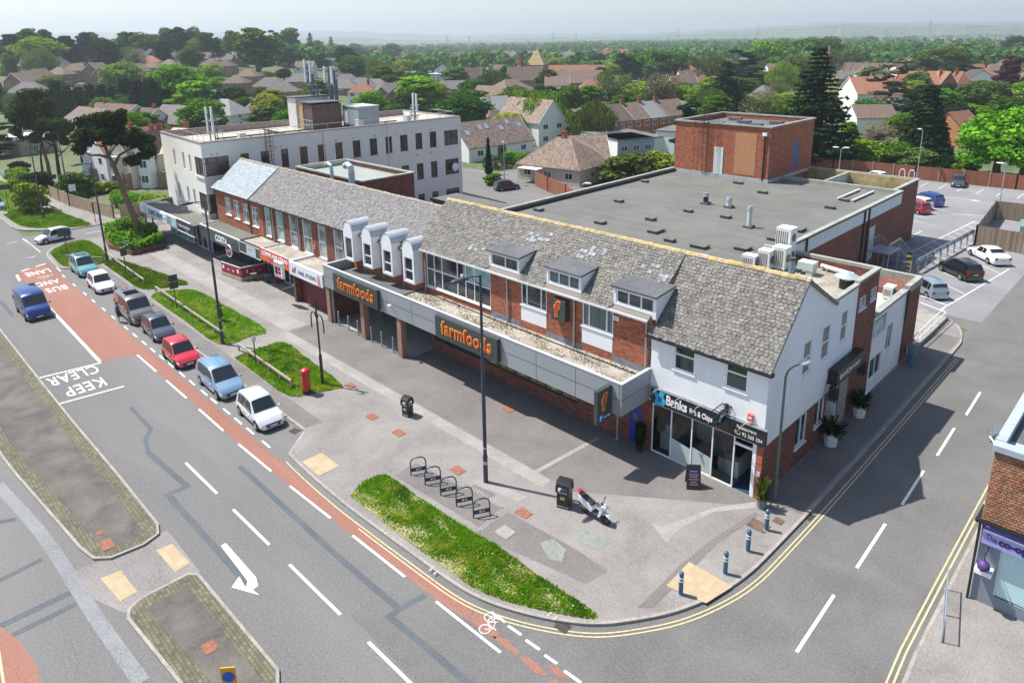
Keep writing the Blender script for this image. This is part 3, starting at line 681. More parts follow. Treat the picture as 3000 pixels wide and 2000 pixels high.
def text(body, size, mat, M, name='lettering', parent=None, ext=.01, off=0., spacing=1., sx=1., align='LEFT', fit=None):
    cu = bpy.data.curves.new(name, 'FONT'); cu.body = body; cu.size = size; cu.extrude = ext; cu.offset = off; cu.space_character = spacing
    cu.align_x = align; cu.resolution_u = 3
    o = bpy.data.objects.new('tmp_text', cu); S.collection.objects.link(o)
    bpy.context.view_layer.update()
    me = bpy.data.meshes.new_from_object(o.evaluated_get(bpy.context.evaluated_depsgraph_get()))
    bpy.data.objects.remove(o); me.name = name
    if fit: xs_ = [v.co.x for v in me.vertices]; sx = fit/(max(xs_)-min(xs_))
    me.transform(M @ Matrix.Diagonal((sx,1,1,1))); me.materials.clear(); me.materials.append(mat)
    q = link(name, me, parent); return q
def face_y(x, y, z): return Matrix(((1,0,0,x),(0,0,-1,y),(0,1,0,z),(0,0,0,1)))      # text on a wall facing -Y
def face_x(x, y, z): return Matrix(((0,0,1,x),(1,0,0,y),(0,1,0,z),(0,0,0,1)))       # text on a wall facing +X
def rel(M, par): r = root_of(par); return Matrix.Translation((-r[0],-r[1],-r[2])) @ M
ALB = lambda n, c, **k: MATS.get(n) or plain(n, c, **k)
REDT = ALB('red_letter', (.6,.02,.01), rough=.4); YELT = ALB('yellow_letter', (.8,.45,.06), rough=.4); WHT = ALB('white_letter', (.85,.85,.83), rough=.5)
BLUT = ALB('blue_letter', (.02,.09,.3), rough=.5); CYAN = ALB('cyan_panel', (.04,.42,.68), rough=.4); ORNG = ALB('orange_panel', (.75,.14,.03), rough=.4)
REDS = ALB('red_panel', (.55,.03,.02), rough=.4); LILAC = ALB('lilac_panel', (.33,.31,.66), rough=.4); INDIGO = ALB('indigo_letter', (.02,.015,.09), rough=.4)
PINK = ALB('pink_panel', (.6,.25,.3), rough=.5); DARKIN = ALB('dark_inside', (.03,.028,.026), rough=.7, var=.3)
SOFF = ALB('soffit', (.2,.2,.2), rough=.8); FLOORI = ALB('shop_floor', (.16,.15,.14), rough=.5); COUNTER = ALB('counter_white', (.62,.66,.66), rough=.5)
def shopglass():
    m, nt, b = newmat('shop_glass'); nt.nodes.remove(b)
    t = N(nt,'BsdfTransparent'); t.inputs[0].default_value = (.62,.68,.68,1); g = N(nt,'BsdfGlossy'); g.inputs['Roughness'].default_value = .03
    fr = N(nt,'Fresnel'); fr.inputs[0].default_value = 1.6; mx = N(nt,'MixShader'); nt.links.new(fr.outputs[0], mx.inputs[0]); nt.links.new(t.outputs[0], mx.inputs[1]); nt.links.new(g.outputs[0], mx.inputs[2])
    nt.links.new(mx.outputs[0], nt.nodes['Material Output'].inputs[0]); return m
SHOPG = shopglass()
def cap(mb, pts, w, z0, z1): ribbon(mb, pts, w, z1, z0, closed=True)
def pipe(par, x, y, z0, z1, mat=None, r=.055, name='downpipe'):
    mb = MB(); mb.tube([(x,y,z1),(x,y,z0)], r, 8); return build(name, mb, mat or GALV, par, world=True)

# ================================================================ CORNER SHOP (white render, gable to the side street)
T = thing('corner_shop', 'white rendered corner chip shop with stone slate gable roof and black sign', 'shop', (-16.7,36,0))
yf, xs = 30.6, -13.3
mb = MB()
H1 = [(-18.6,-17.32,5.66,7.07),(-15.58,-14.36,5.68,7.07)]
wallp(mb,'y',yf,-20.1,xs,4.1,7.5,H1); wallp(mb,'y',yf,-20.1,xs,3.2,4.1)
side_h = [(34.6,35.65,5.5,7.42),(37.0,38.1,5.54,7.55),(39.62,40.62,5.78,7.68)]
wallp(mb,'x',xs,32,41.8,3.08,8.2,side_h,-.12)
mb.poly([(xs,yf,3.08),(xs,32,3.08),(xs,32,8.95),(xs,yf,7.5)]); mb.poly([(xs,32,8.2),(xs,38.35,8.2),(xs,38.35,8.65),(xs,34.1,11.05),(xs,32,8.72)]); mb.poly([(xs,38.35,8.2),(xs,41.8,8.2),(xs,41.8,8.7),(xs,38.35,8.65)])
mb.poly([(-20.1,yf,5.2),(-20.1,32,5.2),(-20.1,32,8.7),(-20.1,yf,7.2)])
build('render_wall', mb, RWHITE, T, world=True)
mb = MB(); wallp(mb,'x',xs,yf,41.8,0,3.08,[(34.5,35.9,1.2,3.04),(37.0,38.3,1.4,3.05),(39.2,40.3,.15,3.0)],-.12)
mb.box(-13.62,xs-.002,yf-.001,yf+.3,0,3.2); mb.box(-20.45,-19.82,yf-.002,yf+.3,0,3.25); build('brick_base', mb, BRICKD, T, world=True)
mb = MB(); wallp(mb,'y',yf-.004,-13.62,xs+.002,0,3.2); build('brick_pier', mb, BRICK, T, world=True)
mb = MB(); mb.box(-13.47,-13.37,yf-.03,yf-.01,1.5,1.7); mb.box(-13.55,-13.35,yf-.035,yf-.012,1.45,1.72); build('number_plate', mb, ALB('plate_grey',(.55,.58,.55)), T, world=True)
for h in H1: window(T,'y',yf,1,*h,trans=(h[2]+.9,))
for h in side_h: window(T,'x',xs,-1,*h,trans=((h[2]+h[3])/2,),gm=GLASSBR if False else ALB('screened_glass',(.17,.15,.13),rough=.3,var=.2))
for a,b in ((34.5,35.9),(37.0,38.3)): window(T,'x',xs,-1,a,b,1.2 if a<36 else 1.4,3.04,mull=((a+b)/2,))
window(T,'x',xs,-1,39.2,40.3,.15,3.0,trans=(2.3,),name='side_door',sill=False,gm=GLASST)
mb = MB(); mb.box(xs+.002,xs+.03,38.5,39.18,0,3.0); mb.box(xs+.002,xs+.03,40.34,41.7,0,3.0); build('stone_panel', mb, ALB('stone_cladding',(.3,.27,.24),var=.35,vs=3), T, world=True)
# shopfront with a room behind it
mb = MB()
for x_ in (-19.79,-18.58,-17.3,-16.06,-14.84,-13.8): mb.box(x_-.035,x_+.035,yf+.02,yf+.1,.14,3.2)
mb.box(-19.82,-13.62,yf+.015,yf+.105,3.12,3.22); mb.box(-19.82,-14.87,yf+.015,yf+.105,.1,.2); mb.box(-14.8,-13.83,yf+.0,yf+.1,2.72,2.84); mb.box(-13.76,-13.63,yf-.01,yf+.12,.1,3.2)
fr = build('shopfront_frame', mb, WPVC, T, world=True)
mb = MB(); mb.poly([(-19.79,yf+.06,.14),(-14.84,yf+.06,.14),(-14.84,yf+.06,3.15),(-19.79,yf+.06,3.15)]); build('shop_window', mb, SHOPG, T, world=True)
mb = MB(); mb.box(-19.8,-13.64,30.75,38,.1,.128); build('shop_floor', mb, FLOORI, T, world=True)
mb = MB(); mb.box(-14.8,-13.85,30.66,33,.13,.14); mb.box(-16.3,-13.9,31.6,33.2,.129,.139); build('door_mat', mb, ALB('blue_mat',(.01,.05,.1),rough=.9), T, world=True)
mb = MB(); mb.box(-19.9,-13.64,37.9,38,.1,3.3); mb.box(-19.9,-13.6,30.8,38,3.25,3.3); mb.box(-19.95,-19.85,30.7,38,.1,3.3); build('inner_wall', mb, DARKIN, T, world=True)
mb = MB(); mb.box(-19.6,-18.8,31.2,34.5,.13,1.15); mb.box(-19.4,-18.9,31.4,31.9,1.15,1.6); mb.box(-18.6,-17.6,33.5,34.1,.13,1.2); mb.box(-16.1,-15.2,31.5,32.1,.13,1.0); mb.box(-15.15,-14.95,31.5,33,.13,1.1); mb.box(-17.1,-16.3,32.6,33.1,.13,.9); build('counter', mb, COUNTER, T, world=True)
mb = MB()
for a,b in ((-18.54,-17.34),(-17.26,-16.1)): mb.poly([(a,yf+.052,.22),(b,yf+.052,.22),(b,yf+.052,1.25),(a,yf+.052,1.45)])
build('frosted_film', mb, ALB('film',(.45,.52,.5),rough=.5), T, world=True)
# roof
mb = MB(); tiles(mb,-20.15,-13.1,(30.33,7.26),(34.1,11.12),seed=5); ro = build('slate_roof', mb, SLATE, T, world=True)
mb = MB(); slope_under(mb,-20.12,-13.12,(30.35,7.24),(34.1,11.08)); slope_under(mb,-20.1,-13.14,(38.4,8.62),(34.1,11.08)); build('roof_deck', mb, ALB('deck_brown',(.2,.185,.165),rough=.9), T, world=True)
mb = MB(); tiles(mb,-20.15,-13.14,(38.4,8.62),(34.1,11.12),seed=6); build('rear_slates', mb, SLATE, T, world=True)
mb = MB(); mb.box(-20.2,-13.05,30.2,30.33,7.15,7.26); mb.box(-13.12,-13.04,30.3,30.6,7.1,7.28); build('gutter', mb, BLACKP, T, world=True)
ridge_line(T,-20.3,-13.1,34.1,11.13,RIDGE,4)
# flat rear part
mb = MB(); wallp(mb,'x',xs,41.8,45.35,0,8.85,[(42.2,43.37,7.0,7.79),(44.1,45.2,7.1,7.86)],-.12); mb.box(-19.5,xs-.25,45.1,45.35,0,8.8); mb.box(-21,-20.8,38,45.3,0,8.4); build('brick_rear_wall', mb, BRICKD, T, world=True)
for a,b,c,d in ((42.2,43.37,7.0,7.79),(44.1,45.2,7.1,7.86)): window(T,'x',xs,-1,a,b,c,d,gm=GLASSB,fw=.08)
mb = MB(); mb.box(-20.8,xs-.26,38.2,45.1,8.05,8.2); build('flat_roof', mb, GRAVELR, T, world=True)
mb = MB(); mb.box(xs-.25,xs+.03,38.45,41.8,8.65,8.84); mb.box(xs-.27,xs+.05,41.8,45.4,8.85,9.0); mb.box(-20.8,xs-.27,45.1,45.42,8.8,9.0); mb.box(xs-.24,xs-.02,41.8,45.3,8.2,8.85); mb.box(xs-.24,xs-.02,38.4,41.8,8.2,8.66); build('parapet_coping', mb, ground_mat('coping',(.3,.31,.27),(.2,.21,.19),(.38,.39,.34),.9,9), T, world=True)
COP = MATS['coping']
# rooftop plant: each unit a thing
def ac(name, label, x, y, z, w, d, h, n=1):
    t = thing(name, label, 'air conditioner', (x,y,z), 0, 'air conditioning units on the flat roof')
    mb = MB(); mb.box(-w/2,w/2,-d/2,d/2,.08,h); mb.box(-w/2-.01,w/2+.01,-d/2-.01,d/2+.01,h,h+.03); build('casing', mb, ALB('ac_cream',(.72,.72,.68),rough=.5,var=.06), t)
    g = MB()
    for k in range(n): 
        zc = .08+(h-.08)*(k+.5)/n; g.xf(Matrix.Translation((w/2+.012,0,zc)) @ Matrix.Rotation(math.pi/2,4,'Y')); g.cyl((0,0),min(d,.7)*.4,0,.02,14)
    g.xf(None); 
    for k in range(6): g.box(-w/2+.05+k*w*.14,-w/2+.05+k*w*.14+w*.06,-d/2-.015,-d/2-.003,.3,h-.15)
    build('grille', g, ALB('grille_grey',(.12,.12,.12),rough=.6), t)
    mb = MB(); mb.box(-w/2+.05,-w/2+.12,-d/2,d/2,0,.08); mb.box(w/2-.12,w/2-.05,-d/2,d/2,0,.08); build('foot', mb, GALV, t)
ac('air_conditioner','small white air conditioner furthest left behind the ridge',-20.2,42.1,8.2,.9,.7,.9)
ac('air_conditioner','upright white air conditioner second from the left behind the ridge',-19.4,42.6,8.2,.8,.8,1.3)
ac('air_conditioner','white air conditioner in front of the tallest unit behind the ridge',-18.7,43.3,8.2,.9,.9,1.5,1)
ac('air_conditioner','tallest white twin fan air conditioner at the back of the flat roof',-19.0,44.5,8.2,1.0,1.0,2.5,2)
t = thing('roof_vent','conical metal cowl on a black drum beside the roof parapet','roof vent',(-14.2,42.4,8.2))
mb = MB(); mb.cyl((0,0),.42,0,.55,16); build('drum', mb, BLACKP, t); mb = MB(); mb.cyl((0,0),.38,.55,.75,16); build('collar', mb, GALV, t); mb = MB(); mb.cyl((0,0),.72,.75,1.05,18,.05); build('cowl', mb, ALB('cowl_grey',(.5,.55,.56),rough=.35,metal=.4), t, smooth_=False)
t = thing('duct_pipe','long pale round duct lying on the flat roof','duct',(-15.6,44.6,8.2)); mb = MB(); mb.tube([(-1.1,.3,.25),(1.1,-.2,.25)],.15,12); build('pipe', mb, ALB('pale_duct',(.66,.64,.6),rough=.5,var=.1), t); mb = MB(); mb.tube([(-1.0,.27,.25),(-.85,.24,.25)],.18,12); mb.box(-.7,-.6,0,.4,0,.2); mb.box(.6,.7,-.3,.1,0,.2); build('clamp', mb, GALV, t)
t = thing('flue_pipe','upright blue grey flue pipe between the air conditioners','flue',(-17.5,42.2,8.2)); mb = MB(); mb.cyl((0,0),.2,0,1.25,14); build('pipe', mb, ALB('flue_blue',(.2,.28,.33),rough=.4,metal=.3), t); mb = MB(); mb.cyl((0,0),.225,1.1,1.27,14); mb.cyl((0,0),.23,0,.12,14); build('collar', mb, IRON, t)
t = thing('duct_box','square pale duct box with elbow on the flat roof','duct',(-17.0,43.4,8.2)); mb = MB(); mb.box(-.5,.5,-.4,.4,.35,.85); mb.box(.05,.45,-.35,.35,0,.4); build('box', mb, ALB('duct_pale',(.5,.58,.56),rough=.4), t); mb = MB(); mb.prof([(-.4,.5),(-1.0,.3),(-1.0,.15),(-.4,.35)],-.2,.2,1); build('elbow', mb, GALV, t)
# low white extension
t = T = thing('side_extension', 'low white rendered extension with flat roof beside the side street', 'building', (-15,49,0))
mb = MB(); eh = [(48.5,49.7,2.2,4.1),(45.75,47.9,1.0,2.55)]
wallp(mb,'x',-13.35,45.4,52.0,0,5.55,eh+[(45.6,48.1,4.0,5.3)],-.12); build('render_wall', mb, RWHITE, T, world=True)
mb = MB(); mb.box(-15.9,-13.3,52.0,54.9,0,5.5); mb.box(-18,-15.9,53,53.2,0,5.5); build('brick_end', mb, BRICKD, T, world=True)
mb = MB(); mb.box(-19.4,-13.7,45.42,52.6,4.9,5.05); build('flat_roof', mb, ground_mat('pale_roof',(.5,.47,.42),(.4,.38,.34),(.6,.57,.5),.6,6), T, world=True)
mb = MB(); mb.box(-13.72,-13.28,45.42,52.0,5.55,5.75); mb.box(-13.65,-13.4,45.42,52,5.05,5.55); mb.box(-15.9,-13.25,54.6,54.95,5.5,6.0); mb.box(-13.6,-13.22,52.0,54.6,5.5,6.0); mb.box(-19,-15.9,54.6,54.95,5.1,6.0); build('parapet_coping', mb, COP, T, world=True)
window(T,'x',-13.35,-1,*eh[0],mull=(49.1,)); window(T,'x',-13.35,-1,*eh[1],mull=(46.9,),name='shop_door',sill=False); window(T,'x',-13.35,-1,45.6,48.1,4.0,5.3,gm=GLASST,fw=.04)
ac('air_conditioner','boxy cream air conditioner on the low white extension',-14.3,51.3,5.05,.6,.9,.9)
mb = MB(); mb.tube([(-13.9,51.8,5.5),(-13.5,52.2,5.85),(-13.25,52,5.7),(-13.2,51.7,3.5)],.07,8); build('vent_pipe', mb, BLACKP, T, world=True)

# ================================================================ SUPERMARKET UNIT
T = thing('supermarket', 'brick supermarket unit with grey canopy, three box dormers and stone slate roof', 'shop', (-32,36,0))
mb = MB()
HO = [(-40.0,-33.0,5.22,8.0),(-30.1,-27.86,5.25,8.0),(-24.98,-22.68,5.2,8.0)]
wallp(mb,'y',yf,-41.0,-20.1,4.6,8.3,HO,.1); mb.box(-20.1,-20.05,yf,32,4.7,7.9)
build('brick_wall', mb, BRICK, T, world=True)
mb = MB()
for a,b,c in ((-33,-30.12,5.1),(-27.86,-25,5.1),(-22.68,-20.1,5.1)): mb.box(a,b,yf-.02,yf-.004,4.7,c)
build('lead_flashing', mb, LEAD, T, world=True)
window(T,'y',yf,1,-40.0,-33.0,5.22,8.02,mull=(-39.1,-38.2,-36.48,-35.6,-34.68),trans=(6.6,),fw=.075,gm=GLASS,sill=True,name='window_band')
mb = MB(); mb.box(-35.9,-33.1,yf+.07,yf+.08,6.7,7.9); build('curtain', mb, GLASST, T, world=True)
for a,b in ((-30.1,-27.86),(-24.98,-22.68)):
    window(T,'y',yf,1,a,b,6.36,8.0,mull=(a+.5,b-.5),gm=BLIND if a>-26 else GLASS)
    mb = MB(); mb.box(a+.01,b-.01,yf-.012,yf+.05,5.25,6.28); build('white_panel', mb, WWOOD, T, world=True)
for x_ in (-31.3,-25.54,-20.34): pipe(T,x_,yf-.1,4.75,7.9)
mb = MB(); mb.box(-40.9,-20.15,30.2,30.32,7.97,8.08); mb.box(-40.9,-20.15,30.32,30.6,8.0,8.03); build('gutter', mb, FTRIM, T, world=True)
def indorm(x, f): return any(a < x < b for a,b in ((-33.1,-30.2),(-27.9,-25.05),(-22.75,-19.8))) and f < .44
mb = MB(); tiles(mb,-41.35,-20.15,(30.3,8.06),(34.1,11.12),seed=8,skip=indorm); build('slate_roof', mb, SLATE, T, world=True)
mb = MB(); slope_under(mb,-41.3,-20.15,(30.32,8.04),(34.1,11.08)); slope_under(mb,-41.3,-20.15,(38.4,8.6),(34.1,11.08)); build('roof_deck', mb, ALB('deck_brown',(.2,.185,.165),rough=.9), T, world=True)
mb = MB(); tiles(mb,-41.3,-20.15,(38.4,8.62),(34.1,11.12),seed=9,tw=.4,ex=.4); build('rear_slates', mb, SLATE, T, world=True)
ridge_line(T,-41.4,-20.3,34.1,11.13,RIDGE,7)
mb = MB(); r_ = random.Random(4); uy, uz = 3.8/4.88, 3.06/4.88
for x_,s_,n_ in ((-31.6,3.2,9),(-30.6,3.5,4),(-27.6,2.9,7),(-26.6,3.3,7),(-35.8,1.1,4),(-22.4,3.1,6),(-21.6,2.6,3)):
    for k in range(n_):
        a = x_+r_.randint(0,4)*.3; q = s_+r_.randint(-1,1)*.24; y0,z0 = 30.3+uy*q, 8.06+uz*q; y1,z1 = 30.3+uy*(q+.26), 8.06+uz*(q+.26)
        h = .06+r_.random()*.01; mb.add([(a,y0-uz*h,z0+uy*h),(a+.28,y0-uz*h,z0+uy*h),(a+.28,y1-uz*.05,z1+uy*.05),(a,y1-uz*.05,z1+uy*.05)],[(0,1,2,3)])
build('replacement_slates', mb, SLATEP, T, world=True)
for i,(a,b) in enumerate(((-33.07,-30.24),(-27.87,-25.08),(-22.7,-19.84))):
    mb = MB(); wallp(mb,'y',30.62,a,b,8.1,9.36,[(a+.16,b-.16,8.42,9.25)],.1)
    for x_ in (a,b): mb.poly([(x_,30.62,8.1),(x_,30.62,9.36),(x_,32.3,9.5),(x_,31,8.45)])
    mb.poly([(b-.002,30.62,7.9),(b-.002,32.5,9.5),(b-.002,30.62,9.3)]); d = build('dormer', mb, WWOOD, T, world=True)
    m2 = (a+.16+(b-a-.32)/3, a+.16+2*(b-a-.32)/3) if i else (a+1.5,)
    window(d,'y',30.62,1,a+.16,b-.16,8.42,9.25,mull=m2,gm=BLIND if i==1 else GLASS,sill=False)
    w_ = d.children[-1]
    mb = MB(); mb.prof([(30.42,9.36),(32.35,9.58),(32.35,9.68),(30.42,9.48)],a-.1,b+.12); build('dormer_roof', mb, FELTD, T, world=True)
# ground floor
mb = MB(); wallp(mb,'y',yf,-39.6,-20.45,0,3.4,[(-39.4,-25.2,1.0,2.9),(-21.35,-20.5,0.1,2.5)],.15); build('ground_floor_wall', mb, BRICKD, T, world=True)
window(T,'y',yf,1,-39.4,-25.2,1.0,2.9,mull=[-39.4+1.42*i for i in range(1,10)],fm=BLACKP,gm=GLASS,sill=False,name='window_strip')
POST = [ALB('poster_brown',(.28,.16,.07),var=.4,vs=3),ALB('poster_green',(.12,.15,.06),var=.4,vs=3),ALB('poster_cream',(.5,.42,.22),var=.4,vs=3)]
for i in range(6):
    x_ = -33.7+i*1.42; mb = MB(); mb.box(x_+.06,x_+1.34,yf+.06,yf+.07,1.1,2.7); po = build('food_poster', mb, POST[(i+1)%2], T, world=True)
    mb = MB(); mb.xf(Matrix.Translation((x_+.7,yf+.055,1.7)) @ Matrix.Rotation(math.pi/2,4,'X')); mb.cyl((0,0),.5,0,.01,20); mb.xf(None); build('bowl_picture', mb, POST[2-(i%2)], T, world=True)
mb = MB(); mb.box(-21.33,-20.52,yf+.03,yf+.09,.12,2.5); dr = build('door', mb, BLUED, T, world=True)
mb = MB(); mb.box(-21.1,-20.75,yf+.01,yf+.029,1.5,2.0); mb.box(-21.05,-20.8,yf+.015,yf+.029,1.0,1.06); mb.v=[(x+32,y-36,z) for x,y,z in mb.v]; build('door_light', mb, GLASS, dr)
# recessed entrance bay
mb = MB(); mb.box(-50.3,-45.3,33.5,33.7,0,3.6); mb.box(-50.45,-50.3,28.4,33.6,0,3.3); mb.box(-39.75,-39.6,yf,33.6,0,3.4); build('bay_wall', mb, BRICKD, T, world=True)
window(T,'y',33.4,1,-45.2,-39.8,.15,2.7,mull=(-44.1,-43,-41.9,-40.8),fm=BLACKP,gm=GLASS,sill=False,name='entrance_glazing')
window(T,'y',33.4,1,-49.5,-48.2,.15,2.4,sill=False,name='bay_door',gm=GLASSB)
mb = MB(); mb.box(-50.3,-39.6,28.4,33.5,.12,.127); build('bay_floor', mb, ALB('bay_concrete',(.34,.33,.3),var=.15,vs=2), T, world=True)
mb = MB()
for i in range(22): mb.tube([(-49.8+i*.14,31,.13),(-49.8+i*.14,31,1.2+i*.02)],.012,4)
mb.tube([(-49.9,31,1.2),(-46.7,31,1.65)],.03,6); build('stair_rail', mb, GALV, T, world=True)
for x_ in (-50.25,-45.15,-40.25):
    mb = MB(); mb.box(x_-.25,x_+.25,27.98,28.45,0,3.32); build('brick_pillar', mb, PIER, T, world=True)
pipe(T,-49.85,28.2,0,3.3)
# canopy
CX0, CX1, CY = -50.5, -20.0, 27.9
mb = MB(); mb.box(CX0,CX1,CY,CY+.12,3.3,5.15); mb.box(CX1-.12,CX1,CY+.12,30.58,3.3,5.15); mb.box(CX0,CX0+.12,CY+.12,30.58,3.3,5.15); cf = build('canopy_fascia', mb, FASC, T, world=True)
mb = MB(); mb.box(CX0-.02,CX1+.02,CY-.02,CY+.16,5.15,5.22); mb.box(CX1-.16,CX1+.02,CY+.16,30.58,5.15,5.22); mb.box(CX0-.02,CX0+.16,CY+.16,30.58,5.15,5.22); build('canopy_trim', mb, FTRIM, T, world=True)
mb = MB()
for x_ in [-47.6+3.05*i for i in range(10)]: mb.box(x_-.012,x_+.012,CY-.006,CY,3.3,5.15)
mb.box(CX0,CX1,CY-.007,CY-.001,4.22,4.245); mb.box(CX1+.001,CX1+.007,CY,30.58,4.22,4.245); build('panel_joint', mb, DGREY, T, world=True)
mb = MB(); mb.box(CX0+.12,CX1-.12,CY+.12,30.6,3.34,3.4); build('canopy_soffit', mb, SOFF, T, world=True)
mb = MB(); mb.box(-40.6,CX1-.12,CY+.12,30.6,4.6,4.72); build('canopy_roof', mb, GRAVELR, T, world=True)
mb = MB(); mb.box(CX0+.12,-40.75,CY+.12,30.6,4.3,4.4); mb.box(-40.75,-40.6,CY+.12,30.6,4.3,4.82); build('porch_roof', mb, FELTD, T, world=True)
mb = MB(); mb.tube([(-40.8,30.5,4.72),(-38,30.3,4.74),(-33,30.25,4.74)],.04,5); mb.tube([(-33,30.2,4.76),(-20.5,30.15,4.76)],.035,5); build('roof_cable', mb, BLACKP, T, world=True)
# moss and litter on the canopy roof
g = MB(); r_ = random.Random(11)
for _ in range(9000):
    x_, y_ = r_.uniform(-40.5,-20.2), r_.uniform(28.05,30.5); k = math.sin(x_*1.3+y_)*math.sin(y_*3.+x_*.4)
    if r_.random() > .35+.5*k: continue
    h = r_.uniform(.02,.09); a = r_.random()*6.28; w = r_.uniform(.02,.06); g.add([(x_-w*math.cos(a),y_-w*math.sin(a),4.72),(x_+w*math.cos(a),y_+w*math.sin(a),4.72),(x_+r_.uniform(-.05,.05),y_,4.72+h)],[(0,1,2)])
build('dry_moss', g, leaf_mat('moss_dry',(.1,.07,.04),(.25,.2,.12),(.42,.38,.28),.01,.05), T, world=True)
# security light
t = thing('security_light','small white security light on an arm at the canopy edge','light',(-40.5,27.9,3.75)); mb = MB(); mb.tube([(0,0,0),(-.1,-.35,.5)],.03,6); build('arm', mb, GALV, t); mb = MB(); mb.box(-.2,.05,-.5,-.3,.5,.62); build('lamp_head', mb, WPVC, t)

# ---------------- signs on the supermarket
def farm_sign(label, x0, x1):
    t = thing('shop_sign', label, 'sign', (x0,27.88,3.5), 0, 'dark supermarket signs'); mb = MB(); mb.box(0,x1-x0,-.28,0,-.05,1.5); build('sign_box', mb, DGREY, t)
    sz = 1.3; W_ = x1-x0
    text('farmfoods', sz, YELT, face_y(.66,-.29,.38), 'letter_outline', t, .012, .05, 1.12, fit=W_-1.15); text('farmfoods', sz, REDT, face_y(.72,-.315,.38), 'lettering', t, .012, .0, 1.12, fit=W_-1.27)
farm_sign('dark farmfoods sign over the entrance pillars, left one of two', -48.5, -42.3)
farm_sign('dark farmfoods sign behind the tall lamp post, right one of two', -35.4, -29.3)
t = thing('logo_sign','square dark sign with red f on the upper brick wall','sign',(-26.5,30.55,6.33)); mb = MB(); mb.box(-.55,.55,-.4,0,0,1.33); build('sign_box', mb, DGREY, t)
text('f',1.35,YELT,face_y(-.28,-.41,.28),'letter_outline',t,.012,.07); text('f',1.35,REDT,face_y(-.28,-.435,.28),'lettering',t,.012,.015)
t = thing('projecting_sign','tall dark projecting sign with red f and blue parking panel','sign',(-20.75,27.25,3.05)); mb = MB(); mb.box(-.12,.12,-.62,.62,0,1.95); build('sign_box', mb, DGREY, t)
mb = MB(); mb.box(.121,.135,-.5,-.1,.12,.52); build('parking_panel', mb, ALB('parking_blue',(.01,.12,.5),rough=.4), t)
text('f',1.3,YELT,face_x(.125,-.24,.75),'letter_outline',t,.01,.07); text('f',1.3,REDT,face_x(.15,-.24,.75),'lettering',t,.01,.015); text('P',.38,WHT,face_x(.145,-.42,.19),'lettering',t); text('at rear',.2,WHT,face_x(.13,-.04,.22),'lettering',t,fit=.55)
mb = MB(); mb.tube([(0,.62,1.6),(0,.7,1.6)],.05,6); mb.tube([(0,.62,.3),(0,.7,.3)],.05,6); build('bracket', mb, GALV, t)
t = thing('support_post','grey post under the canopy near the blue door','post',(-21.9,30.2,.12)); mb = MB(); mb.tube([(0,0,0),(0,0,3.2)],.05,8); build('pole', mb, GALV, t); mb = MB(); mb.box(-.12,.12,-.12,.12,0,.03); build('base_plate', mb, GALV, t)
t = thing('alarm_box','small white alarm box under the eave beside the blinds window','alarm box',(-22.45,30.6,7.5)); mb = MB(); mb.box(-.2,.2,-.1,0,-.12,.12); build('case', mb, WPVC, t); mb = MB(); mb.box(-.1,.1,-.106,-.1,-.03,.03); build('badge', mb, BLUT, t)
# ---------------- signs on the corner shop
t = thing('shop_sign','black fascia sign of the corner fish and chip shop','sign',(-19.85,30.58,3.26)); mb = MB(); mb.box(0,6.72,-.14,0,0,.88); build('sign_board', mb, BLACKP, t)
mb = MB(); mb.box(-.02,6.74,-.17,.0,.88,.93); build('lead_cap', mb, LEAD, t)
mb = MB(); mb.prof([(.25,-.1),(.85,.05),(1.0,.35),(.8,.55),(.98,.98),(.6,.9),(.5,.6),(.28,.98),(.15,.7),(.35,.4)],-.165,-.142,1); build('fish_logo', mb, CYAN, t)
mb = MB(); mb.prof([(.45,.2),(.75,.3),(.7,.55),(.5,.5)],-.175,-.166,1); build('fish_inner', mb, ALB('blue_mid',(.01,.16,.35)), t)  # mid blue piece printed inside the fish logo
text('Banks',.78,WHT,face_y(.98,-.15,.22),'lettering',t,.008,.022,fit=1.3); text('Fish & Chips',.42,WHT,face_y(2.45,-.15,.25),'lettering',t,.008,.012,fit=1.35)
text('Restaurant',.26,WHT,face_y(5.15,-.15,.52),'lettering',t,.006,0,1,.95); text('023 92 265 204',.27,WHT,face_y(5.05,-.15,.18),'lettering',t,.006,0,1,.88)
mb = MB(); mb.tube([(.6,-.1,1.05),(5.9,-.1,1.05)],.022,6)
for x_ in (.35,1.75,2.95,5.5):
    mb.tube([(x_+.3,-.05,1.05),(x_+.3,-.35,1.15),(x_+.1,-.6,.95),(x_,-.62,.72)],.015,5)
build('lamp_bracket', mb, ALB('pale_bracket',(.5,.5,.5),rough=.4), t)
for x_ in (.35,1.75,2.95,4.3,5.5):
    mb = MB(); mb.ball((x_,-.62,.62),.085,10,(1,1,.9)); build('lamp_shade', mb, PLASTIC if x_ != 5.4 else WPVC, t, smooth_=True)
t = thing('hanging_sign','blue and black hanging sign on a scrolled bracket over the chip shop','sign',(-15.35,30.58,4.3)); mb = MB(); mb.box(-.08,.08,-.06,0,0,.5); mb.tube([(-.25,0,.42),(-.25,-1.15,.42)],.03,6); mb.tube([(.25,0,.42),(.25,-1.15,.42)],.03,6)
for k in range(5): mb.tube([(-.25,-.1-k*.26,.42),(.25,-.1-k*.26,.42)],.016,5)
mb.tube([(-.25,0,.42),(.25,0,.42)],.03,6); build('bracket', mb, BLACKP, t)
mb = MB(); mb.prof([(-1.1,-.25),(-1.05,.3),(-.55,.38),(-.1,.3),(-.05,-.25),(-.3,-.35),(-.85,-.35)],.0,.06); build('sign_board', mb, BLACKP, t); mb = MB(); mb.prof([(-1.0,-.1),(-.7,.3),(-.5,.28),(-.75,-.25)],.061,.07); build('fish_logo', mb, CYAN, t); text('Banks',.24,WHT,face_x(.075,-.75,-.0),'lettering',t,.004)
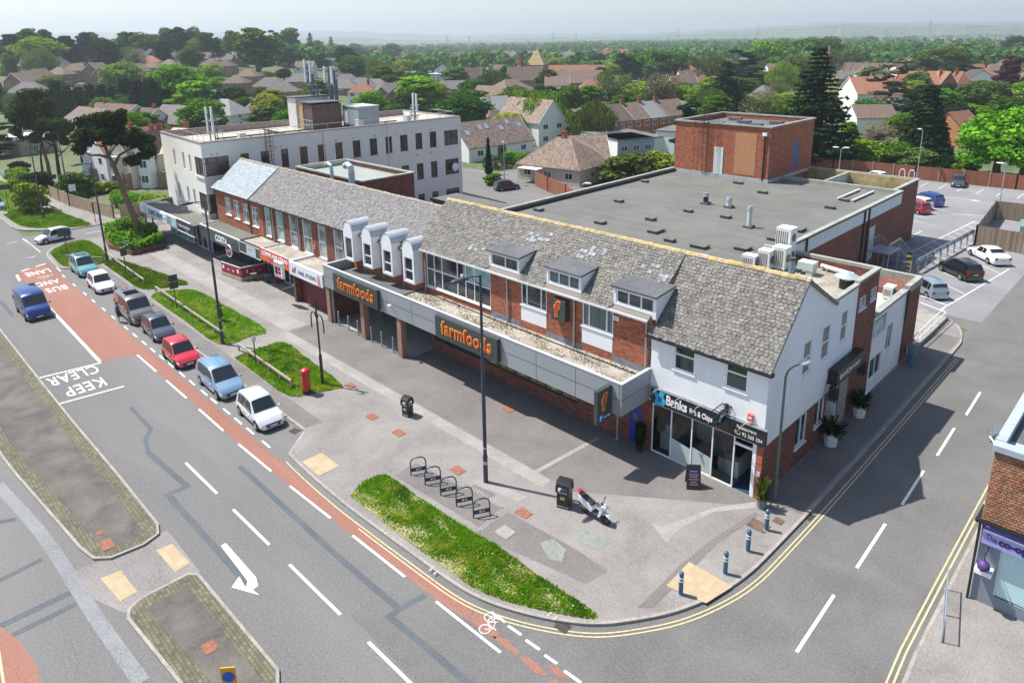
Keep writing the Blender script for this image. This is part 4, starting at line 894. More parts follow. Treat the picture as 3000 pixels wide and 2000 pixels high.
t = thing('alarm_box','red alarm box above the black sign near the corner','alarm box',(-14.05,30.58,4.35)); mb = MB(); mb.prof([(-.1,0),(-.1,.38),(0,.42),(0,0)],-.14,.14); build('case', mb, ALB('alarm_red',(.65,.12,.08),rough=.5), t); mb = MB(); mb.box(-.08,.08,-.106,-.1,.15,.25); build('badge', mb, WPVC, t)
t = thing('side_sign','black side entrance sign over the shaded door of the chip shop','sign',(-13.25,38.3,3.75)); mb = MB(); mb.box(0,.5,0,4.1,.0,.9); build('sign_board', mb, BLACKP, t); text('BANKS',.5,WHT,face_x(.51,.35,.25),'lettering',t,.006); text('RESTAURANT',.34,WHT,face_x(.51,1.9,.3),'lettering',t,.006,0,1,.75)
for y_,lb in ((38.2,'black wall lantern at the near end of the side entrance sign'),(42.6,'black wall lantern beyond the side entrance sign')):
    t = thing('wall_lantern',lb,'lantern',(-12.85,y_,2.9)); mb = MB()
    for a in (-.2,.2):
        for b in (-.2,.2): mb.box(a-.02,a+.02,b-.02,b+.02,0,.75)
    for z_ in (0,.36,.72): mb.box(-.22,.22,-.22,-.18,z_,z_+.03); mb.box(-.22,.22,.18,.22,z_,z_+.03); mb.box(-.22,-.18,-.22,.22,z_,z_+.03); mb.box(.18,.22,-.22,.22,z_,z_+.03)
    mb.cyl((0,0),.3,.75,.95,4,.06); mb.box(-.45,0,-.03,.03,.9,.96); build('frame', mb, BLACKP, t); mb = MB(); mb.box(-.17,.17,-.17,.17,.05,.7); build('lantern_glass', mb, GLASS, t)

# ================================================================ WEST TERRACE (shops with flats above)
T = thing('shop_terrace', 'long brick terrace with tall white windows under a pale slate roof', 'shop terrace', (-60,36,0))
mb = MB()
W1 = [(-75.6,-74.2,4.9,6.85),(-73.4,-72.1,4.8,6.85),(-71.2,-69.9,4.75,6.8),(-69.1,-67.7,4.7,6.8)]
W2 = [(-66.2,-65.1,4.2,7.35),(-63.8,-62.4,4.2,7.35),(-61.15,-59.75,4.05,7.35),(-58.6,-57.0,4.0,7.35),(-55.8,-54.5,4.1,7.35),(-53.15,-51.7,4.2,7.35)]
wallp(mb,'y',yf,-78.0,-66.7,0,7.5,W1,.1); build('brick_wall_red', mb, BRICKO if False else BRICK, T, world=True)
mb = MB(); wallp(mb,'y',yf+.02,-66.7,-41.0,3.6,7.5,W2,.1); wallp(mb,'x',-78.0,yf,38.4,0,7.5,[],.1); mb.poly([(-78.0,30.6,7.5),(-78.0,38.4,7.5),(-78.0,34.1,10.3)]); mb.box(-78,-41,38.2,38.4,0,7.5); build('brick_wall', mb, BRICKD, T, world=True)
for h in W1: window(T,'y',yf,1,*h,mull=((h[0]+h[1])/2,),trans=(h[3]-.65,),gm=GLASSB,fw=.09)
for h in W2: window(T,'y',yf+.02,1,*h,trans=((h[2]+h[3])/2-.1,),gm=GLASST if h[0]<-62 else GLASSB,fw=.1,fm=WPVC)
mb = MB(); wallp(mb,'y',yf,-78,-66.7,0,.01); 
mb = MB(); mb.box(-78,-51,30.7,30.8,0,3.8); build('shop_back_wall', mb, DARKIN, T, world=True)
mb = MB(); tiles(mb,-68.9,-41.4,(30.3,7.52),(34.1,10.35),seed=21); build('slate_roof', mb, tile_mat('pale_stone_slates', [(.15,.145,.145),(.21,.2,.2),(.27,.255,.255),(.18,.173,.178),(.24,.228,.22)], (.32,.31,.25), .3), T, world=True)
mb = MB(); tiles(mb,-78.3,-69.0,(30.3,7.52),(34.1,10.35),tw=.55,ex=.32,jit=.12,seed=22); build('new_slate_roof', mb, SLATEN, T, world=True)
mb = MB(); mb.prof([(30.24,7.55),(34.1,10.42),(34.1,10.5),(30.24,7.63)],-69.08,-68.92); build('roof_strip', mb, LEAD, T, world=True)
mb = MB(); slope_under(mb,-78.25,-41.35,(30.32,7.5),(34.1,10.31)); slope_under(mb,-78.25,-41.35,(38.5,7.2),(34.1,10.31)); build('roof_deck', mb, FELTD, T, world=True)
ridge_line(T,-78.2,-41.4,34.1,10.38,tile_mat('ridge_plain',[(.25,.23,.2),(.35,.32,.28),(.3,.26,.2),(.4,.3,.15)],(.45,.42,.35),.4),9)
mb = MB(); mb.box(-78.3,-50.6,30.18,30.3,7.42,7.53); build('gutter', mb, BLACKP, T, world=True)
pipe(T,-64.4,yf-.08,3.8,7.3); pipe(T,-59.2,yf-.08,3.8,7.3); pipe(T,-69.5,yf-.08,3.8,7.3,BLACKP); pipe(T,-78.05,yf-.08,3.8,7.3,BLACKP)
mb = MB(); mb.box(-56.6,-56.4,yf-.1,yf,4.7,5.1); build('meter_box', mb, ALB('orange_box',(.7,.3,.03)), T, world=True)
# the four round-headed oriels
for k in range(4):
    a = -50.0+2.74*k; b = a+1.38; y0 = 29.75; yb = 30.62
    mb = MB(); wallp(mb,'y',y0,a,b,5.35,8.0,[(a+.2,b-.2,5.55,7.35)],.1)
    n = 10; arc = [((a+b)/2+(b-a)/2*math.cos(math.pi*i/n), 8.0+.75*math.sin(math.pi*i/n)) for i in range(n+1)]
    mb.poly([(x_,y0,z_) for x_,z_ in arc]); o = build('oriel_front', mb, WPVC, T, world=True)
    mb = MB()
    for x_ in (a,b):
        mb.poly([(x_,y0,5.35),(x_,yb,5.35),(x_,yb,8.0),(x_,y0,8.0)])
        for i in range(12): xo = x_+(.008 if x_ == b else -.008); mb.add([(xo,y0+.03,5.4+i*.215),(xo,yb,5.4+i*.215),(x_,yb,5.6+i*.215),(x_,y0+.03,5.6+i*.215)],[(0,1,2,3)])
    mb.poly([(a,y0,5.35),(b,y0,5.35),(b,yb,5.35),(a,yb,5.35)]); build('oriel_cheek', mb, WWOOD, T, world=True)
    mb = MB()
    for i in range(n):
        (xa,za),(xb,zb) = arc[i],arc[i+1]; mb.add([(xa,y0-.04,za+.03),(xb,y0-.04,zb+.03),(xb,y0+2.0,zb+.03),(xa,y0+2.0,za+.03)],[(0,1,2,3)])
    build('oriel_roof', mb, ALB('barrel_lead',(.42,.45,.48),rough=.45,metal=.2,var=.12,vs=4), T, world=True, smooth_=True)
    window(T,'y',y0,1,a+.2,b-.2,5.55,7.35,trans=(6.35,) if k else (),gm=GLASS,fw=.05,sill=False)
    pipe(T,b+.35,yf-.08,4.4,7.2)
mb = MB(); wallp(mb,'y',yf,-51.0,-41.0,4.3,7.5,[],.1); build('brick_wall_red', mb, BRICK, T, world=True)
# shop canopies, each with its own roof
def canopy(par, x0, x1, y0, z1, mat, zr=.25, rim=None, h=.15):
    mb = MB(); mb.box(x0,x1,y0,30.58,z1-zr-.1,z1-zr); build('canopy_roof', mb, mat, par, world=True)
    if rim: mb = MB(); mb.box(x0,x1,y0-.02,y0+.1,z1-.06,z1+.02); mb.box(x1-.1,x1,y0+.1,30.58,z1-zr,z1+.0); mb.box(x0,x0+.1,y0+.1,30.58,z1-zr,z1+.0); build('canopy_rim', mb, rim, par, world=True)
canopy(T,-77.8,-67.7,28.4,3.85,FELT,.12,WPVC); canopy(T,-67.6,-62.9,28.4,3.95,GRAVELR,.1,BLACKP); canopy(T,-62.8,-56.9,28.3,4.1,GRAVELR,.12,FTRIM); canopy(T,-56.8,-51.0,28.1,4.15,GRAVELR,.2,WPVC)
for a,b,gm in ((-77.5,-68,GLASS),(-67.4,-63,GLASS),(-62.7,-57,GLASS)):
    window(T,'y',30.3,1,a,b,.15,2.9,mull=[a+(b-a)*i/5 for i in range(1,5)],fm=BLACKP if a<-63 else WPVC,gm=gm,sill=False,name='shopfront')
mb = MB(); mb.box(-56.7,-51,28.9,29.0,.12,2.9); 
for i in range(24): mb.box(-56.7,-51,28.885,28.9,.15+i*.115,.2+i*.115)
build('roller_shutter', mb, MAROON, T, world=True)
mb = MB(); mb.box(-57.0,-56.7,28.4,30.5,.1,3.0); mb.box(-51.0,-50.7,28.4,30.5,.1,3.2); mb.box(-63,-62.8,29.5,30.5,.1,3.0); build('party_pier', mb, BRICKD, T, world=True)
def board(label, x0, x1, y, z0, z1, mat, d=.12, name='shop_sign', rim=None):
    t = thing(name, label, 'sign', (x0,y,z0)); mb = MB(); mb.box(0,x1-x0,-d,0,0,z1-z0); build('sign_board', mb, mat, t)
    if rim: mb = MB(); mb.box(0,x1-x0,-d-.02,-d,0,.06); mb.box(0,x1-x0,-d-.02,-d,z1-z0-.06,z1-z0); mb.box(0,.06,-d-.02,-d,.06,z1-z0-.06); mb.box(x1-x0-.06,x1-x0,-d-.02,-d,.06,z1-z0-.06); build('sign_rim', mb, rim, t)
    return t
t = board('dark coffee shop fascia lettered COSTA', -77.8,-67.7,28.38,2.5,3.78,ALB('charcoal_board',(.07,.08,.08)))
text('COSTA',.95,WHT,face_y(4.3,-.13,.3),'lettering',t,.01,.03,fit=3.0)
t = thing('roundel_sign','round maroon coffee shop sign projecting under the fascia','sign',(-68.6,27.6,2.75)); mb = MB(); mb.xf(Matrix.Rotation(math.pi/2,4,'X')); mb.cyl((0,0),.62,-.06,.06,24); mb.xf(None); build('disc', mb, MAROON, t)
mb = MB(); mb.xf(Matrix.Rotation(math.pi/2,4,'X')); mb.lathe([(.58,.061),(.62,.075),(.66,.0),(.62,-.07)],n=24); mb.xf(None); build('rim', mb, WPVC, t); text('COSTA',.27,WHT,face_y(-.42,-.07,-.09),'lettering',t,.004); mb = MB(); mb.tube([(0,.05,.5),(0,.8,.6)],.04,6); build('bracket', mb, BLACKP, t)
t = board('dark board with a pale panel between coffee shop and kebab house', -67.6,-62.9,28.38,2.75,3.9,ALB('charcoal_board',(.07,.08,.08)),rim=WPVC)
mb = MB(); mb.box(1.7,3.7,-.15,-.122,.12,.98); build('pale_panel', mb, ALB('pale_green_panel',(.5,.6,.58),rough=.4), t); text('AMHERST',.24,FASC,face_y(2.0,-.155,.6),'lettering',t,.003)
t = board('red and orange kebab house sign', -62.8,-56.95,28.3,3.0,4.1,REDS)
mb = MB(); mb.prof([(0,.02),(5.85,.02),(5.85,.42),(3.8,.42),(3.4,.1),(2.2,.1),(1.9,.5),(0,.5)],-.14,-.122,1); build('orange_band', mb, ORNG, t)
text('COWPLAIN KEBAB',.55,WHT,face_y(.3,-.13,.58),'lettering',t,.01,.02,fit=5.2); text('HOUSE',.42,WHT,face_y(2.75,-.15,.14),'lettering',t,.01,.01)
t = thing('projecting_sign','pink and white projecting beauty sign at the end of the kebab sign','sign',(-57.0,27.2,2.75)); mb = MB(); mb.box(-.75,.75,-.15,.1,0,1.45); build('sign_board', mb, WPVC, t); mb = MB(); mb.box(-.68,.68,-.17,-.152,1.1,1.38); mb.box(-.68,.68,-.17,-.152,.05,.25); build('pink_band', mb, PINK, t); mb = MB(); mb.box(-.6,-.05,-.17,-.152,.3,1.0); mb.box(.05,.5,-.17,-.152,.35,.6); mb.box(.05,.5,-.17,-.152,.7,1.0); build('picture', mb, MAROON, t)
t = board('white nail studio sign beside the grey canopy', -56.7,-51.0,28.1,2.95,4.15,WPVC)
text('NAIL STUDIO',.5,ALB('violet_letter',(.12,.05,.2)),face_y(1.6,-.13,.35),'lettering',t,.006,.008,fit=3.1); mb = MB(); mb.prof([(.9,.3),(1.05,.3),(1.25,.85),(1.1,.9)],-.14,-.122,1); mb.prof([(.55,.3),(.75,.3),(.85,.7),(.7,.75)],-.14,-.122,1); build('logo', mb, INDIGO, t); mb = MB(); mb.prof([(4.9,.05),(5.4,.05),(5.35,.7),(5.15,1.05),(4.95,.8)],-.14,-.122,1); build('figure_picture', mb, PINK, t)
# office front shops
T = thing('shop_annexe','single storey flat roofed shop front below the cream office block','shop',(-85,29,0))
mb = MB(); mb.box(-94,-77.9,27.5,30.4,3.55,3.66); mb.box(-94.2,-93.9,30,34,2.9,4.0); build('canopy_roof', mb, FELT, T, world=True)
mb = MB(); mb.box(-94,-77.8,27.38,27.5,3.94,4.02); mb.box(-94.1,-94,27.4,30.4,3.6,4.02); build('canopy_rim', mb, WPVC, T, world=True)
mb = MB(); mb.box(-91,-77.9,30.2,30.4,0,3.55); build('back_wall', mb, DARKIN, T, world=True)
window(T,'y',29.6,1,-91,-83.6,.15,2.9,mull=(-89.2,-87.4,-85.5),fm=WPVC,gm=GLASST,sill=False,name='shopfront'); window(T,'x',-83.6,-1,29.7,30.3,.15,2.9,fm=WPVC,gm=GLASS,sill=False,name='shop_return')
window(T,'y',29.6,1,-82.6,-78.2,.15,2.9,mull=(-81,-79.5),fm=WPVC,gm=GLASS,sill=False,name='shopfront')
mb = MB(); mb.box(-93.8,-93.6,27.6,27.8,0,3.5); mb.box(-91.1,-90.95,27.6,27.75,0,3.5); build('post', mb, GALV, T, world=True)
t = board('white carpet shop fascia at the far end of the parade', -93.9,-84.9,27.4,2.85,3.94,WPVC)
text('CARPET NEWS',.85,BLUT,face_y(3.0,-.13,.25),'lettering',t,.006,.03,fit=4.9); text('LTD',.35,BLUT,face_y(8.2,-.13,.3),'lettering',t,.006)
mb = MB()
for x_ in (1.6,1.95,2.3): mb.box(x_,x_+.04,-.13,-.121,0,1.09)
build('stripe', mb, MAROON, t)
t = board('pale blue picture panel between carpet and beauty signs', -84.85,-81.7,27.4,2.8,3.94,ALB('pale_blue_panel',(.45,.58,.62),rough=.4,var=.2,vs=1.5)); mb = MB(); 
for x_ in (.15,.5,.85,1.2): mb.box(x_,x_+.25,-.13,-.121,.1,1.0)
build('picture', mb, ALB('grey_green',(.2,.27,.27)), t)
t = board('dark script beauty shop sign left of the coffee shop', -81.65,-76.6,27.4,2.75,3.94,ALB('navy_board',(.02,.025,.04)),rim=None)
text("Tan Bar & Body's Bar",.46,WHT,face_y(.4,-.13,.5),'lettering',t,.005,0,.92,.95) ; text('beauty',.2,WHT,face_y(2.6,-.13,.12),'lettering',t,.003); mb = MB(); mb.box(0,5.05,-.15,.0,-.1,-.003); build('sign_rim', mb, WPVC, t)

# ================================================================ REAR HALL
T = thing('rear_hall', 'large flat roofed brick hall behind the slate roofs', 'building', (-35,62,0))
mb = MB(); wallp(mb,'x',-22.3,45.6,80,0,5.6,[(71.3,72.9,1.3,4.7)],-.12); mb.box(-48,-22.5,45.4,45.6,0,6.9); mb.box(-48,-47.8,45.6,80,0,6.9); mb.box(-47.8,-38,79.8,80,0,6.9)
wallp(mb,'x',-23.0,80,88,0,6.9,[],-.1); mb.box(-37.6,-23.1,87.8,88,0,6.9); build('brick_wall', mb, BRICKD, T, world=True)
mb = MB(); wallp(mb,'x',-22.28,45.4,80.0,5.6,6.9); mb.box(-22.5,-22.29,79.9,80.05,5.6,6.9); build('white_band', mb, render_mat('band_white',(.68,.7,.7),amt=.5), T, world=True)
mb = MB(); mb.box(-47.8,-22.4,45.6,79.8,6.45,6.6); build('flat_roof', mb, FELT, T, world=True)
g = MB()
for i in range(18): y_ = 47+i*1.85; g.prof([(y_,6.6),(y_+.03,6.612),(y_+.1,6.6)],-47.7,-22.5)
build('felt_seam', g, ground_mat('felt_seams',(.16,.16,.15),(.13,.13,.12),(.2,.2,.19),.5,4), T, world=True)['kind']='stuff'
mb = MB(); mb.box(-37.6,-23.1,80.3,87.8,5.4,5.55); build('sunken_roof', mb, FELTD, T, world=True)
mb = MB(); mb.box(-30.3,-23.5,81,86.5,5.55,5.6); build('ponding_patch', mb, ALB('pale_wet_patch',(.5,.52,.5),rough=.4,var=.2), T, world=True)
mb = MB(); mb.box(-37.4,-23.3,87.5,87.8,5.55,6.9); build('stained_upstand', mb, ALB('ochre_stain',(.35,.27,.12),var=.4,vs=1.2), T, world=True)
mb = MB(); mb.box(-48.1,-47.7,45.4,80,6.9,7.05); mb.box(-47.7,-22.2,45.35,45.75,6.9,7.05); mb.box(-22.6,-22.2,45.75,80.1,6.9,7.02); mb.box(-37.6,-22.6,79.8,80.2,6.6,7.0); mb.box(-23.3,-22.9,80.2,88.1,6.9,7.02); mb.box(-37.7,-23.3,87.75,88.1,6.9,7.02); mb.box(-37.8,-37.4,80.2,87.75,6.6,7.0); mb.box(-30.7,-30.4,80.2,87.75,5.55,6.95)
build('parapet_coping', mb, COP, T, world=True)
mb = MB(); mb.box(-22.29,-22.2,45.4,80.1,6.78,6.89); mb.box(-47.7,-47.4,45.75,79.8,6.6,6.95); build('black_edge', mb, BLACKP, T, world=True)
window(T,'x',-22.3,-1,71.3,72.9,1.3,4.7,name='rear_door',sill=False,gm=ALB('grey_door',(.5,.53,.55),rough=.5),fw=.04)
for y_ in (69.2,70.4): pipe(T,-22.2,y_,.2,6.8,BLACKP,.09)
pipe(T,-22.15,56,4.6,6.9,BLACKP,.09)
kk = 0
for (x_,y_,a_,b_) in ((-42.4,57.7,1.0,.8),(-46.0,49.4,1.0,.8),(-38.4,49.5,1.1,.9),(-35.7,53.6,1,.8),(-46.3,68,.9,.7),(-31.0,58.9,1,.8),(-33.4,71.2,1.1,.8),(-25.4,68.9,1.,.7),(-34.8,58.6,.9,.7),(-37.8,74.2,1.2,.7),(-33.0,50.4,1.1,1.6),(-30.5,48.7,1,.7),(-27.8,48.8,1.6,1.0),(-25.0,50.6,1.3,1.2),(-24.4,55,1.1,1.5),(-24.6,57,1.1,1.3),(-24.2,58.9,1.2,1.5),(-25.5,73.0,.8,.7)):
    kk += 1
    a_ *= .82; b_ *= .85; t = thing('roof_vent_box','low felt vent box on the hall roof','roof vent',(x_,y_,6.6),0,'vent boxes on the hall roof'); mb = MB(); mb.box(-a_/2,a_/2,-b_/2,b_/2,0,.22); build('upstand', mb, FELTD, t)
    mb = MB(); mb.box(-a_/2-.06,a_/2+.06,-b_/2-.06,b_/2+.06,.22,.27); build('lid', mb, ALB('lid_grey',(.13,.13,.11),rough=.9,var=.3), t)
for (x_,y_,h_,r_,lb) in ((-27.8,57.1,1.9,.2,'tall pale flue in the middle of the hall roof'),(-32.8,62.8,1.0,.25,'short pale cowl on a felt base on the hall roof'),(-35.3,62.7,1.1,.25,'black square chimney vent on the hall roof')):
    t = thing('flue_pipe',lb,'flue',(x_,y_,6.6)); mb = MB(); mb.cyl((0,0),r_,0,h_,12); build('pipe', mb, BLACKP if 'black' in lb else ALB('pale_flue',(.6,.6,.58),rough=.5), t); mb = MB(); mb.cyl((0,0),r_*1.25,h_-.3,h_+.05,12,r_*.9); build('cowl', mb, GALV, t); mb = MB(); mb.box(-.4,.4,-.4,.4,0,.2); build('base', mb, FELTD, t)
for x_ in (-26.2,-24.75):
    t = thing('roof_bearer','long pale timber bearer lying on the hall roof','beam',(x_,75.9,6.6),0,'bearers on the hall roof'); mb = MB(); mb.box(-.1,.1,-3,3,.1,.25); build('beam', mb, ALB('pale_beam',(.55,.52,.5),rough=.8), t); mb = MB(); mb.box(-.12,.12,-2.5,-2.3,0,.1); mb.box(-.12,.12,2.3,2.5,0,.1); build('pad', mb, FELTD, t)
# brick tower on the hall
T = thing('brick_tower', 'square red brick tower on the hall roof with bricked-up window and ladder', 'tower', (-41.5,81,6.6))
mb = MB(); wallp(mb,'y',76.4,-47.7,-35.4,6.6,12.9,[(-42.25,-41.05,6.95,10.2)],.1); wallp(mb,'x',-35.4,76.4,88.2,5.6,12.9,[(82.9,84.3,7.4,10.6)],-.1); mb.box(-47.7,-35.5,88.0,88.2,6.6,12.9); mb.box(-47.7,-47.6,76.5,88.0,6.6,12.9); build('brick_wall', mb, BRICK, T, world=True)
mb = MB(); r_ = random.Random(2); 
for i in range(31): k = .12 if i % 2 else 0; mb.box(-39.65+k*.5,-36.95-k*.5,76.375,76.399,7.25+i*.157,7.25+(i+1)*.157-.0)
build('brick_infill', mb, BRICKO, T, world=True)
mb = MB(); mb.box(-42.25,-41.05,76.34,76.42,6.95,10.2); build('door', mb, ALB('pale_door',(.62,.66,.65),rough=.5,var=.06), T, world=True)
mb = MB(); mb.box(-35.46,-35.42,82.9,84.3,7.4,10.6); build('blue_door', mb, ALB('blue_shutter',(.03,.1,.3),rough=.5), T, world=True)
mb = MB(); mb.box(-47.5,-35.6,76.6,88,12.2,12.35); build('flat_roof', mb, FELTD, T, world=True)
mb = MB(); mb.box(-47.85,-35.25,76.25,76.6,12.9,13.08); mb.box(-47.85,-47.5,76.6,88.3,12.9,13.08); mb.box(-35.6,-35.25,76.6,88.3,12.9,13.08); mb.box(-47.5,-35.6,87.95,88.3,12.9,13.08); build('parapet_coping', mb, COP, T, world=True)
mb = MB(); 
for x_,y_ in ((-44,80),(-42,83),(-39.5,81),(-38.5,84.5),(-44.5,85.5)): mb.box(x_-.8,x_+.8,y_-.4,y_+.4,12.35,12.75)
build('roof_box', mb, FELTD, T, world=True)
pipe(T,-36.0,76.3,6.9,12.4,BLACKP,.08); mb = MB(); mb.box(-36.25,-35.75,76.1,76.35,12.0,12.35); build('hopper', mb, WPVC, T, world=True)
mb = MB(); mb.box(-47.75,-35.3,76.3,76.38,6.6,7.0); mb.box(-35.4,-35.3,76.38,88.2,6.6,6.95); build('lead_flashing', mb, ALB('pale_lead',(.4,.43,.45),rough=.5,var=.2), T, world=True)
t = thing('access_ladder','rusty caged ladder climbing the brick tower','ladder',(-43.4,76.2,6.6)); mb = MB()
for x_ in (-.3,.3): mb.tube([(x_,0,.1),(x_,0,8.2)],.035,6)
build('rail', mb, RUSTD, t); mb = MB()
for i in range(24): mb.tube([(-.3,0,.4+i*.33),(.3,0,.4+i*.33)],.02,5)
build('rung', mb, RUSTD, t)['kind']='stuff'; mb = MB()
for i in range(8): 
    z_ = 2.4+i*.8; mb.tube([(-.3,0,z_),(-.42,-.45,z_),(0,-.8,z_),(.42,-.45,z_),(.3,0,z_)],.02,5)
for x_,y_ in ((-.42,-.45),(0,-.8),(.42,-.45)): mb.tube([(x_,y_,2.4),(x_,y_,8.1)],.018,5)
mb.tube([(-1.5,0,1.2),(-1.5,0,8)],.02,5); mb.tube([(1.6,0,3),(1.6,0,8)],.02,5); mb.tube([(-1.5,0,6),(0,0,6)],.02,5); build('safety_cage', mb, RUSTD, t)
# escape stair
t = thing('escape_stair','grey steel escape stair behind the low extension','stair',(-21.2,74,0)); mb = MB(); mb.box(-1,1,-3,0,2.4,2.5); 
for i in range(12): mb.box(-.6,.9,.1+i*.35,.45+i*.35,2.3-i*.19,2.35-i*.19)
build('tread', mb, GALV, t); mb = MB()
for s_ in (-.95,.95): 
    mb.tube([(s_,-3,3.5),(s_,0,3.5),(s_,4.3,1.2)],.035,6); mb.tube([(s_,-3,2.5),(s_,0,2.5),(s_,4.3,.15)],.035,6)
    for i in range(8): mb.tube([(s_,-3+i*.42,2.5),(s_,-3+i*.42,3.5)],.02,5)
    for i in range(10): mb.tube([(s_,i*.43,2.5-i*.235),(s_,i*.43,3.5-i*.235)],.02,5)
for a,b in ((-.9,-2.9),(.9,-2.9),(.9,0),(-.9,0)): mb.tube([(a,b,0),(a,b,2.5)],.05,6)
build('handrail', mb, GALV, t)
# brick block between terrace and office
T = thing('brick_rear_block', 'brown brick flat roofed block between terrace and office', 'building', (-66,41,0))
mb = MB(); mb.box(-74,-60.6,38.6,38.8,0,9.2); wallp(mb,'x',-60.5,38.6,45.2,0,9.2,[],-.1); mb.box(-74,-60.6,45.0,45.2,0,9.2); mb.box(-74,-73.8,38.8,45,0,9.2); build('brick_wall', mb, BRICKD, T, world=True)
mb = MB(); mb.box(-73.8,-60.7,38.8,45,8.6,8.75); build('flat_roof', mb, ALB('green_grey_felt',(.28,.31,.28),rough=.9,var=.12,vs=.6), T, world=True)
mb = MB(); mb.box(-74.1,-60.35,38.5,38.85,9.2,9.35); mb.box(-74.1,-60.35,44.95,45.3,9.2,9.35); mb.box(-60.8,-60.35,38.85,44.95,9.2,9.35); mb.box(-74.1,-73.75,38.85,44.95,9.2,9.35); mb.box(-73.78,-73.5,38.9,44.9,8.75,9.2); build('parapet_coping', mb, COP, T, world=True)
for x_,h_,w_,lb in ((-61.2,10.9,.34,'curved galvanised duct rising behind the slate ridge'),(-65.0,10.6,.2,'slim hooded duct behind the slate ridge')):
    t = thing('extract_duct',lb,'duct',(x_,37.9,6)); mb = MB(); mb.tube([(0,0,0),(0,0,h_-6.6),(-.1,0,h_-6.1),(-.55,-.05,h_-5.9),(-.95,-.1,h_-6.1)],w_,12); build('pipe', mb, ALB('duct_galv',(.45,.52,.56),rough=.35,metal=.4), t); mb = MB(); mb.tube([(0,0,2.0),(0,0,2.12)],w_*1.12,12); build('collar', mb, GALV, t)
t = thing('satellite_dish','round white satellite dish at the end window of the office','satellite dish',(-77.4,65.3,5.2)); mb = MB(); mb.xf(Matrix.Rotation(math.pi/2,4,'Y')); mb.lathe([(.01,.35),(.35,.3),(.62,.12)],n=16); mb.xf(None); build('dish', mb, WPVC, t, smooth_=True); mb = MB(); mb.tube([(-.35,0,0),(.3,0,0)],.03,6); build('arm', mb, GALV, t)
# ================================================================ OFFICE BLOCK (its own frame: u along the short front, v along the long side)
aO = math.atan2(.063,1); OB = Vector((-79.9,30.4,0))
T = thing('office_block', 'cream rendered three storey office block with flat roof and corner windows', 'office block', OB, -aO)
# local: x<0 along the front (to -15.2), y>0 along the side (to 36.5); faces: front y=0, side x=0
OM = None
xw = 15.3; yw = 36.5
def owin(ax, a0, a1, z0, z1, mull=(), gm=None): return window(T, ax, 0 if ax == 'y' else 0, 1 if ax == 'y' else -1, a0, a1, z0, z1, mull=mull, trans=(z1-.7,), fm=ALB('dark_frame',(.05,.055,.06),rough=.5), gm=gm or GLASSBR, fw=.07, world=False)
cols = [(34.7,35.7),(37.1,38.1),(39.6,40.5),(42,43),(44.4,45.4),(46.8,47.8),(49.3,50.4),(51.8,52.9),(54.2,55.2),(56.5,57.7),(59,60.1),(61.4,62.5)]
side = [(a-30.4,b-30.4,8.5,10.65) for a,b in cols]+[(a-30.4,b-30.4,4.2,6.42) for a,b in cols]+[(a-30.4,b-30.4,0.15,2.05) for a,b in cols[-4:]]
bigs = [(.05,2.9,z0,z1) for z0,z1 in ((8.55,10.65),(4.2,6.42))]+[(33.5,35.9,z0,z1) for z0,z1 in ((8.45,10.55),(4.2,6.4),(.2,2.05))]
front = [(-10.8,-10.1,8.65,10.65),(-7.3,-6.5,8.6,10.6),(-4.9,-4.2,8.55,10.55),(-10.7,-9.9,4.55,6.5),(-7.2,-6.4,4.55,6.45),(-4.9,-4.1,4.5,6.45)]
fb = [(-2.7,-.05,8.5,10.6),(-2.7,-.05,4.45,6.45)]
mb = MB(); wallp(mb,'x',0,0,yw,0,12.3,side+bigs,-.25); wallp(mb,'y',0,-xw,0,0,12.3,front+fb,.25)
mb.box(-xw,-.3,yw-.2,yw,0,12.3); mb.box(-xw,-xw+.2,.3,yw-.2,0,12.3); build('render_wall', mb, RCREAM, T)
r_ = random.Random(9)
for h in side: owin('x',*h,gm=r_.choice([GLASSBR,GLASSBR,GLASS,GLASSBR]) if h[0] < 20 else GLASS)
for h in bigs: owin('x',*h,mull=(h[0]+.5,(h[0]+h[1])/2+.2),gm=GLASSBR if h[0]<5 else GLASS)
for h in front: window(T,'y',.12,1,*h,fm=RCREAM,gm=ALB('brown_blind_glass',(.22,.18,.14),rough=.3,var=.15),fw=.04,world=False)
for h in fb: owin('y',*h,mull=(-1.5,-.6))
mb = MB(); mb.box(-.12,-.02,.02,.12,4.2,10.65); build('corner_post', mb, ALB('slate_blue_post',(.05,.1,.15),rough=.4), T)
mb = MB(); mb.box(-2.9,.15,-.15,0,8.3,8.48); mb.box(0,.15,0,3.1,8.3,8.5); mb.box(-2.9,.15,-.15,0,4.1,4.3); mb.box(0,.15,0,3.1,4.0,4.18); mb.box(0,.12,33.3,36.2,8.25,8.43); mb.box(0,.12,33.3,36.2,3.98,4.16); build('balcony_sill', mb, RCREAM, T)
mb = MB(); mb.box(-xw+.1,-.05,.05,yw-.1,11.3,11.5); mb.box(-xw+.2,-.3,.3,yw-.2,11.5,11.56); build('flat_roof', mb, ground_mat('office_roof',(.42,.37,.3),(.3,.26,.21),(.5,.45,.38),.35,3), T)
mb = MB(); mb.box(-xw-.06,.06,-.06,.22,12.3,12.42); mb.box(-.22,.06,.22,yw,12.3,12.42); mb.box(-xw-.06,-xw+.22,.22,yw,12.3,12.42); mb.box(-xw+.22,-.22,yw-.22,yw+.06,12.3,12.42); mb.box(-xw+.2,-xw+.3,.3,yw-.3,11.5,12.3); build('parapet_coping', mb, ALB('brown_coping',(.3,.23,.2),var=.25), T)
mb = MB()
for a in (1.0,1.6,8.5,9.2,16.5,19,22.2,25.4,28,31.2): mb.box(0,.02,a,a+.14,11.3-.4,11.04)
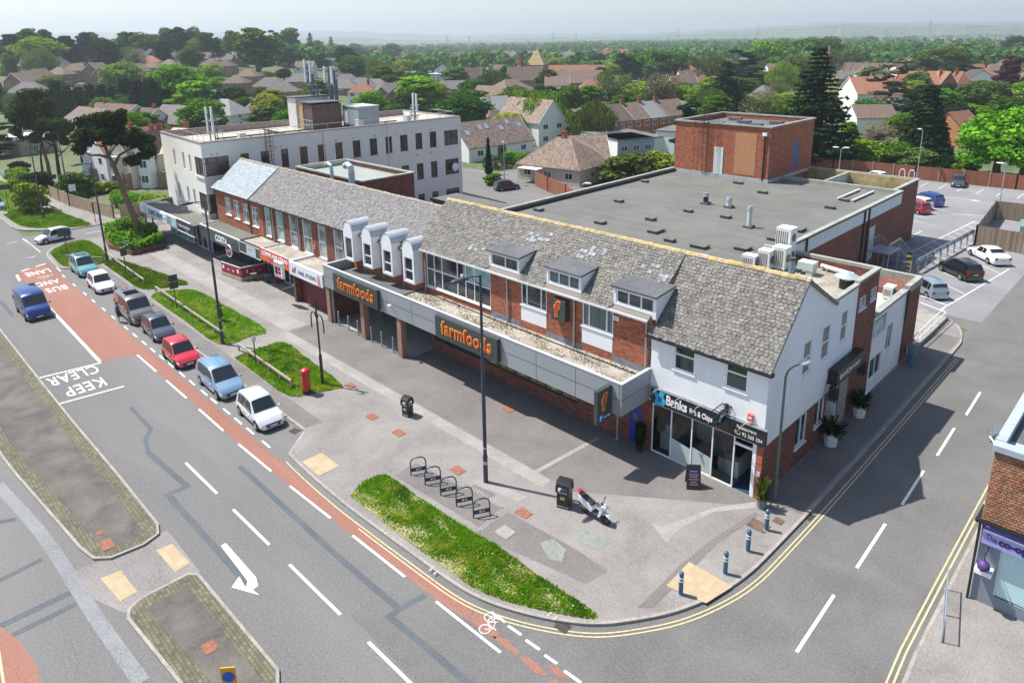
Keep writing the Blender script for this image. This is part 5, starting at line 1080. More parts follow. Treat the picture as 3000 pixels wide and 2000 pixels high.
for a in (18,28.6,30.9): mb.box(0,.02,a,a+.14,7.6,7.74); mb.box(0,.02,a+.25,a+.38,7.6,7.74)
build('wall_vent', mb, BLACKP, T)
mb = MB(); mb.tube([(.1,24.2,0),(.1,24.2,12.2)],.06,6); build('downpipe', mb, RCREAM, T)
mb = MB(); mb.tube([(.1,14.8,0),(.1,14.8,12.2)],.09,6); build('soil_pipe', mb, ALB('pipe_pale',(.6,.6,.6)), T)
def oloc(u, v, z): return OB + Vector((u*math.cos(-aO)-v*math.sin(-aO), u*math.sin(-aO)+v*math.cos(-aO), z))
t = thing('access_ladder','rusty ladder on the wall of the cream office block','ladder',oloc(.25,7.6,2.5),-aO); mb = MB()
for y_ in (-.28,.28): mb.tube([(0,y_,0),(0,y_,10.8)],.035,6)
build('rail', mb, RUSTD, t); mb = MB()
for i in range(30): mb.tube([(0,-.28,.3+i*.35),(0,.28,.3+i*.35)],.018,5)
build('rung', mb, RUSTD, t); mb = MB()
for i in range(9): z_ = 6+i*.55; mb.tube([(0,-.28,z_),(.5,-.4,z_),(.75,0,z_),(.5,.4,z_),(0,.28,z_)],.022,5)
for y_ in (-.4,0,.4): mb.tube([(.5 if y_ else .75,y_,6),(.5 if y_ else .75,y_,10.6)],.02,5)
build('safety_cage', mb, RUSTD, t)
t = thing('guard_rail','thin grey guard rail round the office roof','railing',oloc(0,0,11.5),-aO); mb = MB(); pr = [(-10,.6),(-.7,.6),(-.7,35.7),(-6,35.7)]
for z_ in (.9,1.6):
    for (a,b),(c,d) in zip(pr,pr[1:]): mb.tube([(a,b,z_),(c,d,z_)],.03,6)
build('rail', mb, GALV, t); mb = MB()
for (a,b),(c,d) in zip(pr,pr[1:]):
    n = int(math.hypot(c-a,d-b)/2.3)+1
    for i in range(n): mb.tube([(a+(c-a)*i/n,b+(d-b)*i/n,0),(a+(c-a)*i/n,b+(d-b)*i/n,1.6)],.025,5)
build('upright', mb, GALV, t)['kind']='stuff'
t = thing('plant_room','brown and white lift motor room on the office roof','plant room',(-89.6,49.8,11.5),-aO); mb = MB(); mb.box(-2.6,0,-2.2,2.6,0,4.2); build('white_cladding', mb, ALB('plant_white',(.62,.6,.58),var=.15,vs=1), t); mb = MB(); mb.box(0,1.6,-2.0,2.4,0,3.7); build('brick_room', mb, ALB('plant_tan',(.4,.27,.15),var=.2), t); mb = MB(); mb.box(1.61,4.2,-1.9,2.4,0,3.5); build('dark_bay', mb, ALB('plant_brown',(.1,.06,.05),var=.3), t)
mb = MB(); mb.box(-2.8,.1,-2.4,2.8,4.2,4.35); mb.box(.1,4.3,-2.1,2.6,3.7,3.8); build('roof', mb, FELTD, t); mb = MB(); 
for z_ in (.9,1.5): mb.tube([(1.8,-2.4,z_),(5,-2.4,z_)],.04,5)
for x_ in (1.8,2.6,3.4,4.2,5): mb.tube([(x_,-2.4,0),(x_,-2.4,1.5)],.03,5)
build('rail', mb, GALV, t)
t = thing('plant_room','pale blue grey boarded plant room beside the tall mast','plant room',(-84.6,54.6,11.5),-aO); mb = MB(); mb.box(-2.2,2.2,-1.6,1.6,0,2.9)
for i in range(10): mb.box(-2.21,2.215,-1.61,1.61,.28*i+.02,.28*i+.05)
build('boarded_wall', mb, ALB('blue_grey_board',(.3,.36,.38),var=.12,vs=2), t); mb = MB(); mb.box(-2.3,2.3,-1.7,1.7,2.9,3.05); build('roof', mb, ALB('plant_roof',(.42,.47,.5)), t); mb = MB(); mb.box(-1.5,-.8,-1.64,-1.615,.1,2.2); build('door', mb, PLATEW, t)
# masts and antenna clusters
def antenna(name, label, loc, h, posts, panels, r=.12):
    t = thing(name, label, 'antenna mast', loc, 0); mb = MB()
    for (x_,y_,z0,z1,rr) in posts: mb.tube([(x_,y_,z0),(x_,y_,z1)],rr,8)
    build('pole', mb, ALB('mast_blue_grey',(.1,.13,.15),rough=.5), t)
    for (x_,y_,z0,z1,w) in panels: mb = MB(); mb.box(x_-w/2,x_+w/2,y_-.1,y_+.1,z0,z1); build('panel_antenna', mb, ALB('antenna_grey',(.55,.6,.6),rough=.5,var=.05), t)
    mb = MB()
    for (x_,y_,z0,z1,rr) in posts:
        for z_ in (z0+(z1-z0)*.35, z0+(z1-z0)*.75): mb.tube([(x_-.8,y_,z_),(x_+.8,y_,z_)],.05,5); mb.tube([(x_,y_-.8,z_),(x_,y_+.8,z_)],.05,5)
    build('bracket', mb, GALV, t); return t
antenna('antenna_mast','tallest antenna mast with white panels on the office roof',(-88.6,52.6,11.5),10,[(0,0,0,8.3,.34),(.62,.3,0,7.8,.16),(-.5,.5,0,7.2,.13),(.1,.9,0,6.6,.12),(-.4,.3,3,9.6,.06),(.2,0,7,10.2,.05),(.8,-.1,7.2,9.9,.05),(-.9,-.3,5,9,.05)],[(-.9,-.3,6.0,8.3,.5),(.9,-.3,6.0,8.3,.45),(.25,.6,6.4,8.2,.3)])
antenna('antenna_mast','leaning cluster of slim antenna poles left of the tallest mast',(-90.8,50.8,15.8),5,[(0,0,0,4.6,.14),(-1.0,.2,.5,4.4,.12),(.6,0,-3,3,.18),(1.1,.3,-3.4,2.2,.1),(-.5,.3,-1,3.6,.08)],[(-1.2,-.1,1.8,5,.3),(.15,-.1,1.9,4.8,.3)])
antenna('antenna_mast','twin white panel antennas at the near corner of the office roof',(-86.4,34.2,11.5),4,[(0,0,0,3.4,.08),(.9,.2,0,3.6,.08),(1.1,.4,0,3.8,.06)],[(-.2,-.1,.9,4.2,.36),(1.05,0,1.0,4.3,.36)])
antenna('antenna_mast','thin white panel antennas at the far right of the office roof',(-81.2,61.5,11.5),4,[(0,0,0,3.6,.08),(-.6,.2,0,3.0,.06),(.4,-.5,0,2.6,.06)],[(-.25,-.1,1.8,4.4,.28),(.35,0,1.7,4.3,.28),(-1.1,0,1.2,1.9,.5)])
for (u,v,lb) in ((-2.2,5.5,'small grey equipment cabinet beside the near antennas'),(-4,30,'small grey equipment cabinet near the far antennas'),(-4.4,22.5,'grey equipment cabinet beside the boarded plant room')):
    t = thing('equipment_cabinet',lb,'cabinet',oloc(u,v,11.5),-aO); mb = MB(); mb.box(-.5,.5,-.4,.4,.35,1.3); build('casing', mb, ALB('cabinet_grey',(.5,.53,.53),rough=.5), t); mb = MB()
    for a in (-.4,.4): mb.box(a-.04,a+.04,-.4,.4,0,.35)
    build('foot', mb, GALV, t)
t = thing('cable_tray','black cable trays running across the office roof','cable tray',oloc(-7,18,11.56),-aO); mb = MB(); mb.box(-.2,.2,-14,12,.15,.3); mb.box(-5,5,-6,-5.7,.15,.3); mb.box(-3,3,6,6.3,.15,.3); build('tray', mb, BLACKP, t); mb = MB()
for i in range(8): mb.box(-.25,.25,-13+i*3.3,-12.8+i*3.3,0,.15)
build('support', mb, GALV, t)

# ================================================================ CO-OP SHOP AT THE RIGHT EDGE
T = thing('corner_store', 'store with hung clay tiles, lilac fascia and frosted shop window', 'shop', (0,33,0))
cx = -4.05
mb = MB(); wallp(mb,'y',30.7,cx,14,0,3.4,[(cx+.75,3.4,.65,3.0)],.15); wallp(mb,'x',cx,30.7,44,0,7.2,[],.15); build('painted_wall', mb, ALB('grey_blue_wall',(.2,.23,.27),rough=.6,var=.08), T, world=True)
mb = MB(); mb.box(cx,14,30.7,30.9,3.4,7.0); build('backing_wall', mb, BRICKD, T, world=True)
mb = MB(); tiles(mb,cx-.02,14,(30.35,4.15),(30.68,7.1),tw=.17,ex=.115,jit=.4,seed=31,skip=lambda x,f: -.85 < x < 1.2 and .18 < f < .78); build('hung_tiles', mb, TILEHUNG, T, world=True)
mb = MB(); mb.box(cx-.2,14,30.2,30.4,3.98,4.12); mb.box(cx-.2,cx,30.3,31.5,3.98,4.1); build('gutter', mb, BLACKP, T, world=True)
window(T,'y',30.62,1,-.85,1.2,4.75,6.45,mull=(.2,),fw=.1)
mb = MB(); mb.box(cx-.1,14,30.5,31,7.1,7.35); mb.box(cx-.1,cx+.25,31,44,7.1,7.4); mb.box(cx+.25,14,31,44,6.9,7.0); build('flat_roof', mb, ALB('pale_blue_roof',(.36,.41,.46),rough=.7,var=.12), T, world=True)
mb = MB(); mb.box(cx+.25,cx+.9,32,44,7.0,7.02); build('roof_gutter', mb, FELTD, T, world=True)
mb = MB(); mb.poly([(cx+.8,30.75,.7),(3.35,30.75,.7),(3.35,30.75,2.98),(cx+.8,30.75,2.98)]); build('frosted_window', mb, brick_mat('frosted_slats',[(.55,.72,.74),(.62,.78,.8)],(.36,.55,.58),9.,.105,.03,bump=0,rough=.25,dirt=0), T, world=True)
mb = MB()
for x_ in (cx+.78,cx+1.9,cx+2.95,cx+4.1): mb.box(x_-.03,x_+.03,30.72,30.8,.68,3.0)
build('window_frame', mb, ALB('pale_frame',(.5,.62,.64),rough=.4), T, world=True)
mb = MB(); mb.tube([(cx-.06,30.6,.1),(cx-.06,30.6,4)],.05,8); build('downpipe', mb, BLACKP, T, world=True)
mb = MB(); mb.tube([(cx-.05,30.7,7.3),(cx-.3,30.9,7.45)],.04,6); build('lamp_arm', mb, GALV, T, world=True)
t = thing('shop_sign','lilac fascia sign lettered The co-operative at the right edge','sign',(cx+.1,30.68,3.05)); mb = MB(); mb.box(0,9,-.3,0,0,.62); build('sign_board', mb, LILAC, t); mb = MB(); mb.prof([(-.3,.62),(-.02,.9),(0,.9),(0,.62)],0,9); build('sloping_top', mb, ALB('violet_top',(.14,.12,.5),rough=.4), t); mb = MB(); mb.box(0,9,-.33,-.3,.58,.64); build('trim', mb, WPVC, t)
text('The',.4,ALB('dark_letter',(.05,.05,.12)),face_y(.12,-.31,.2),'lettering',t,.004,fit=.38); text('co-operative',.4,INDIGO,face_y(.56,-.31,.2),'lettering',t,.006,.02,fit=2.15)
t = thing('hanging_basket','round purple flower basket on a bracket at the store corner','hanging basket',(cx+.35,30.3,2.2)); mb = MB(); mb.tube([(0,.4,.55),(0,-.15,.55),(0,-.15,.2)],.02,6); mb.tube([(0,.4,.2),(0,-.1,.52)],.015,6); build('bracket', mb, BLACKP, t); mb = MB(); mb.ball((0,-.15,.0),.24,10); build('flowers', mb, ALB('purple_flowers',(.08,.04,.18),var=.7,vs=22), t, smooth_=True)
mb = MB(); mb.box(-.3,.3,-.1,.38,-.5,-.3); build('shelf', mb, WPVC, t)
t = thing('satellite_dish','grey satellite dish on the store roof corner','satellite dish',(cx-.05,31.3,7.4)); mb = MB(); mb.xf(Matrix.Rotation(-math.pi/2,4,'Y')); mb.lathe([(.01,.1),(.22,.14),(.38,.22)],n=14); mb.xf(None); build('dish', mb, GALV, t, smooth_=True); mb = MB(); mb.tube([(0,0,0),(-.3,0,0),(-.45,0,.2)],.02,5); build('arm', mb, GALV, t)
t = thing('handrail','galvanised pedestrian railing beside the lilac store','railing',(-4.55,28.9,.11)); 
M_ = Matrix.Rotation(R(102),4,'Z'); mb = MB().xf(M_)
for z_ in (.12,1.05): mb.tube([(-1.6,0,z_),(1.6,0,z_)],.028,6)
for a in (-1.6,0,1.6): mb.tube([(a,0,0),(a,0,1.08)],.03,6)
build('rail', mb, GALV, t); mb = MB().xf(M_)
for i in range(24): mb.tube([(-1.5+i*.13,0,.12),(-1.5+i*.13,0,1.05)],.01,4)
build('bar', mb, GALV, t)['kind']='stuff'
# ================================================================ STREET FURNITURE
def blue_lamp(label, x, y, h, arm=2.6, ang=205, mat=NAVY, tilt=.0, z0=.12):
    t = thing('street_lamp', label, 'street lamp', (x,y,z0)); mb = MB(); mb.tube([(0,0,0),(0,0,1.6)],.13,12); mb.tube([(0,0,1.6),(0,0,h*.55)],.1,10); mb.tube([(0,0,h*.55),(0,0,h)],[.085,.065],10); build('pole', mb, mat, t)
    c, s_ = math.cos(R(ang)), math.sin(R(ang)); mb = MB(); mb.tube([(0,0,h-.1),(c*arm*.5,s_*arm*.5,h-.02),(c*arm,s_*arm,h-.0)],.035,7); mb.tube([(0,0,h-.55),(c*.5,s_*.5,h-.08)],.02,5); build('arm', mb, mat, t)
    mb = MB().xf(Matrix.Translation((c*(arm+.3),s_*(arm+.3),h-.02)) @ Matrix.Rotation(R(ang),4,'Z')); mb.ball((0,0,0),.5,12,(1.15,.36,.24)); build('lamp_head', mb, ALB('lamp_dark',(.05,.06,.07),rough=.4), t, smooth_=True)
    mb = MB().xf(Matrix.Translation((c*(arm+.3),s_*(arm+.3),h+.1)) @ Matrix.Rotation(R(ang),4,'Z')); mb.cyl((-.1,0),.06,0,.14,8); build('photocell', mb, WPVC, t)
    mb = MB(); mb.tube([(0,0,1.1),(0,0,1.3)],.135,12); mb.tube([(0,0,2.0),(0,0,2.12)],.105,12); build('band', mb, GALV, t); return t
blue_lamp('tall navy lamp post in front of the right farmfoods sign', -24.45, 22.0, 11.7, .9, 264)
blue_lamp('tall navy lamp post on the verge left of the post box verge', -52.55, 19.75, 11.6, 1.0, 268)
blue_lamp('tall navy lamp post on the corner verge behind the teal van', -83.2, 20.1, 11.0, 1.0, 268)
blue_lamp('tall navy lamp post on the far grass verge with the yellow bush', -112.0, 20.2, 11.0, 1.0, 268)
blue_lamp('tall dark lamp post further along the main road at the left edge', -138, 18.5, 11.0, 1.0, 268); blue_lamp('slim dark lamp post beyond the yellow bush', -128, 27, 10.0, 1.0, 268)
def grey_lamp(label, x, y, h, arm, ang, mat, double=False, z0=.1, head=(.5,.2,.13)):
    t = thing('street_lamp', label, 'street lamp', (x,y,z0)); mb = MB(); mb.tube([(0,0,0),(0,0,1.3)],.11,10); c, s_ = math.cos(R(ang)), math.sin(R(ang)); mb.tube([(0,0,1.3),(0,0,h-.4),(c*.15,s_*.15,h-.12),(c*.5,s_*.5,h)],[.075,.06,.055,.045],9); build('pole', mb, mat, t)
    if arm > .5: mb = MB(); mb.tube([(c*.5,s_*.5,h),(c*arm,s_*arm,h)],.04,8); build('arm', mb, mat, t)
    for sg in ((1,-1) if double else (1,)):
        mb = MB().xf(Matrix.Translation((c*(arm+.25)*sg,s_*(arm+.25)*sg,h)) @ Matrix.Rotation(R(ang),4,'Z')); mb.ball((0,0,0),1,10,head); build('lamp_head', mb, ALB('lamp_pale',(.6,.63,.62),rough=.35), t, smooth_=True)
    return t
grey_lamp('green grey lamp post with swan neck at the shaded side wall of the corner shop', -12.75, 31.2, 7.3, 1.1, 75, ALB('green_grey_post',(.1,.14,.12),rough=.5))
grey_lamp('pale car park lamp post beside the fenced bin store', -17.9, 104.6, 7.0, .3, 180, GALV, head=(.55,.25,.1))
grey_lamp('tall pale lamp post by the brown car park fence', -32.8, 124.2, 8.2, .2, 180, GALV, head=(.35,.2,.1))
grey_lamp('short twin headed lamp post behind the hall parapet', -40.5, 112, 6.0, .5, 20, GALV, double=True, head=(.5,.25,.12))
grey_lamp('slim lamp post by the dark hatchback behind the office', -80.5, 78.3, 7.0, .4, 150, GALV, head=(.4,.15,.08))
grey_lamp('short lamp standard behind the left hall parapet', -52.5, 64, 6.2, .5, 20, GALV, head=(.5,.2,.14))
# post box
t = thing('post_box','red cylindrical post box at the corner of the grass verge','post box',(-40.35,20.3,.12)); mb = MB(); mb.cyl((0,0),.29,0,.28,20); build('plinth', mb, BLACKP, t); mb = MB(); mb.cyl((0,0),.265,.28,1.6,20); build('body', mb, REDP, t); mb = MB(); mb.lathe([(.27,1.55),(.33,1.6),(.34,1.68),(.3,1.74),(.18,1.82),(.0,1.86)],n=20); build('cap', mb, REDP, t, smooth_=True); mb = MB().xf(Matrix.Rotation(R(-40),4,'Z')); mb.box(-.09,.09,-.275,-.262,.95,1.25); build('notice_plate', mb, WPVC, t); mb = MB().xf(Matrix.Rotation(R(-40),4,'Z')); mb.box(-.13,.13,-.28,-.264,1.38,1.43); build('slot', mb, BLACKP, t)
# forked post
t = thing('banner_post','tall dark post with two drooping hooked arms on the post box verge','post',(-40.7,21.7,.15)); mb = MB(); mb.tube([(0,0,0),(0,0,2.2)],.11,10); mb.tube([(0,0,2.2),(0,0,6.3)],.065,8); build('pole', mb, ALB('dark_green_post',(.02,.03,.03),rough=.4), t)
for s_ in (-1,1): mb = MB(); mb.tube([(0,0,4.4),(.05*s_,0,4.9),(s_*.3,0,5.25),(s_*.6,0,5.2),(s_*.78,0,4.9),(s_*.82,0,4.2),(s_*.78,0,4.0)],.045,8); build('hook_arm', mb, MATS['dark_green_post'], t)
# bins
def litter_bin(label, x, y, w, h, rz, sign=True):
    t = thing('litter_bin', label, 'litter bin', (x,y,.12), rz); mb = MB(); mb.box(-w/2,w/2,-w/2,w/2,0,h*.6); build('body', mb, BLACKP, t)
    mb = MB()
    for a in (-1,1):
        for b in (-1,1): mb.box(a*w/2-.05,a*w/2+.05,b*w/2-.05,b*w/2+.05,h*.6,h*.82)
    build('post', mb, BLACKP, t); mb = MB(); mb.prof([(-w/2-.03,h*.8),(w/2+.03,h*.8),(w/2+.03,h*.9),(w/2-.1,h),(-w/2+.1,h),(-w/2-.03,h*.9)],-w/2-.03,w/2+.03); build('lid', mb, BLACKP, t)
    mb = MB(); mb.box(-w/2-.012,w/2+.012,-w/2-.012,w/2+.012,h*.58,h*.6+.01); mb.box(-w/2-.012,w/2+.012,-w/2-.012,w/2+.012,.1,.13); build('trim', mb, GALV, t)
    mb = MB(); mb.box(-.12,.12,-w/2-.016,-w/2-.008,h*.34,h*.45); build('badge', mb, ALB('gold_badge',(.45,.4,.25)), t); return t
litter_bin('black open topped litter bin alone on the wide pavement', -33.1, 23.3, .5, 1.3, R(10)); litter_bin('larger black litter bin beside the white scooter', -20.15, 23.45, .62, 1.5, R(20)); litter_bin('dark litter bin at the end of the brick planter', -85.6, 22.9, .7, 1.3, .3)
# cycle hoops
hoop = thing('cycle_hoop','navy cycle hoop with a lower plate','cycle stand',(0,0,.12),0,'cycle hoops in a row'); mb = MB(); mb.tube([(-.42,0,0),(-.42,0,.7),(-.36,0,.88),(-.2,0,1.0),(.2,0,1.0),(.36,0,.88),(.42,0,.7),(.42,0,0)],.035,8); build('hoop', mb, NAVY, hoop, smooth_=True); mb = MB(); mb.box(-.4,.4,-.015,.015,.18,.4); build('plate', mb, NAVY, hoop); mb = MB(); mb.box(-.12,.0,-.019,-.016,.25,.34); mb.box(.06,.14,-.019,-.016,.25,.34); build('cycle_badge', mb, WPVC, hoop)
hp = [(1215,1385),(1257,1412),(1300,1440),(1343,1468),(1393,1500)]
hl = ['first navy cycle hoop, the one farthest from the scooter','second navy cycle hoop from the far end','middle navy cycle hoop of the five','fourth navy cycle hoop, next to the near end one','navy cycle hoop nearest the corner and the dark pavement patch']
hxy = [(-27.65,19.95),(-26.4,19.95),(-25.1,19.95),(-23.85,19.95),(-22.55,19.95)]
for i,(x_,y_) in enumerate(hxy):
    if i == 0: hoop.location = (x_,y_,.12); hoop.rotation_euler.z = R(62); hoop['label'] = hl[0]
    else: dup(hoop,(x_,y_,.12),R(62),hl[i])
# corner bollards
bol = thing('bollard','navy bollard','bollard',(0,0,.12),0,'blue corner bollards'); mb = MB(); mb.cyl((0,0),.1,0,1.02,14); build('shaft', mb, TEALP, bol); mb = MB(); mb.lathe([(.1,1.02),(.105,1.06),(.08,1.12),(.0,1.14)],n=14); build('cap', mb, TEALP, bol, smooth_=True); mb = MB(); mb.cyl((0,0),.104,.82,.9,14); mb.cyl((0,0),.104,.68,.74,14); build('white_band', mb, WPVC, bol); mb = MB(); mb.cyl((0,0),.14,0,.03,14); build('base_ring', mb, GALV, bol)
for i,((x_,y_),lb) in enumerate(zip([(-12.0,28.75),(-11.95,26.8),(-12.0,24.8),(-12.75,22.4)],['rearmost blue bollard, beside the brown double cover','second blue bollard from the shop end','third blue bollard, behind the tactile paving','nearest blue bollard, at the left end of the tactile paving'])):
    if i == 0: bol.location = (x_,y_,.12); bol['label'] = lb
    else: dup(bol,(x_,y_,.12),0,lb)
# steel bollards in front of the entrance
sb = thing('steel_bollard','grey steel bollard','bollard',(0,0,.12),0,'steel bollards at the supermarket entrance'); mb = MB(); mb.cyl((0,0),.06,0,1.25,10); build('tube', mb, GALV, sb); mb = MB(); mb.lathe([(.06,1.25),(.055,1.29),(0,1.31)],n=10); build('cap', mb, GALV, sb)
for i,(x_,lb) in enumerate(zip((-49.0,-47.5,-46.1,-44.2,-42.8,-41.3),('slim steel bollard nearest the left brick pillar','slim steel bollard second from the left pillar','slim steel bollard just left of the middle pillar','slim steel bollard just right of the middle pillar','slim steel bollard midway between middle and right pillars','slim steel bollard nearest the right brick pillar'))):
    if i == 0: sb.location = (x_,28.1,.12); sb['label'] = lb
    else: dup(sb,(x_,28.1,.12),0,lb)
# knee rails
def knee_rail(label, pts):
    t = thing('knee_rail', label, 'low fence', (pts[0][0],pts[0][1],.15)); P = [(a-pts[0][0],b-pts[0][1]) for a,b in pts]
    mb = MB(); ribbon(mb, P, .12, .58, .44); build('rail', mb, WOODB, t)
    for (a,b),(c,d) in zip(P,P[1:]):
        n = max(1,int(math.hypot(c-a,d-b)/1.6))
        for i in range(n+1): mb = MB(); x_,y_ = a+(c-a)*i/n, b+(d-b)*i/n; mb.box(x_-.06,x_+.06,y_-.06,y_+.06,-.1,.44); build('post', mb, WOODB, t)
knee_rail('low timber rail along the post box verge', [(-50.4,20.1),(-41.8,19.95)]); knee_rail('low timber rail along the verge with the tall blue lamp post', [(-69.2,20.4),(-53.4,20.2)]); knee_rail('low timber rail along the weedy verge behind the white hatchback', [(-84.7,20.6),(-72.3,20.35)])
knee_rail('low timber rail behind the teal van', [(-87.6,17.2),(-83.6,19.8)]); knee_rail('low timber rail at the left end of the far verge', [(-122.5,19.8),(-119.5,22.2),(-113.8,22.8)])
# sign posts
def sign_post(label, x, y, h, pw, ph, mat, ang=0, two=False, pm=None):
    t = thing('sign_post', label, 'sign', (x,y,.15), ang); mb = MB(); mb.tube([(0,0,0),(0,0,h)],.045,8); build('pole', mb, pm or ALB('post_dark',(.06,.07,.07),rough=.5), t)
    mb = MB(); mb.box(.05,.08,-pw/2,pw/2,h-ph,h); build('sign_plate', mb, mat, t)
    if two: mb = MB(); mb.box(.05,.08,-pw/2,pw/2,h-ph*2-.08,h-ph-.08); build('sign_plate', mb, mat, t)
    return t
DARKPL = ALB('dark_plate',(.05,.055,.055),rough=.6)
sign_post('thin post with a small pale plate at the post box verge', -46.7, 19.75, 2.4, .3, .4, PLATEW); sign_post('post with two dark square plates on the lamp post verge', -63.1, 20.1, 3.2, .75, .6, DARKPL, 0, True)
sign_post('post with a small dark plate on the weedy verge', -76.4, 20.0, 3.0, .6, .8, DARKPL); sign_post('post with a wide dark plate in front of the silver hatchback', -88.2, 17.5, 3.4, 1.3, .8, DARKPL)
sign_post('post with a wide dark plate in front of the far parked car', -119.5, 17.6, 4.2, 1.3, .7, DARKPL); sign_post('round white traffic sign behind the garden wall', -118, 25.5, 3.2, .9, 1.0, PLATEW); sign_post('short white street name post by the side road hedge', -103.9, 24.5, 3.1, .3, .3, PLATEW); 
# keep-left bollard sign at the bottom edge
t = thing('traffic_sign','orange and blue arrow sign on the traffic island at the bottom edge','traffic sign',tuple(at(678,2035,.13)),R(60)); mb = MB(); mb.tube([(0,0,0),(0,0,.75)],.04,8); build('pole', mb, GALV, t); mb = MB(); mb.box(-.02,.02,-.26,.26,.4,1.25); build('sign_board', mb, ALB('sign_orange',(.75,.35,.02)), t); mb = MB().xf(Matrix.Translation((-.03,0,.85)) @ Matrix.Rotation(math.pi/2,4,'Y')); mb.cyl((0,0),.22,-.01,.01,20); build('blue_disc', mb, ALB('sign_blue',(.01,.1,.5)), t)
t.rotation_euler.z = R(140)
# A-board
t = thing('a_board','folding chalk menu board in front of the chip shop window','a-board',(-16.35,29.35,.12),R(38))
for s_ in (-1,1):
    mb = MB(); mb.prof([(s_*.38,0),(s_*.04,1.25),(s_*.0,1.25),(s_*.33,0)],-.36,.36); b_ = build('leaf', mb, WOODF if False else BLACKP, t)
mb = MB()
for z_,w_,m_ in ((.95,.4,0),(.8,.5,1),(.68,.4,0),(.55,.5,1),(.42,.3,0),(.3,.45,1)): mb.mat(m_); y_ = -.38*(1-z_/1.25)-.03; mb.add([(-w_/2,y_-.012,z_-.04),(w_/2,y_-.012,z_-.04),(w_/2,y_+.0,z_+.03),(-w_/2,y_+.0,z_+.03)],[(0,1,2,3)])
build('menu_lines', mb, [ALB('chalk_blue',(.1,.35,.7)),ALB('chalk_red',(.6,.15,.12))], t)
# planters by the shop side
def pot_plant(name, label, x, y, w, h, mat, leaf, n, lr, lh):
    t = thing(name, label, 'plant', (x,y,.12)); mb = MB(); mb.cyl((0,0),w*.42,0,h,8,w*.5); build('pot', mb, mat, t); g = MB(); r_ = random.Random(int(x*10))
    for _ in range(n):
        a = r_.random()*6.28; L = lr*r_.uniform(.5,1); z_ = h+lh*r_.random(); q = .03+.02*r_.random(); x0,y0 = .1*math.cos(a),.1*math.sin(a); x1,y1 = L*math.cos(a),L*math.sin(a)
        g.add([(x0-q*math.sin(a),y0+q*math.cos(a),h+z_*.1),(x0+q*math.sin(a),y0-q*math.cos(a),h+z_*.1),(x1+q*math.sin(a),y1-q*math.cos(a),z_),(x1-q*math.sin(a),y1+q*math.cos(a),z_)],[(0,1,2,3)])
    build('foliage', g, leaf, t); return t
pot_plant('potted_shrub','small leafy shrub in a grey box planter at the brick pier',-12.95,30.2,.55,.5,ALB('planter_grey',(.15,.17,.17)),LF_OLV,160,.4,1.2)
pot_plant('potted_palm','spiky palm in a white tub by the side wall window',-12.7,38.2,.8,.75,PLATEW,LF_DRK,140,.9,.9); pot_plant('potted_shrub','dark bushy plant in a white tub beyond the side door',-12.7,42.6,.8,.7,PLATEW,LF_DRK,220,.7,1.0)
pot_plant('potted_tree','small dark potted tree beside the blue door',-20.25,30.1,.4,.45,BLACKP,LF_DRK,220,.4,1.3)
# brick planter with shrubs and the big pine
PL = [(-94.4,23.0),(-97.6,25.6),(-95.5,28.2),(-88,27.6),(-84.4,26.4),(-84.0,22.9),(-89,22.0)]
T = thing('brick_planter','low brick planter full of shrubs around the leaning pine','planter',(-90,25,.12)); mb = MB(); ribbon(mb,[(a+90,b-25) for a,b in PL],.25,.55,0,closed=True); build('planter_wall', mb, BRICKD, T); mb = MB(); mb.prism([(a+90,b-25) for a,b in PL],.0,.45); build('soil', mb, IRON, T)
g = MB(); r_ = random.Random(3)
for _ in range(9000):
    x_,y_ = r_.uniform(-97,-84.2), r_.uniform(22.2,28)
    if not inside((x_,y_),PL): continue
    z_ = .5+(.5+.5*math.sin(x_*1.1+math.sin(y_)))*r_.random()*1.3; a = r_.random()*6.28; w = r_.uniform(.07,.16); n_ = Vector((r_.uniform(-1,1),r_.uniform(-1,1),1)).normalized(); u = n_.orthogonal().normalized()*w; v = n_.cross(u)
    c = Vector((x_+90,y_-25,z_)); g.add([tuple(c-u-v),tuple(c+u-v),tuple(c+u+v),tuple(c-u+v)],[(0,1,2,3)])
build('shrubs', g, LF_BRT, T)['kind']='stuff'
# coffee terrace screen
T = thing('terrace_screen','maroon canvas screens on a low wall around the coffee terrace','screen',(-66,28,0)); q = [k4(1535,330),k4(1668,378),k4(1825,345)]; q = [(q[0][0],q[0][1]),(q[1][0],q[1][1]),(q[1][0]+.3,29.9)]
mb = MB(); ribbon(mb,[(a+66,b-28) for a,b in q],.2,.45,0); build('low_wall', mb, ALB('tan_wall',(.35,.3,.23),var=.2), T)
for (a,b),(c,d) in zip(q,q[1:]):
    n = 4 if abs(c-a) > 2 else 2
    for i in range(n):
        mb = MB(); x0,y0,x1,y1 = a+(c-a)*(i+.03)/n, b+(d-b)*(i+.03)/n, a+(c-a)*(i+.97)/n, b+(d-b)*(i+.97)/n
        ribbon(mb,[(x0+66,y0-28),(x1+66,y1-28)],.05,1.5,.47); build('canvas_panel', mb, MAROONL, T)
        mb = MB(); xm,ym = (x0+x1)/2+66, (y0+y1)/2-28-.04; mb.box(xm-.22,xm+.22,ym-.012,ym,.9,1.25 if i % 3 == 0 else 1.0); build('emblem', mb, PLATEW, T)
mb = MB(); ribbon(mb,[(a+66,b-28) for a,b in q],.07,1.56,1.5); build('top_rail', mb, WPVC, T)
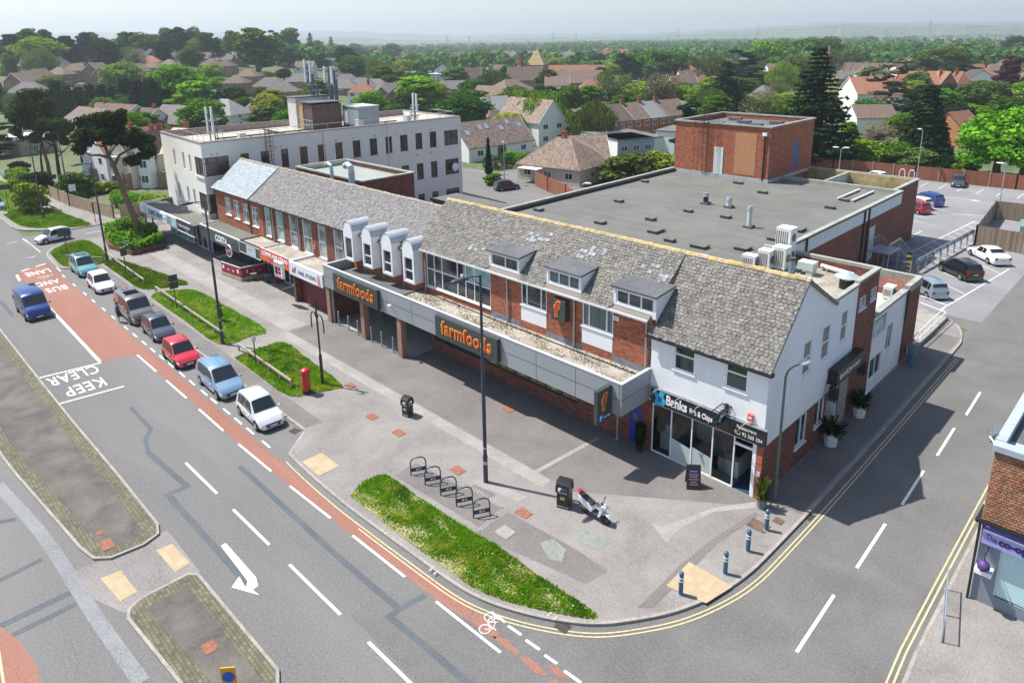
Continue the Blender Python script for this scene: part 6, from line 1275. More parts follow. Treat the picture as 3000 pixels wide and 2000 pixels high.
for i,(x_,y_) in enumerate(((-65.5,28.5),(-63.8,29.2))):
    t = thing('cafe_table',('round cafe table at the left of the coffee terrace','round cafe table at the right of the coffee terrace')[i],'table',(x_,y_,.12)); mb = MB(); mb.cyl((0,0),.4,.72,.76,14); build('table_top', mb, ALB('table_green',(.15,.25,.25)), t); mb = MB(); mb.cyl((0,0),.04,0,.72,8); mb.cyl((0,0),.25,0,.03,12); build('leg', mb, BLACKP, t)
# guard rail, bin store, car park fence
t = thing('guard_barrier','blue grey steel barrier along the car park bays','barrier',(-18,74.5,0)); mb = MB(); mb.prof([(0,.95),(.05,1.1),(.0,1.2),(.05,1.3),(0,1.45),(-.06,1.45),(-.06,.95)],-8.2,8.2); o_ = build('beam', mb, ALB('barrier_blue',(.25,.33,.4),rough=.4,metal=.3), t)
for i in range(9): mb = MB(); mb.box(-8+i*2-.07,-8+i*2+.07,-.2,-.07,0,1.4); build('post', mb, GALV, t)
t.location = (-18.2,83,0); t.rotation_euler.z = R(86)
t = thing('hazard_post','yellow and black striped post at the end of the steel barrier','post',(-19.3,74.2,0)); mb = MB(); mb.cyl((0,0),.22,0,2.2,12); build('post', mb, BLACKP, t); mb = MB()
for i in range(4): mb.cyl((0,0),.225,.2+i*.5,.45+i*.5,12)
build('stripe', mb, ALB('hazard_yellow',(.55,.5,.03)), t)
t = thing('ramp_railing','white and grey tubular railing on the ramp behind the low extension','railing',(-13.4,58.5,.12)); mb = MB()
for z_ in (.55,1.15): mb.tube([(.1,-3.5,z_),(.15,0,z_+.1),(.2,4.6,z_+.15),(-2,5.6,z_+.15)],.035,6)
for a in (-3.5,-1.5,.5,2.6,4.6): mb.tube([(.12,a,0),(.12,a,1.25)],.03,6)
build('rail', mb, WPVC, t); mb = MB(); mb.box(-2.5,.3,-3.5,5,0,.28); build('ramp', mb, CONC, t)
t = thing('mesh_gate','grey vertical bar gate beside the striped post','gate',(-19.9,72.6,0)); mb = MB()
for i in range(18): mb.tube([(-1.2+i*.14,0,.1),(-1.2+i*.14,0,1.6)],.015,4)
for z_ in (.1,1.6): mb.tube([(-1.25,0,z_),(1.25,0,z_)],.03,5)
build('bars', mb, GALV, t); mb = MB(); mb.tube([(-1.25,0,0),(-1.25,0,1.8)],.05,6); mb.tube([(1.25,0,0),(1.25,0,1.8)],.05,6); build('post', mb, GALV, t)
def fence(name, label, pts, h, mat, z0=0, postm=None, every=3., cat='fence', ph=.1):
    t = thing(name, label, cat, (pts[0][0],pts[0][1],z0)); P = [(a-pts[0][0],b-pts[0][1]) for a,b in pts]
    mb = MB(); ribbon(mb,P,.06,h,0); build('panel', mb, mat, t)
    if postm:
        mb = MB()
        for (a,b),(c,d) in zip(P,P[1:]):
            n = max(1,int(math.hypot(c-a,d-b)/every))
            for i in range(n+1): x_,y_ = a+(c-a)*i/n, b+(d-b)*i/n; mb = MB(); mb.box(x_-.07,x_+.07,y_-.09,y_+.09,0,h+ph); build('post', mb, postm, t)
    return t
fence('bin_store_fence','pale weathered board fence around the bin store',[(-18.3,104.4),(-17.0,89.4),(-8,88.9),(-4,89.5)],2.3,WOODP,0,GALV,3.2)
fence('bin_store_fence','back side of the board bin enclosure',[(-18.3,104.5),(-6,106)],2.3,WOODP,0,GALV,3.2)
t = thing('clothes_bank','grey green metal recycling bank inside the bin store','recycling bank',(-12.5,95,0),.1); mb = MB(); mb.box(-1.4,1.4,-1,1,.3,1.9); mb.prof([(-1,1.9),(1,1.9),(.6,2.4),(-.6,2.4)],-1.5,1.5); build('container', mb, ALB('bank_green',(.17,.25,.24),rough=.5), t); mb = MB(); mb.box(-.6,.6,-1.02,-1.0,1.2,1.7); build('label_plate', mb, ALB('bank_plate',(.35,.45,.45)), t)
fence('car_park_fence','red brown board fence along the far side of the car park',[(-60,121.5),(-46,124.3),(-33.5,125.6),(-20,126.6),(4,127.2)],2.2,WOODF,0,CONC,3.0)
for i,x_ in enumerate((-34.6,-33.2)):
    t = thing('cycle_hoop',('pale tall cycle hoop left of the far lamp post','pale tall cycle hoop right of the far lamp post')[i],'cycle stand',(x_,122.8,0)); mb = MB(); mb.tube([(-.4,0,0),(-.4,0,1.5),(-.2,0,1.9),(.2,0,1.9),(.4,0,1.5),(.4,0,0)],.06,8); build('hoop', mb, WPVC, t); mb = MB(); mb.box(-.5,.5,-.1,.1,0,.03); build('base_plate', mb, GALV, t)
fence('garden_fence','leaning red brown board fence beside the dark hatchback',[(-76.5,81.5),(-72,79.5),(-66,76.8),(-60.5,73),(-55.5,71.2)],2.3,WOODF,0,CONC,2.6)
fence('garden_wall','tan stone garden wall with brick piers beside the side road verge',[(-128,24.5),(-118.3,24.9),(-110.4,26),(-104.8,27)],2.0,ALB('tan_stone',(.36,.27,.17),var=.35,vs=2),0,BRICKD,4.2,'wall')
fence('garden_wall','plain tan rendered wall between hedge and carpet shop',[(-103.6,27.6),(-103.4,30.3),(-96.5,31.5)],2.1,ALB('tan_render',(.4,.3,.2),var=.2),0,CONC,4,'wall')
fence('road_railing','grey pedestrian guard rail along the main road at the left',[(-170,23.2),(-128,22.6)],1.1,GALV,.1,GALV,2.2,'railing',0)
T = thing('hoarding','flat roofed garage strip behind the slate ridge','garage',(-57,60,0)); mb = MB(); mb.box(-14,4.5,-4,0,0,2.9); build('wall', mb, BRICKD, T); mb = MB(); mb.box(-14.2,4.7,-4.2,.2,2.9,3.05); build('flat_roof', mb, FELT, T); mb = MB(); mb.box(-14.3,4.8,-4.3,-4.2,2.75,3.12); mb.box(4.7,4.8,-4.2,.2,2.75,3.12); build('edge', mb, BLACKP, T)

# ================================================================ VEHICLES
PAINTS = {}
def paint(name, c, m=.35):
    if name not in PAINTS: PAINTS[name] = plain('car_'+name, c, .28, m, 1., .5)
    return PAINTS[name]
def car_mesh(L, Wd, H, prof, z0=.2, wr=.31, axle=None, cabin=None):
    pass
STY = {  # stations: x/L from tail (-.5) to nose (.5): (x, half width, belt z, top z, roof half width); cabin from i0 to i1
 'hatch': dict(st=[(-.5,.40,.62,.70,.36),(-.485,.46,.72,.86,.42),(-.46,.485,.76,1.05,.40),(-.42,.5,.78,1.38,.37),(-.3,.5,.77,1.49,.36),(-.02,.5,.75,1.5,.365),(.07,.5,.74,1.44,.365),(.245,.495,.71,.86,.43),(.4,.48,.62,.70,.42),(.475,.43,.5,.56,.38),(.5,.36,.42,.46,.32)], sw=(3,6), ws=(6,7), rw=(2,3), bp=[-.1,-.3], wb=(.31,-.33)),
 'mpv': dict(st=[(-.5,.42,.68,.8,.38),(-.488,.48,.82,1.0,.43),(-.475,.49,.85,1.25,.41),(-.44,.5,.86,1.53,.385),(-.3,.5,.85,1.63,.38),(.0,.5,.82,1.64,.385),(.08,.5,.81,1.56,.385),(.29,.49,.78,.93,.44),(.42,.47,.66,.74,.42),(.48,.42,.52,.58,.38),(.5,.36,.42,.46,.32)], sw=(3,6), ws=(6,7), rw=(2,3), bp=[-.08,-.27], wb=(.33,-.31)),
 'van': dict(st=[(-.5,.46,.9,1.0,.42),(-.497,.485,.98,1.5,.45),(-.49,.49,1.0,1.78,.44),(-.47,.5,1.02,1.9,.43),(-.3,.5,1.02,1.92,.43),(.12,.5,1.0,1.92,.43),(.19,.5,.98,1.82,.425),(.34,.49,.98,1.12,.44),(.45,.475,.82,.9,.43),(.487,.44,.6,.68,.4),(.5,.4,.42,.48,.36)], sw=(4,6), ws=(6,7), rw=(1,3), bp=[.03,-.15], wb=(.33,-.27)),
 'suv': dict(st=[(-.5,.42,.7,.82,.38),(-.485,.47,.84,1.0,.43),(-.465,.485,.9,1.25,.4),(-.42,.5,.92,1.55,.37),(-.28,.5,.9,1.63,.37),(-.02,.5,.87,1.64,.375),(.05,.5,.86,1.58,.375),(.22,.495,.84,.98,.44),(.4,.48,.78,.85,.43),(.48,.43,.6,.68,.38),(.5,.38,.48,.52,.33)], sw=(3,6), ws=(6,7), rw=(2,3), bp=[-.08,-.27], wb=(.31,-.31)),
 'sedan': dict(st=[(-.5,.40,.68,.74,.36),(-.485,.46,.78,.88,.42),(-.43,.48,.83,.98,.43),(-.34,.495,.84,1.05,.42),(-.2,.5,.82,1.36,.36),(-.05,.5,.79,1.43,.365),(.06,.5,.78,1.38,.365),(.21,.495,.75,.9,.44),(.4,.48,.66,.74,.42),(.48,.43,.52,.58,.38),(.5,.36,.42,.46,.32)], sw=(4,6), ws=(6,7), rw=(3,4), bp=[-.06], wb=(.31,-.29)),
}
ZS = 1.1
def quadpt(a, b, c, d, s, t): return (a*(1-s)+b*s)*(1-t)+(d*(1-s)+c*s)*t
def build_car(name, label, style, L, Wd, pm, loc, rz, hscale=1., cat='car', group=None, roofm=None, wheelm=None, lower=None, front_plate=True, sunroof=False, rails=False, detail=True):
    sd_ = STY[style]; st = sd_['st']; t = thing(name, label, cat, loc, rz, group)
    zk = ZS*hscale; wr = .315*(1.06 if style in ('van','suv') else 1)
    def sec(i):
        x, w, zb, zt, wt = st[i]; x *= L; w *= Wd; wt *= Wd; zb *= zk; zt *= zk; zl = .24
        return [Vector((x,0,zl)), Vector((x,w*.92,zl)), Vector((x,w*.985,zl+.14)), Vector((x,w,zl+(zb-zl)*.55)), Vector((x,w*.985,zb-.06)), Vector((x,w*.945,zb)), Vector((x,wt+(w*.93-wt)*.06,zt-(zt-zb)*.07)), Vector((x,wt*.86,zt)), Vector((x,0,zt+.012))]
    # refine stations around the wheel arches
    S_ = [sec(i) for i in range(len(st))]; xs_ = [s[0].x for s in S_]
    def secx(x):
        for i in range(len(xs_)-1):
            if xs_[i] <= x <= xs_[i+1]: f = (x-xs_[i])/(xs_[i+1]-xs_[i]); return [S_[i][k]*(1-f)+S_[i+1][k]*f for k in range(9)]
        return S_[-1]
    wx = [sd_['wb'][0]*L, sd_['wb'][1]*L]; ra = wr+.06
    allx = sorted(set(xs_+[c+ra*k for c in wx for k in (-1,-.8,-.4,0,.4,.8,1)])); rows = []
    for x in allx:
        s = [p.copy() for p in secx(x)]
        for c in wx:
            if abs(x-c) < ra-.001: h = wr+math.sqrt(ra*ra-(x-c)**2); s[1].z = max(s[1].z,h-.0); s[2].z = max(s[2].z,h+.01); s[3].z = max(s[3].z,h+.05); s[0].z = .24; s[1].y *= .99
        rows.append(s)
    mb = MB(); n = len(rows); vs = []
    for s in rows: vs += [tuple(p) for p in s]+[(p.x,-p.y,p.z) for p in s]
    fs = []
    for i in range(n-1):
        for k in range(1,8):
            a, b = i*18+k, (i+1)*18+k; fs.append((a,b,b+1,a+1)); a += 9; b += 9; fs.append((a,a+1,b+1,b))
    for e_ in (0,n-1):
        o = e_*18; f = [o+k for k in range(1,9)]+[o+9+k for k in range(7,0,-1)]; fs.append(tuple(f) if e_ == 0 else tuple(f[::-1]))
    mb.add(vs, fs)
    if roofm:
        for i in range(len(mb.f)):
            zz = [mb.v[j][2] for j in mb.f[i]]
            if min(zz) > zk*st[5][2]*1.35: mb.m[i] = 1
    body = build('body', mb, [pm, roofm or pm], t, smooth_=True)
    try: 
        md = body.modifiers.new('edge', 'EDGE_SPLIT'); md.split_angle = R(38)
    except Exception: pass
    mb = MB(); mb.box(-L*.47,L*.47,-Wd*.42,Wd*.42,.18,.5*1); build('underbody', mb, PLASTIC, t)
    # glass panels
    def panel(nm, quads, mat, out=.012):
        g = MB()
        for A,B,C_,D_ in quads:
            nrm_ = (B-A).cross(D_-A).normalized()
            cen = (A+B+C_+D_)/4
            if nrm_.dot(cen-Vector((0,0,.8))) < 0: nrm_ = -nrm_
            g.add([tuple(p+nrm_*out) for p in (A,B,C_,D_)],[(0,1,2,3)])
        return build(nm, g, mat, t)
    i0,i1 = sd_['ws']; a,b = S_[i0],S_[i1]; mir = lambda p: Vector((p.x,-p.y,p.z))
    def screen(nm,a,b,t0,t1,e):
        A = [mir(a[6])*e+mir(a[7])*(1-e),mir(a[7]),a[8],a[7],a[6]*e+a[7]*(1-e)]; B = [mir(b[6])*e+mir(b[7])*(1-e),mir(b[7]),b[8],b[7],b[6]*e+b[7]*(1-e)]
        panel(nm,[(A[k]*(1-t0)+B[k]*t0,A[k+1]*(1-t0)+B[k+1]*t0,A[k+1]*(1-t1)+B[k+1]*t1,A[k]*(1-t1)+B[k]*t1) for k in range(4)],CARG,.016)
    screen('windscreen',a,b,.05,.93,.7)
    i0,i1 = sd_['rw']; a,b = S_[i1],S_[i0]; 
    screen('rear_window',a,b,.08,.85,.6)
    j0,j1 = sd_['sw']; 
    xa = st[j0][0]*L+.12; xb = (st[sd_['ws'][0]][0]*.45+st[sd_['ws'][1]][0]*.55)*L; cuts = sorted([xa]+[p*L for p in sd_['bp'] if p*L > xa+.2]+[xb])
    for sgn in (1,-1):
        for k in range(len(cuts)-1):
            x0_,x1_ = cuts[k]+.03, cuts[k+1]-.03; A,B = secx(x0_),secx(x1_)
            def pt(S__,f): v = S__[5]*(1-f)+S__[6]*f; return Vector((v.x,v.y*sgn,v.z))
            top1 = .88; 
            if k == len(cuts)-2:
                xm = st[sd_['ws'][0]][0]*L-.02; M2 = secx(min(xm,x1_)); B0 = secx(x1_)
                g = [pt(A,.1),pt(B0,.1),pt(B0,.2),pt(M2,top1),pt(A,top1)]
            else: g = [pt(A,.1),pt(B,.1),pt(B,top1),pt(A,top1)]
            mbg = MB(); mbg.add([(p.x,p.y+sgn*.012,p.z+.004) for p in g],[tuple(range(len(g)))]); build('side_window', mbg, CARG, t)
    # wheels
    for c in wx:
        for sgn in (1,-1):
            yc = sgn*(Wd*.5-.1)
            mbw = MB().xf(Matrix.Translation((c,yc,wr)) @ Matrix.Rotation(math.pi/2,4,'X')); mbw.cyl((0,0),wr,-.11,.11,18); w_ = build('wheel', mbw, RUBBER, t)
            mbw = MB().xf(Matrix.Translation((c,yc+sgn*.115,wr)) @ Matrix.Rotation(math.pi/2,4,'X')); mbw.cyl((0,0),wr*.62,-.008,.008,14)
            build('rim', mbw, wheelm or ALLOY, w_)
            mbw = MB().xf(Matrix.Translation((c,yc+sgn*.126,wr)) @ Matrix.Rotation(math.pi/2,4,'X'))
            for q in range(5):
                an = q*2*math.pi/5; mbw.add([(wr*.2*math.cos(an+.3),wr*.2*math.sin(an+.3),0),(wr*.55*math.cos(an+.22),wr*.55*math.sin(an+.22),0),(wr*.55*math.cos(an+.95),wr*.55*math.sin(an+.95),0)],[(0,1,2)])
            build('rim_gap', mbw, BLACKP, w_)
            mbw = MB(); mbw.box(c-ra*.97,c+ra*.97,sgn*Wd*.28,sgn*(Wd*.5-.22),.2,wr+ra*.9); build('arch_liner', mbw, PLASTIC, t)
    # lamps, plates, grille, mirrors
    fx = secx(st[-2][0]*L); fz = st[-3][2]*zk
    for sgn in (1,-1):
        A = secx(st[-3][0]*L+.02); B = secx(st[-2][0]*L)
        g = [Vector((p.x,p.y*sgn,p.z)) for p in (A[4]*.5+A[5]*.5+Vector((0,0,.02)),B[5]+Vector((0,0,.01)),B[5]*.35+B[3]*.65,B[3]*.6+B[4]*.4,A[4]*.6+A[3]*.4)]
        mbl = MB(); mbl.add([(p.x+.012,p.y+sgn*.014,p.z) for p in g],[(0,1,2,3,4)]); build('headlight', mbl, LAMPC, t)
        A = secx(st[0][0]*L+.02); B = secx(st[2][0]*L+.05)
        xb_ = st[0][0]*L; w0 = A[4].y; zb_ = st[1][2]*zk
        mbl = MB(); mbl.box(xb_-.02,xb_+.14,sgn*(w0-.2),sgn*(w0+.03),zb_-.16,zb_+(.25 if style in('van','mpv','suv') else .06)); build('tail_light', mbl, TAILR, t)
        xm = st[sd_['ws'][1]][0]*L-.25; s_ = secx(xm); mbm = MB(); mbm.ball((xm,sgn*(s_[5].y+.16),s_[5].z+.09),.1,8,(.8,1.1,.8)); build('wing_mirror', mbm, pm, t, smooth_=True)
    mbp = MB(); mbp.box(L*.5-.02,L*.5+.025,-Wd*.24,Wd*.24,.30,.44); build('grille', mbp, PLASTIC, t)
    mbp = MB(); mbp.box(L*.475,L*.505,-Wd*.3,Wd*.3,.47,.55); build('upper_grille', mbp, PLASTIC, t)
    mbp = MB(); mbp.box(L*.5+.026,L*.5+.036,-.24,.24,.36,.46); build('number_plate', mbp, PLATEW, t)
    zb_ = st[1][2]*zk; mbp = MB(); mbp.box(-L*.5-.03,-L*.5+.0,-.24,.24,zb_-.2,zb_-.1); build('number_plate', mbp, PLATEY, t)
    if detail:
        mbs = MB()
        for sgn in (1,-1):
            for p in [x_*L for x_ in sd_['bp']]+[xb-.05]:
                q0,q1,q2 = secx(p)[2],secx(p)[3],secx(p)[4]
                for u,v in ((q0,q1),(q1,q2)): mbs.add([(u.x-.008,sgn*(u.y+.004),u.z),(u.x+.008,sgn*(u.y+.004),u.z),(v.x+.008,sgn*(v.y+.004),v.z),(v.x-.008,sgn*(v.y+.004),v.z)],[(0,1,2,3)])
        build('door_seam', mbs, BLACKP, t)
        mbs = MB()
        for sgn in (1,-1):
            for p in sd_['bp'][:2]: q = secx(p*L+.14)[4]; mbs.box(p*L+.1,p*L+.28,sgn*(q.y+.0),sgn*(q.y+.03),q.z-.06,q.z-.03)
        build('door_handle', mbs, pm, t)
        s_ = secx(0)[7]; mbs = MB(); mbs.tube([(st[4][0]*L,0,st[4][3]*zk),(st[4][0]*L-.2,0,st[4][3]*zk+.25)],.008,4); build('aerial', mbs, BLACKP, t)
    if sunroof: mbs = MB(); z_ = st[5][3]*zk+.022; mbs.box(-L*.22,L*.02,-Wd*.28,Wd*.28,z_-.02,z_); build('sunroof', mbs, CARG, t)
    if rails:
        for sgn in (1,-1): mbs = MB(); z_ = st[5][3]*zk+.03; mbs.tube([(-L*.36,sgn*Wd*.34,z_),(L*.05,sgn*Wd*.34,z_+.02)],.025,6); build('roof_rail', mbs, ALLOY, t)
    return t
SIL = paint('silver',(.68,.7,.72),.3); LBL = paint('light_blue',(.22,.36,.5),.4); RED = paint('red',(.5,.012,.03),.1); GRY = paint('grey',(.09,.1,.13),.5); BRN = paint('bronze',(.2,.18,.17),.5); WHC = paint('white',(.8,.8,.8),0.); TEA = paint('teal',(.14,.36,.4),.3); NVB = paint('blue',(.012,.04,.2),.4); BLK = paint('black',(.01,.01,.012),.2); BLU = paint('bright_blue',(.01,.05,.35),.3); DRD = paint('dark_red',(.35,.01,.02),.2); SBL = paint('silver_blue',(.35,.43,.5),.5)
BAY = 'cars parked in the roadside bay'
build_car('parked_car','silver three door hatchback nearest in the roadside bay','hatch',4.0,1.74,SIL,(-39.75,16.72,0),R(-3),cat='car',group=BAY)
build_car('parked_car','light blue people carrier behind the silver hatchback','mpv',4.6,1.84,LBL,(-45.7,16.7,0),R(-2),cat='car',group=BAY,rails=True)
build_car('parked_car','red small car with white roof stripe edge in the roadside bay','hatch',3.85,1.74,RED,(-52.2,16.45,0),R(-2),cat='car',group=BAY,wheelm=BLACKP)
build_car('parked_car','dark grey hatchback between red car and bronze van','hatch',3.9,1.7,GRY,(-58.5,17.0,0),R(-2),cat='car',group=BAY)
build_car('parked_van','bronze van with glass roof panel, man standing at its door','van',5.1,1.93,BRN,(-64.2,17.0,0),R(-1),cat='van',group=BAY,sunroof=True,rails=True)
build_car('parked_car','white hatchback parked behind the bronze van','hatch',4.05,1.76,WHC,(-74.6,17.15,0),R(-2),cat='car',group=BAY)
build_car('parked_van','teal small van with dark sunroof, last in the bay','mpv',4.2,1.8,TEA,(-81.5,17.4,0),R(0),1.08,cat='van',group=BAY,sunroof=True)
build_car('moving_van','dark blue van driving in the bus lane direction','van',5.2,1.98,NVB,(-72.0,10.9,0),R(0),1.0,cat='van',rails=False)
build_car('moving_car','silver small hatchback turning out of the side road','hatch',3.75,1.68,SIL,(-98.4,18.3,0),R(-78),cat='car')
build_car('parked_car','grey blue saloon at the left edge beyond the verge','suv',4.5,1.8,SBL,(-125.3,17.0,0),R(0),cat='car')
build_car('parked_car','silver blue hatchback nosed in behind the low extension','hatch',4.0,1.74,SBL,(-16.3,69.3,0),R(138),cat='car')
build_car('parked_car','black sport utility car in the marked bay','suv',4.5,1.84,BLK,(-15.5,76.9,0),R(138),cat='car',rails=True)
build_car('parked_car','white saloon in front of the board fence','sedan',4.9,1.86,WHC,(-14.7,84.4,0),R(133),cat='car')
build_car('parked_car','dark red hatchback at the hall corner','hatch',4.2,1.78,DRD,(-26.8,101.9,0),R(155),cat='car'); build_car('parked_car','white and black hatchback between red and blue cars','hatch',4.1,1.76,WHC,(-27.2,104.6,0),R(155),cat='car'); build_car('parked_car','bright blue people carrier in the middle of the car park','mpv',4.4,1.82,BLU,(-26.9,107.6,0),R(155),cat='car')
build_car('parked_car','dark small car facing out of the fence bays','suv',3.9,1.75,GRY,(-27.0,124.0,0),R(-75),.95,cat='car')
build_car('parked_car','silver coupe at the right edge of the car park','sedan',4.6,1.8,SIL,(-14.9,110.3,0),R(200),cat='car'); build_car('parked_car','dark red car cut by the right edge','hatch',4.0,1.75,DRD,(-15.2,120.3,0),R(-90),cat='car')
build_car('parked_car','white hatchback by the fence behind the hall','hatch',4.0,1.75,WHC,(-37.8,120.5,0),R(150),cat='car',detail=False); build_car('parked_car','dark estate behind the hall parapet','hatch',4.2,1.75,BLK,(-43.2,117.5,0),R(150),cat='car',detail=False); build_car('parked_car','black hatchback furthest left behind the hall parapet','hatch',4.1,1.75,BLK,(-47.5,116.5,0),R(140),cat='car',detail=False)
build_car('parked_car','dark blue hatchback beside the leaning brown fence','hatch',4.2,1.78,paint('dark_navy',(.015,.025,.04),.3),(-77.9,76.3,0),R(75),cat='car')
# scooter
def scooter():
    a = w0 = at(1668+0,1478,.12); t = thing('motor_scooter','white and black motor scooter beside the larger litter bin','scooter',(-18.42,23.75,.12),R(-2))
    WHS = paint('scooter_white',(.7,.74,.78),.2)
    for x_,r_ in ((-.62,.29),(.68,.28)):
        mb = MB().xf(Matrix.Translation((x_,0,r_)) @ Matrix.Rotation(math.pi/2,4,'X')); mb.lathe([(r_*.6,-.05),(r_*.95,-.06),(r_,0),(r_*.95,.06),(r_*.6,.05)],n=18); w_ = build('wheel', mb, RUBBER, t, smooth_=True)
        mb = MB().xf(Matrix.Translation((x_,0,r_)) @ Matrix.Rotation(math.pi/2,4,'X')); mb.cyl((0,0),r_*.55,-.03,.03,12); build('rim', mb, IRON, w_)
    def slab_(name, prof_, w1, mat): mb = MB(); mb.prof(prof_,-w1,w1,1); o = build(name, mb, mat, t); md = o.modifiers.new('b','BEVEL'); md.width = .03; md.segments = 2; return o
    slab_('rear_body',[(-1.0,.78),(-.95,.66),(-.55,.45),(-.1,.36),(-.05,.55),(-.25,.76),(-.6,.86),(-.95,.94)],.2,WHS)
    slab_('seat',[(-.98,.92),(-.6,.86),(-.25,.74),(-.05,.72),(-.1,.8),(-.35,.86),(-.65,.95),(-.95,1.0)],.17,PLASTIC)
    slab_('footboard',[(-.2,.28),(.35,.28),(.42,.36),(-.15,.42)],.18,PLASTIC)
    slab_('leg_shield',[(.28,.3),(.42,.35),(.62,.75),(.56,1.0),(.46,.98),(.4,.72)],.2,WHS)
    slab_('front_mudguard',[(.42,.5),(.6,.64),(.85,.6),(.98,.45),(.9,.5),(.68,.58),(.5,.5)],.1,WHS)
    slab_('engine',[(-.8,.2),(-.3,.2),(-.1,.4),(-.5,.46),(-.85,.42)],.11,IRON)
    slab_('grab_rail',[(-1.05,1.0),(-.9,1.0),(-.9,1.08),(-1.12,1.12)],.13,ALB('scooter_red',(.35,.02,.04)))
    mb = MB(); mb.tube([(.68,.08,.28),(.5,.08,.75),(.42,0,1.1)],.03,6); mb.tube([(.68,-.08,.28),(.5,-.08,.75),(.42,0,1.1)],.03,6); build('fork', mb, BLACKP, t)
    mb = MB(); mb.tube([(.3,.34,1.14),(.42,.12,1.08),(.42,-.12,1.08),(.3,-.34,1.14)],.02,6); build('handlebar', mb, BLACKP, t)
    for s_ in (-1,1): mb = MB(); mb.tube([(.36,s_*.25,1.12),(.38,s_*.28,1.2)],.008,4); mb.ball((.38,s_*.28,1.22),.06,6,(.5,1,.8)); build('mirror', mb, BLACKP, t)
    mb = MB(); mb.ball((.62,0,.88),.1,8,(.5,1.2,.8)); build('headlight', mb, LAMPC, t); mb = MB(); mb.tube([(-.3,-.16,.25),(-.9,-.18,.45)],[.04,.06],8); build('exhaust', mb, IRON, t)
    mb = MB(); mb.tube([(-.1,.1,.25),(-.05,.22,.0)],.015,5); build('side_stand', mb, IRON, t)
scooter()
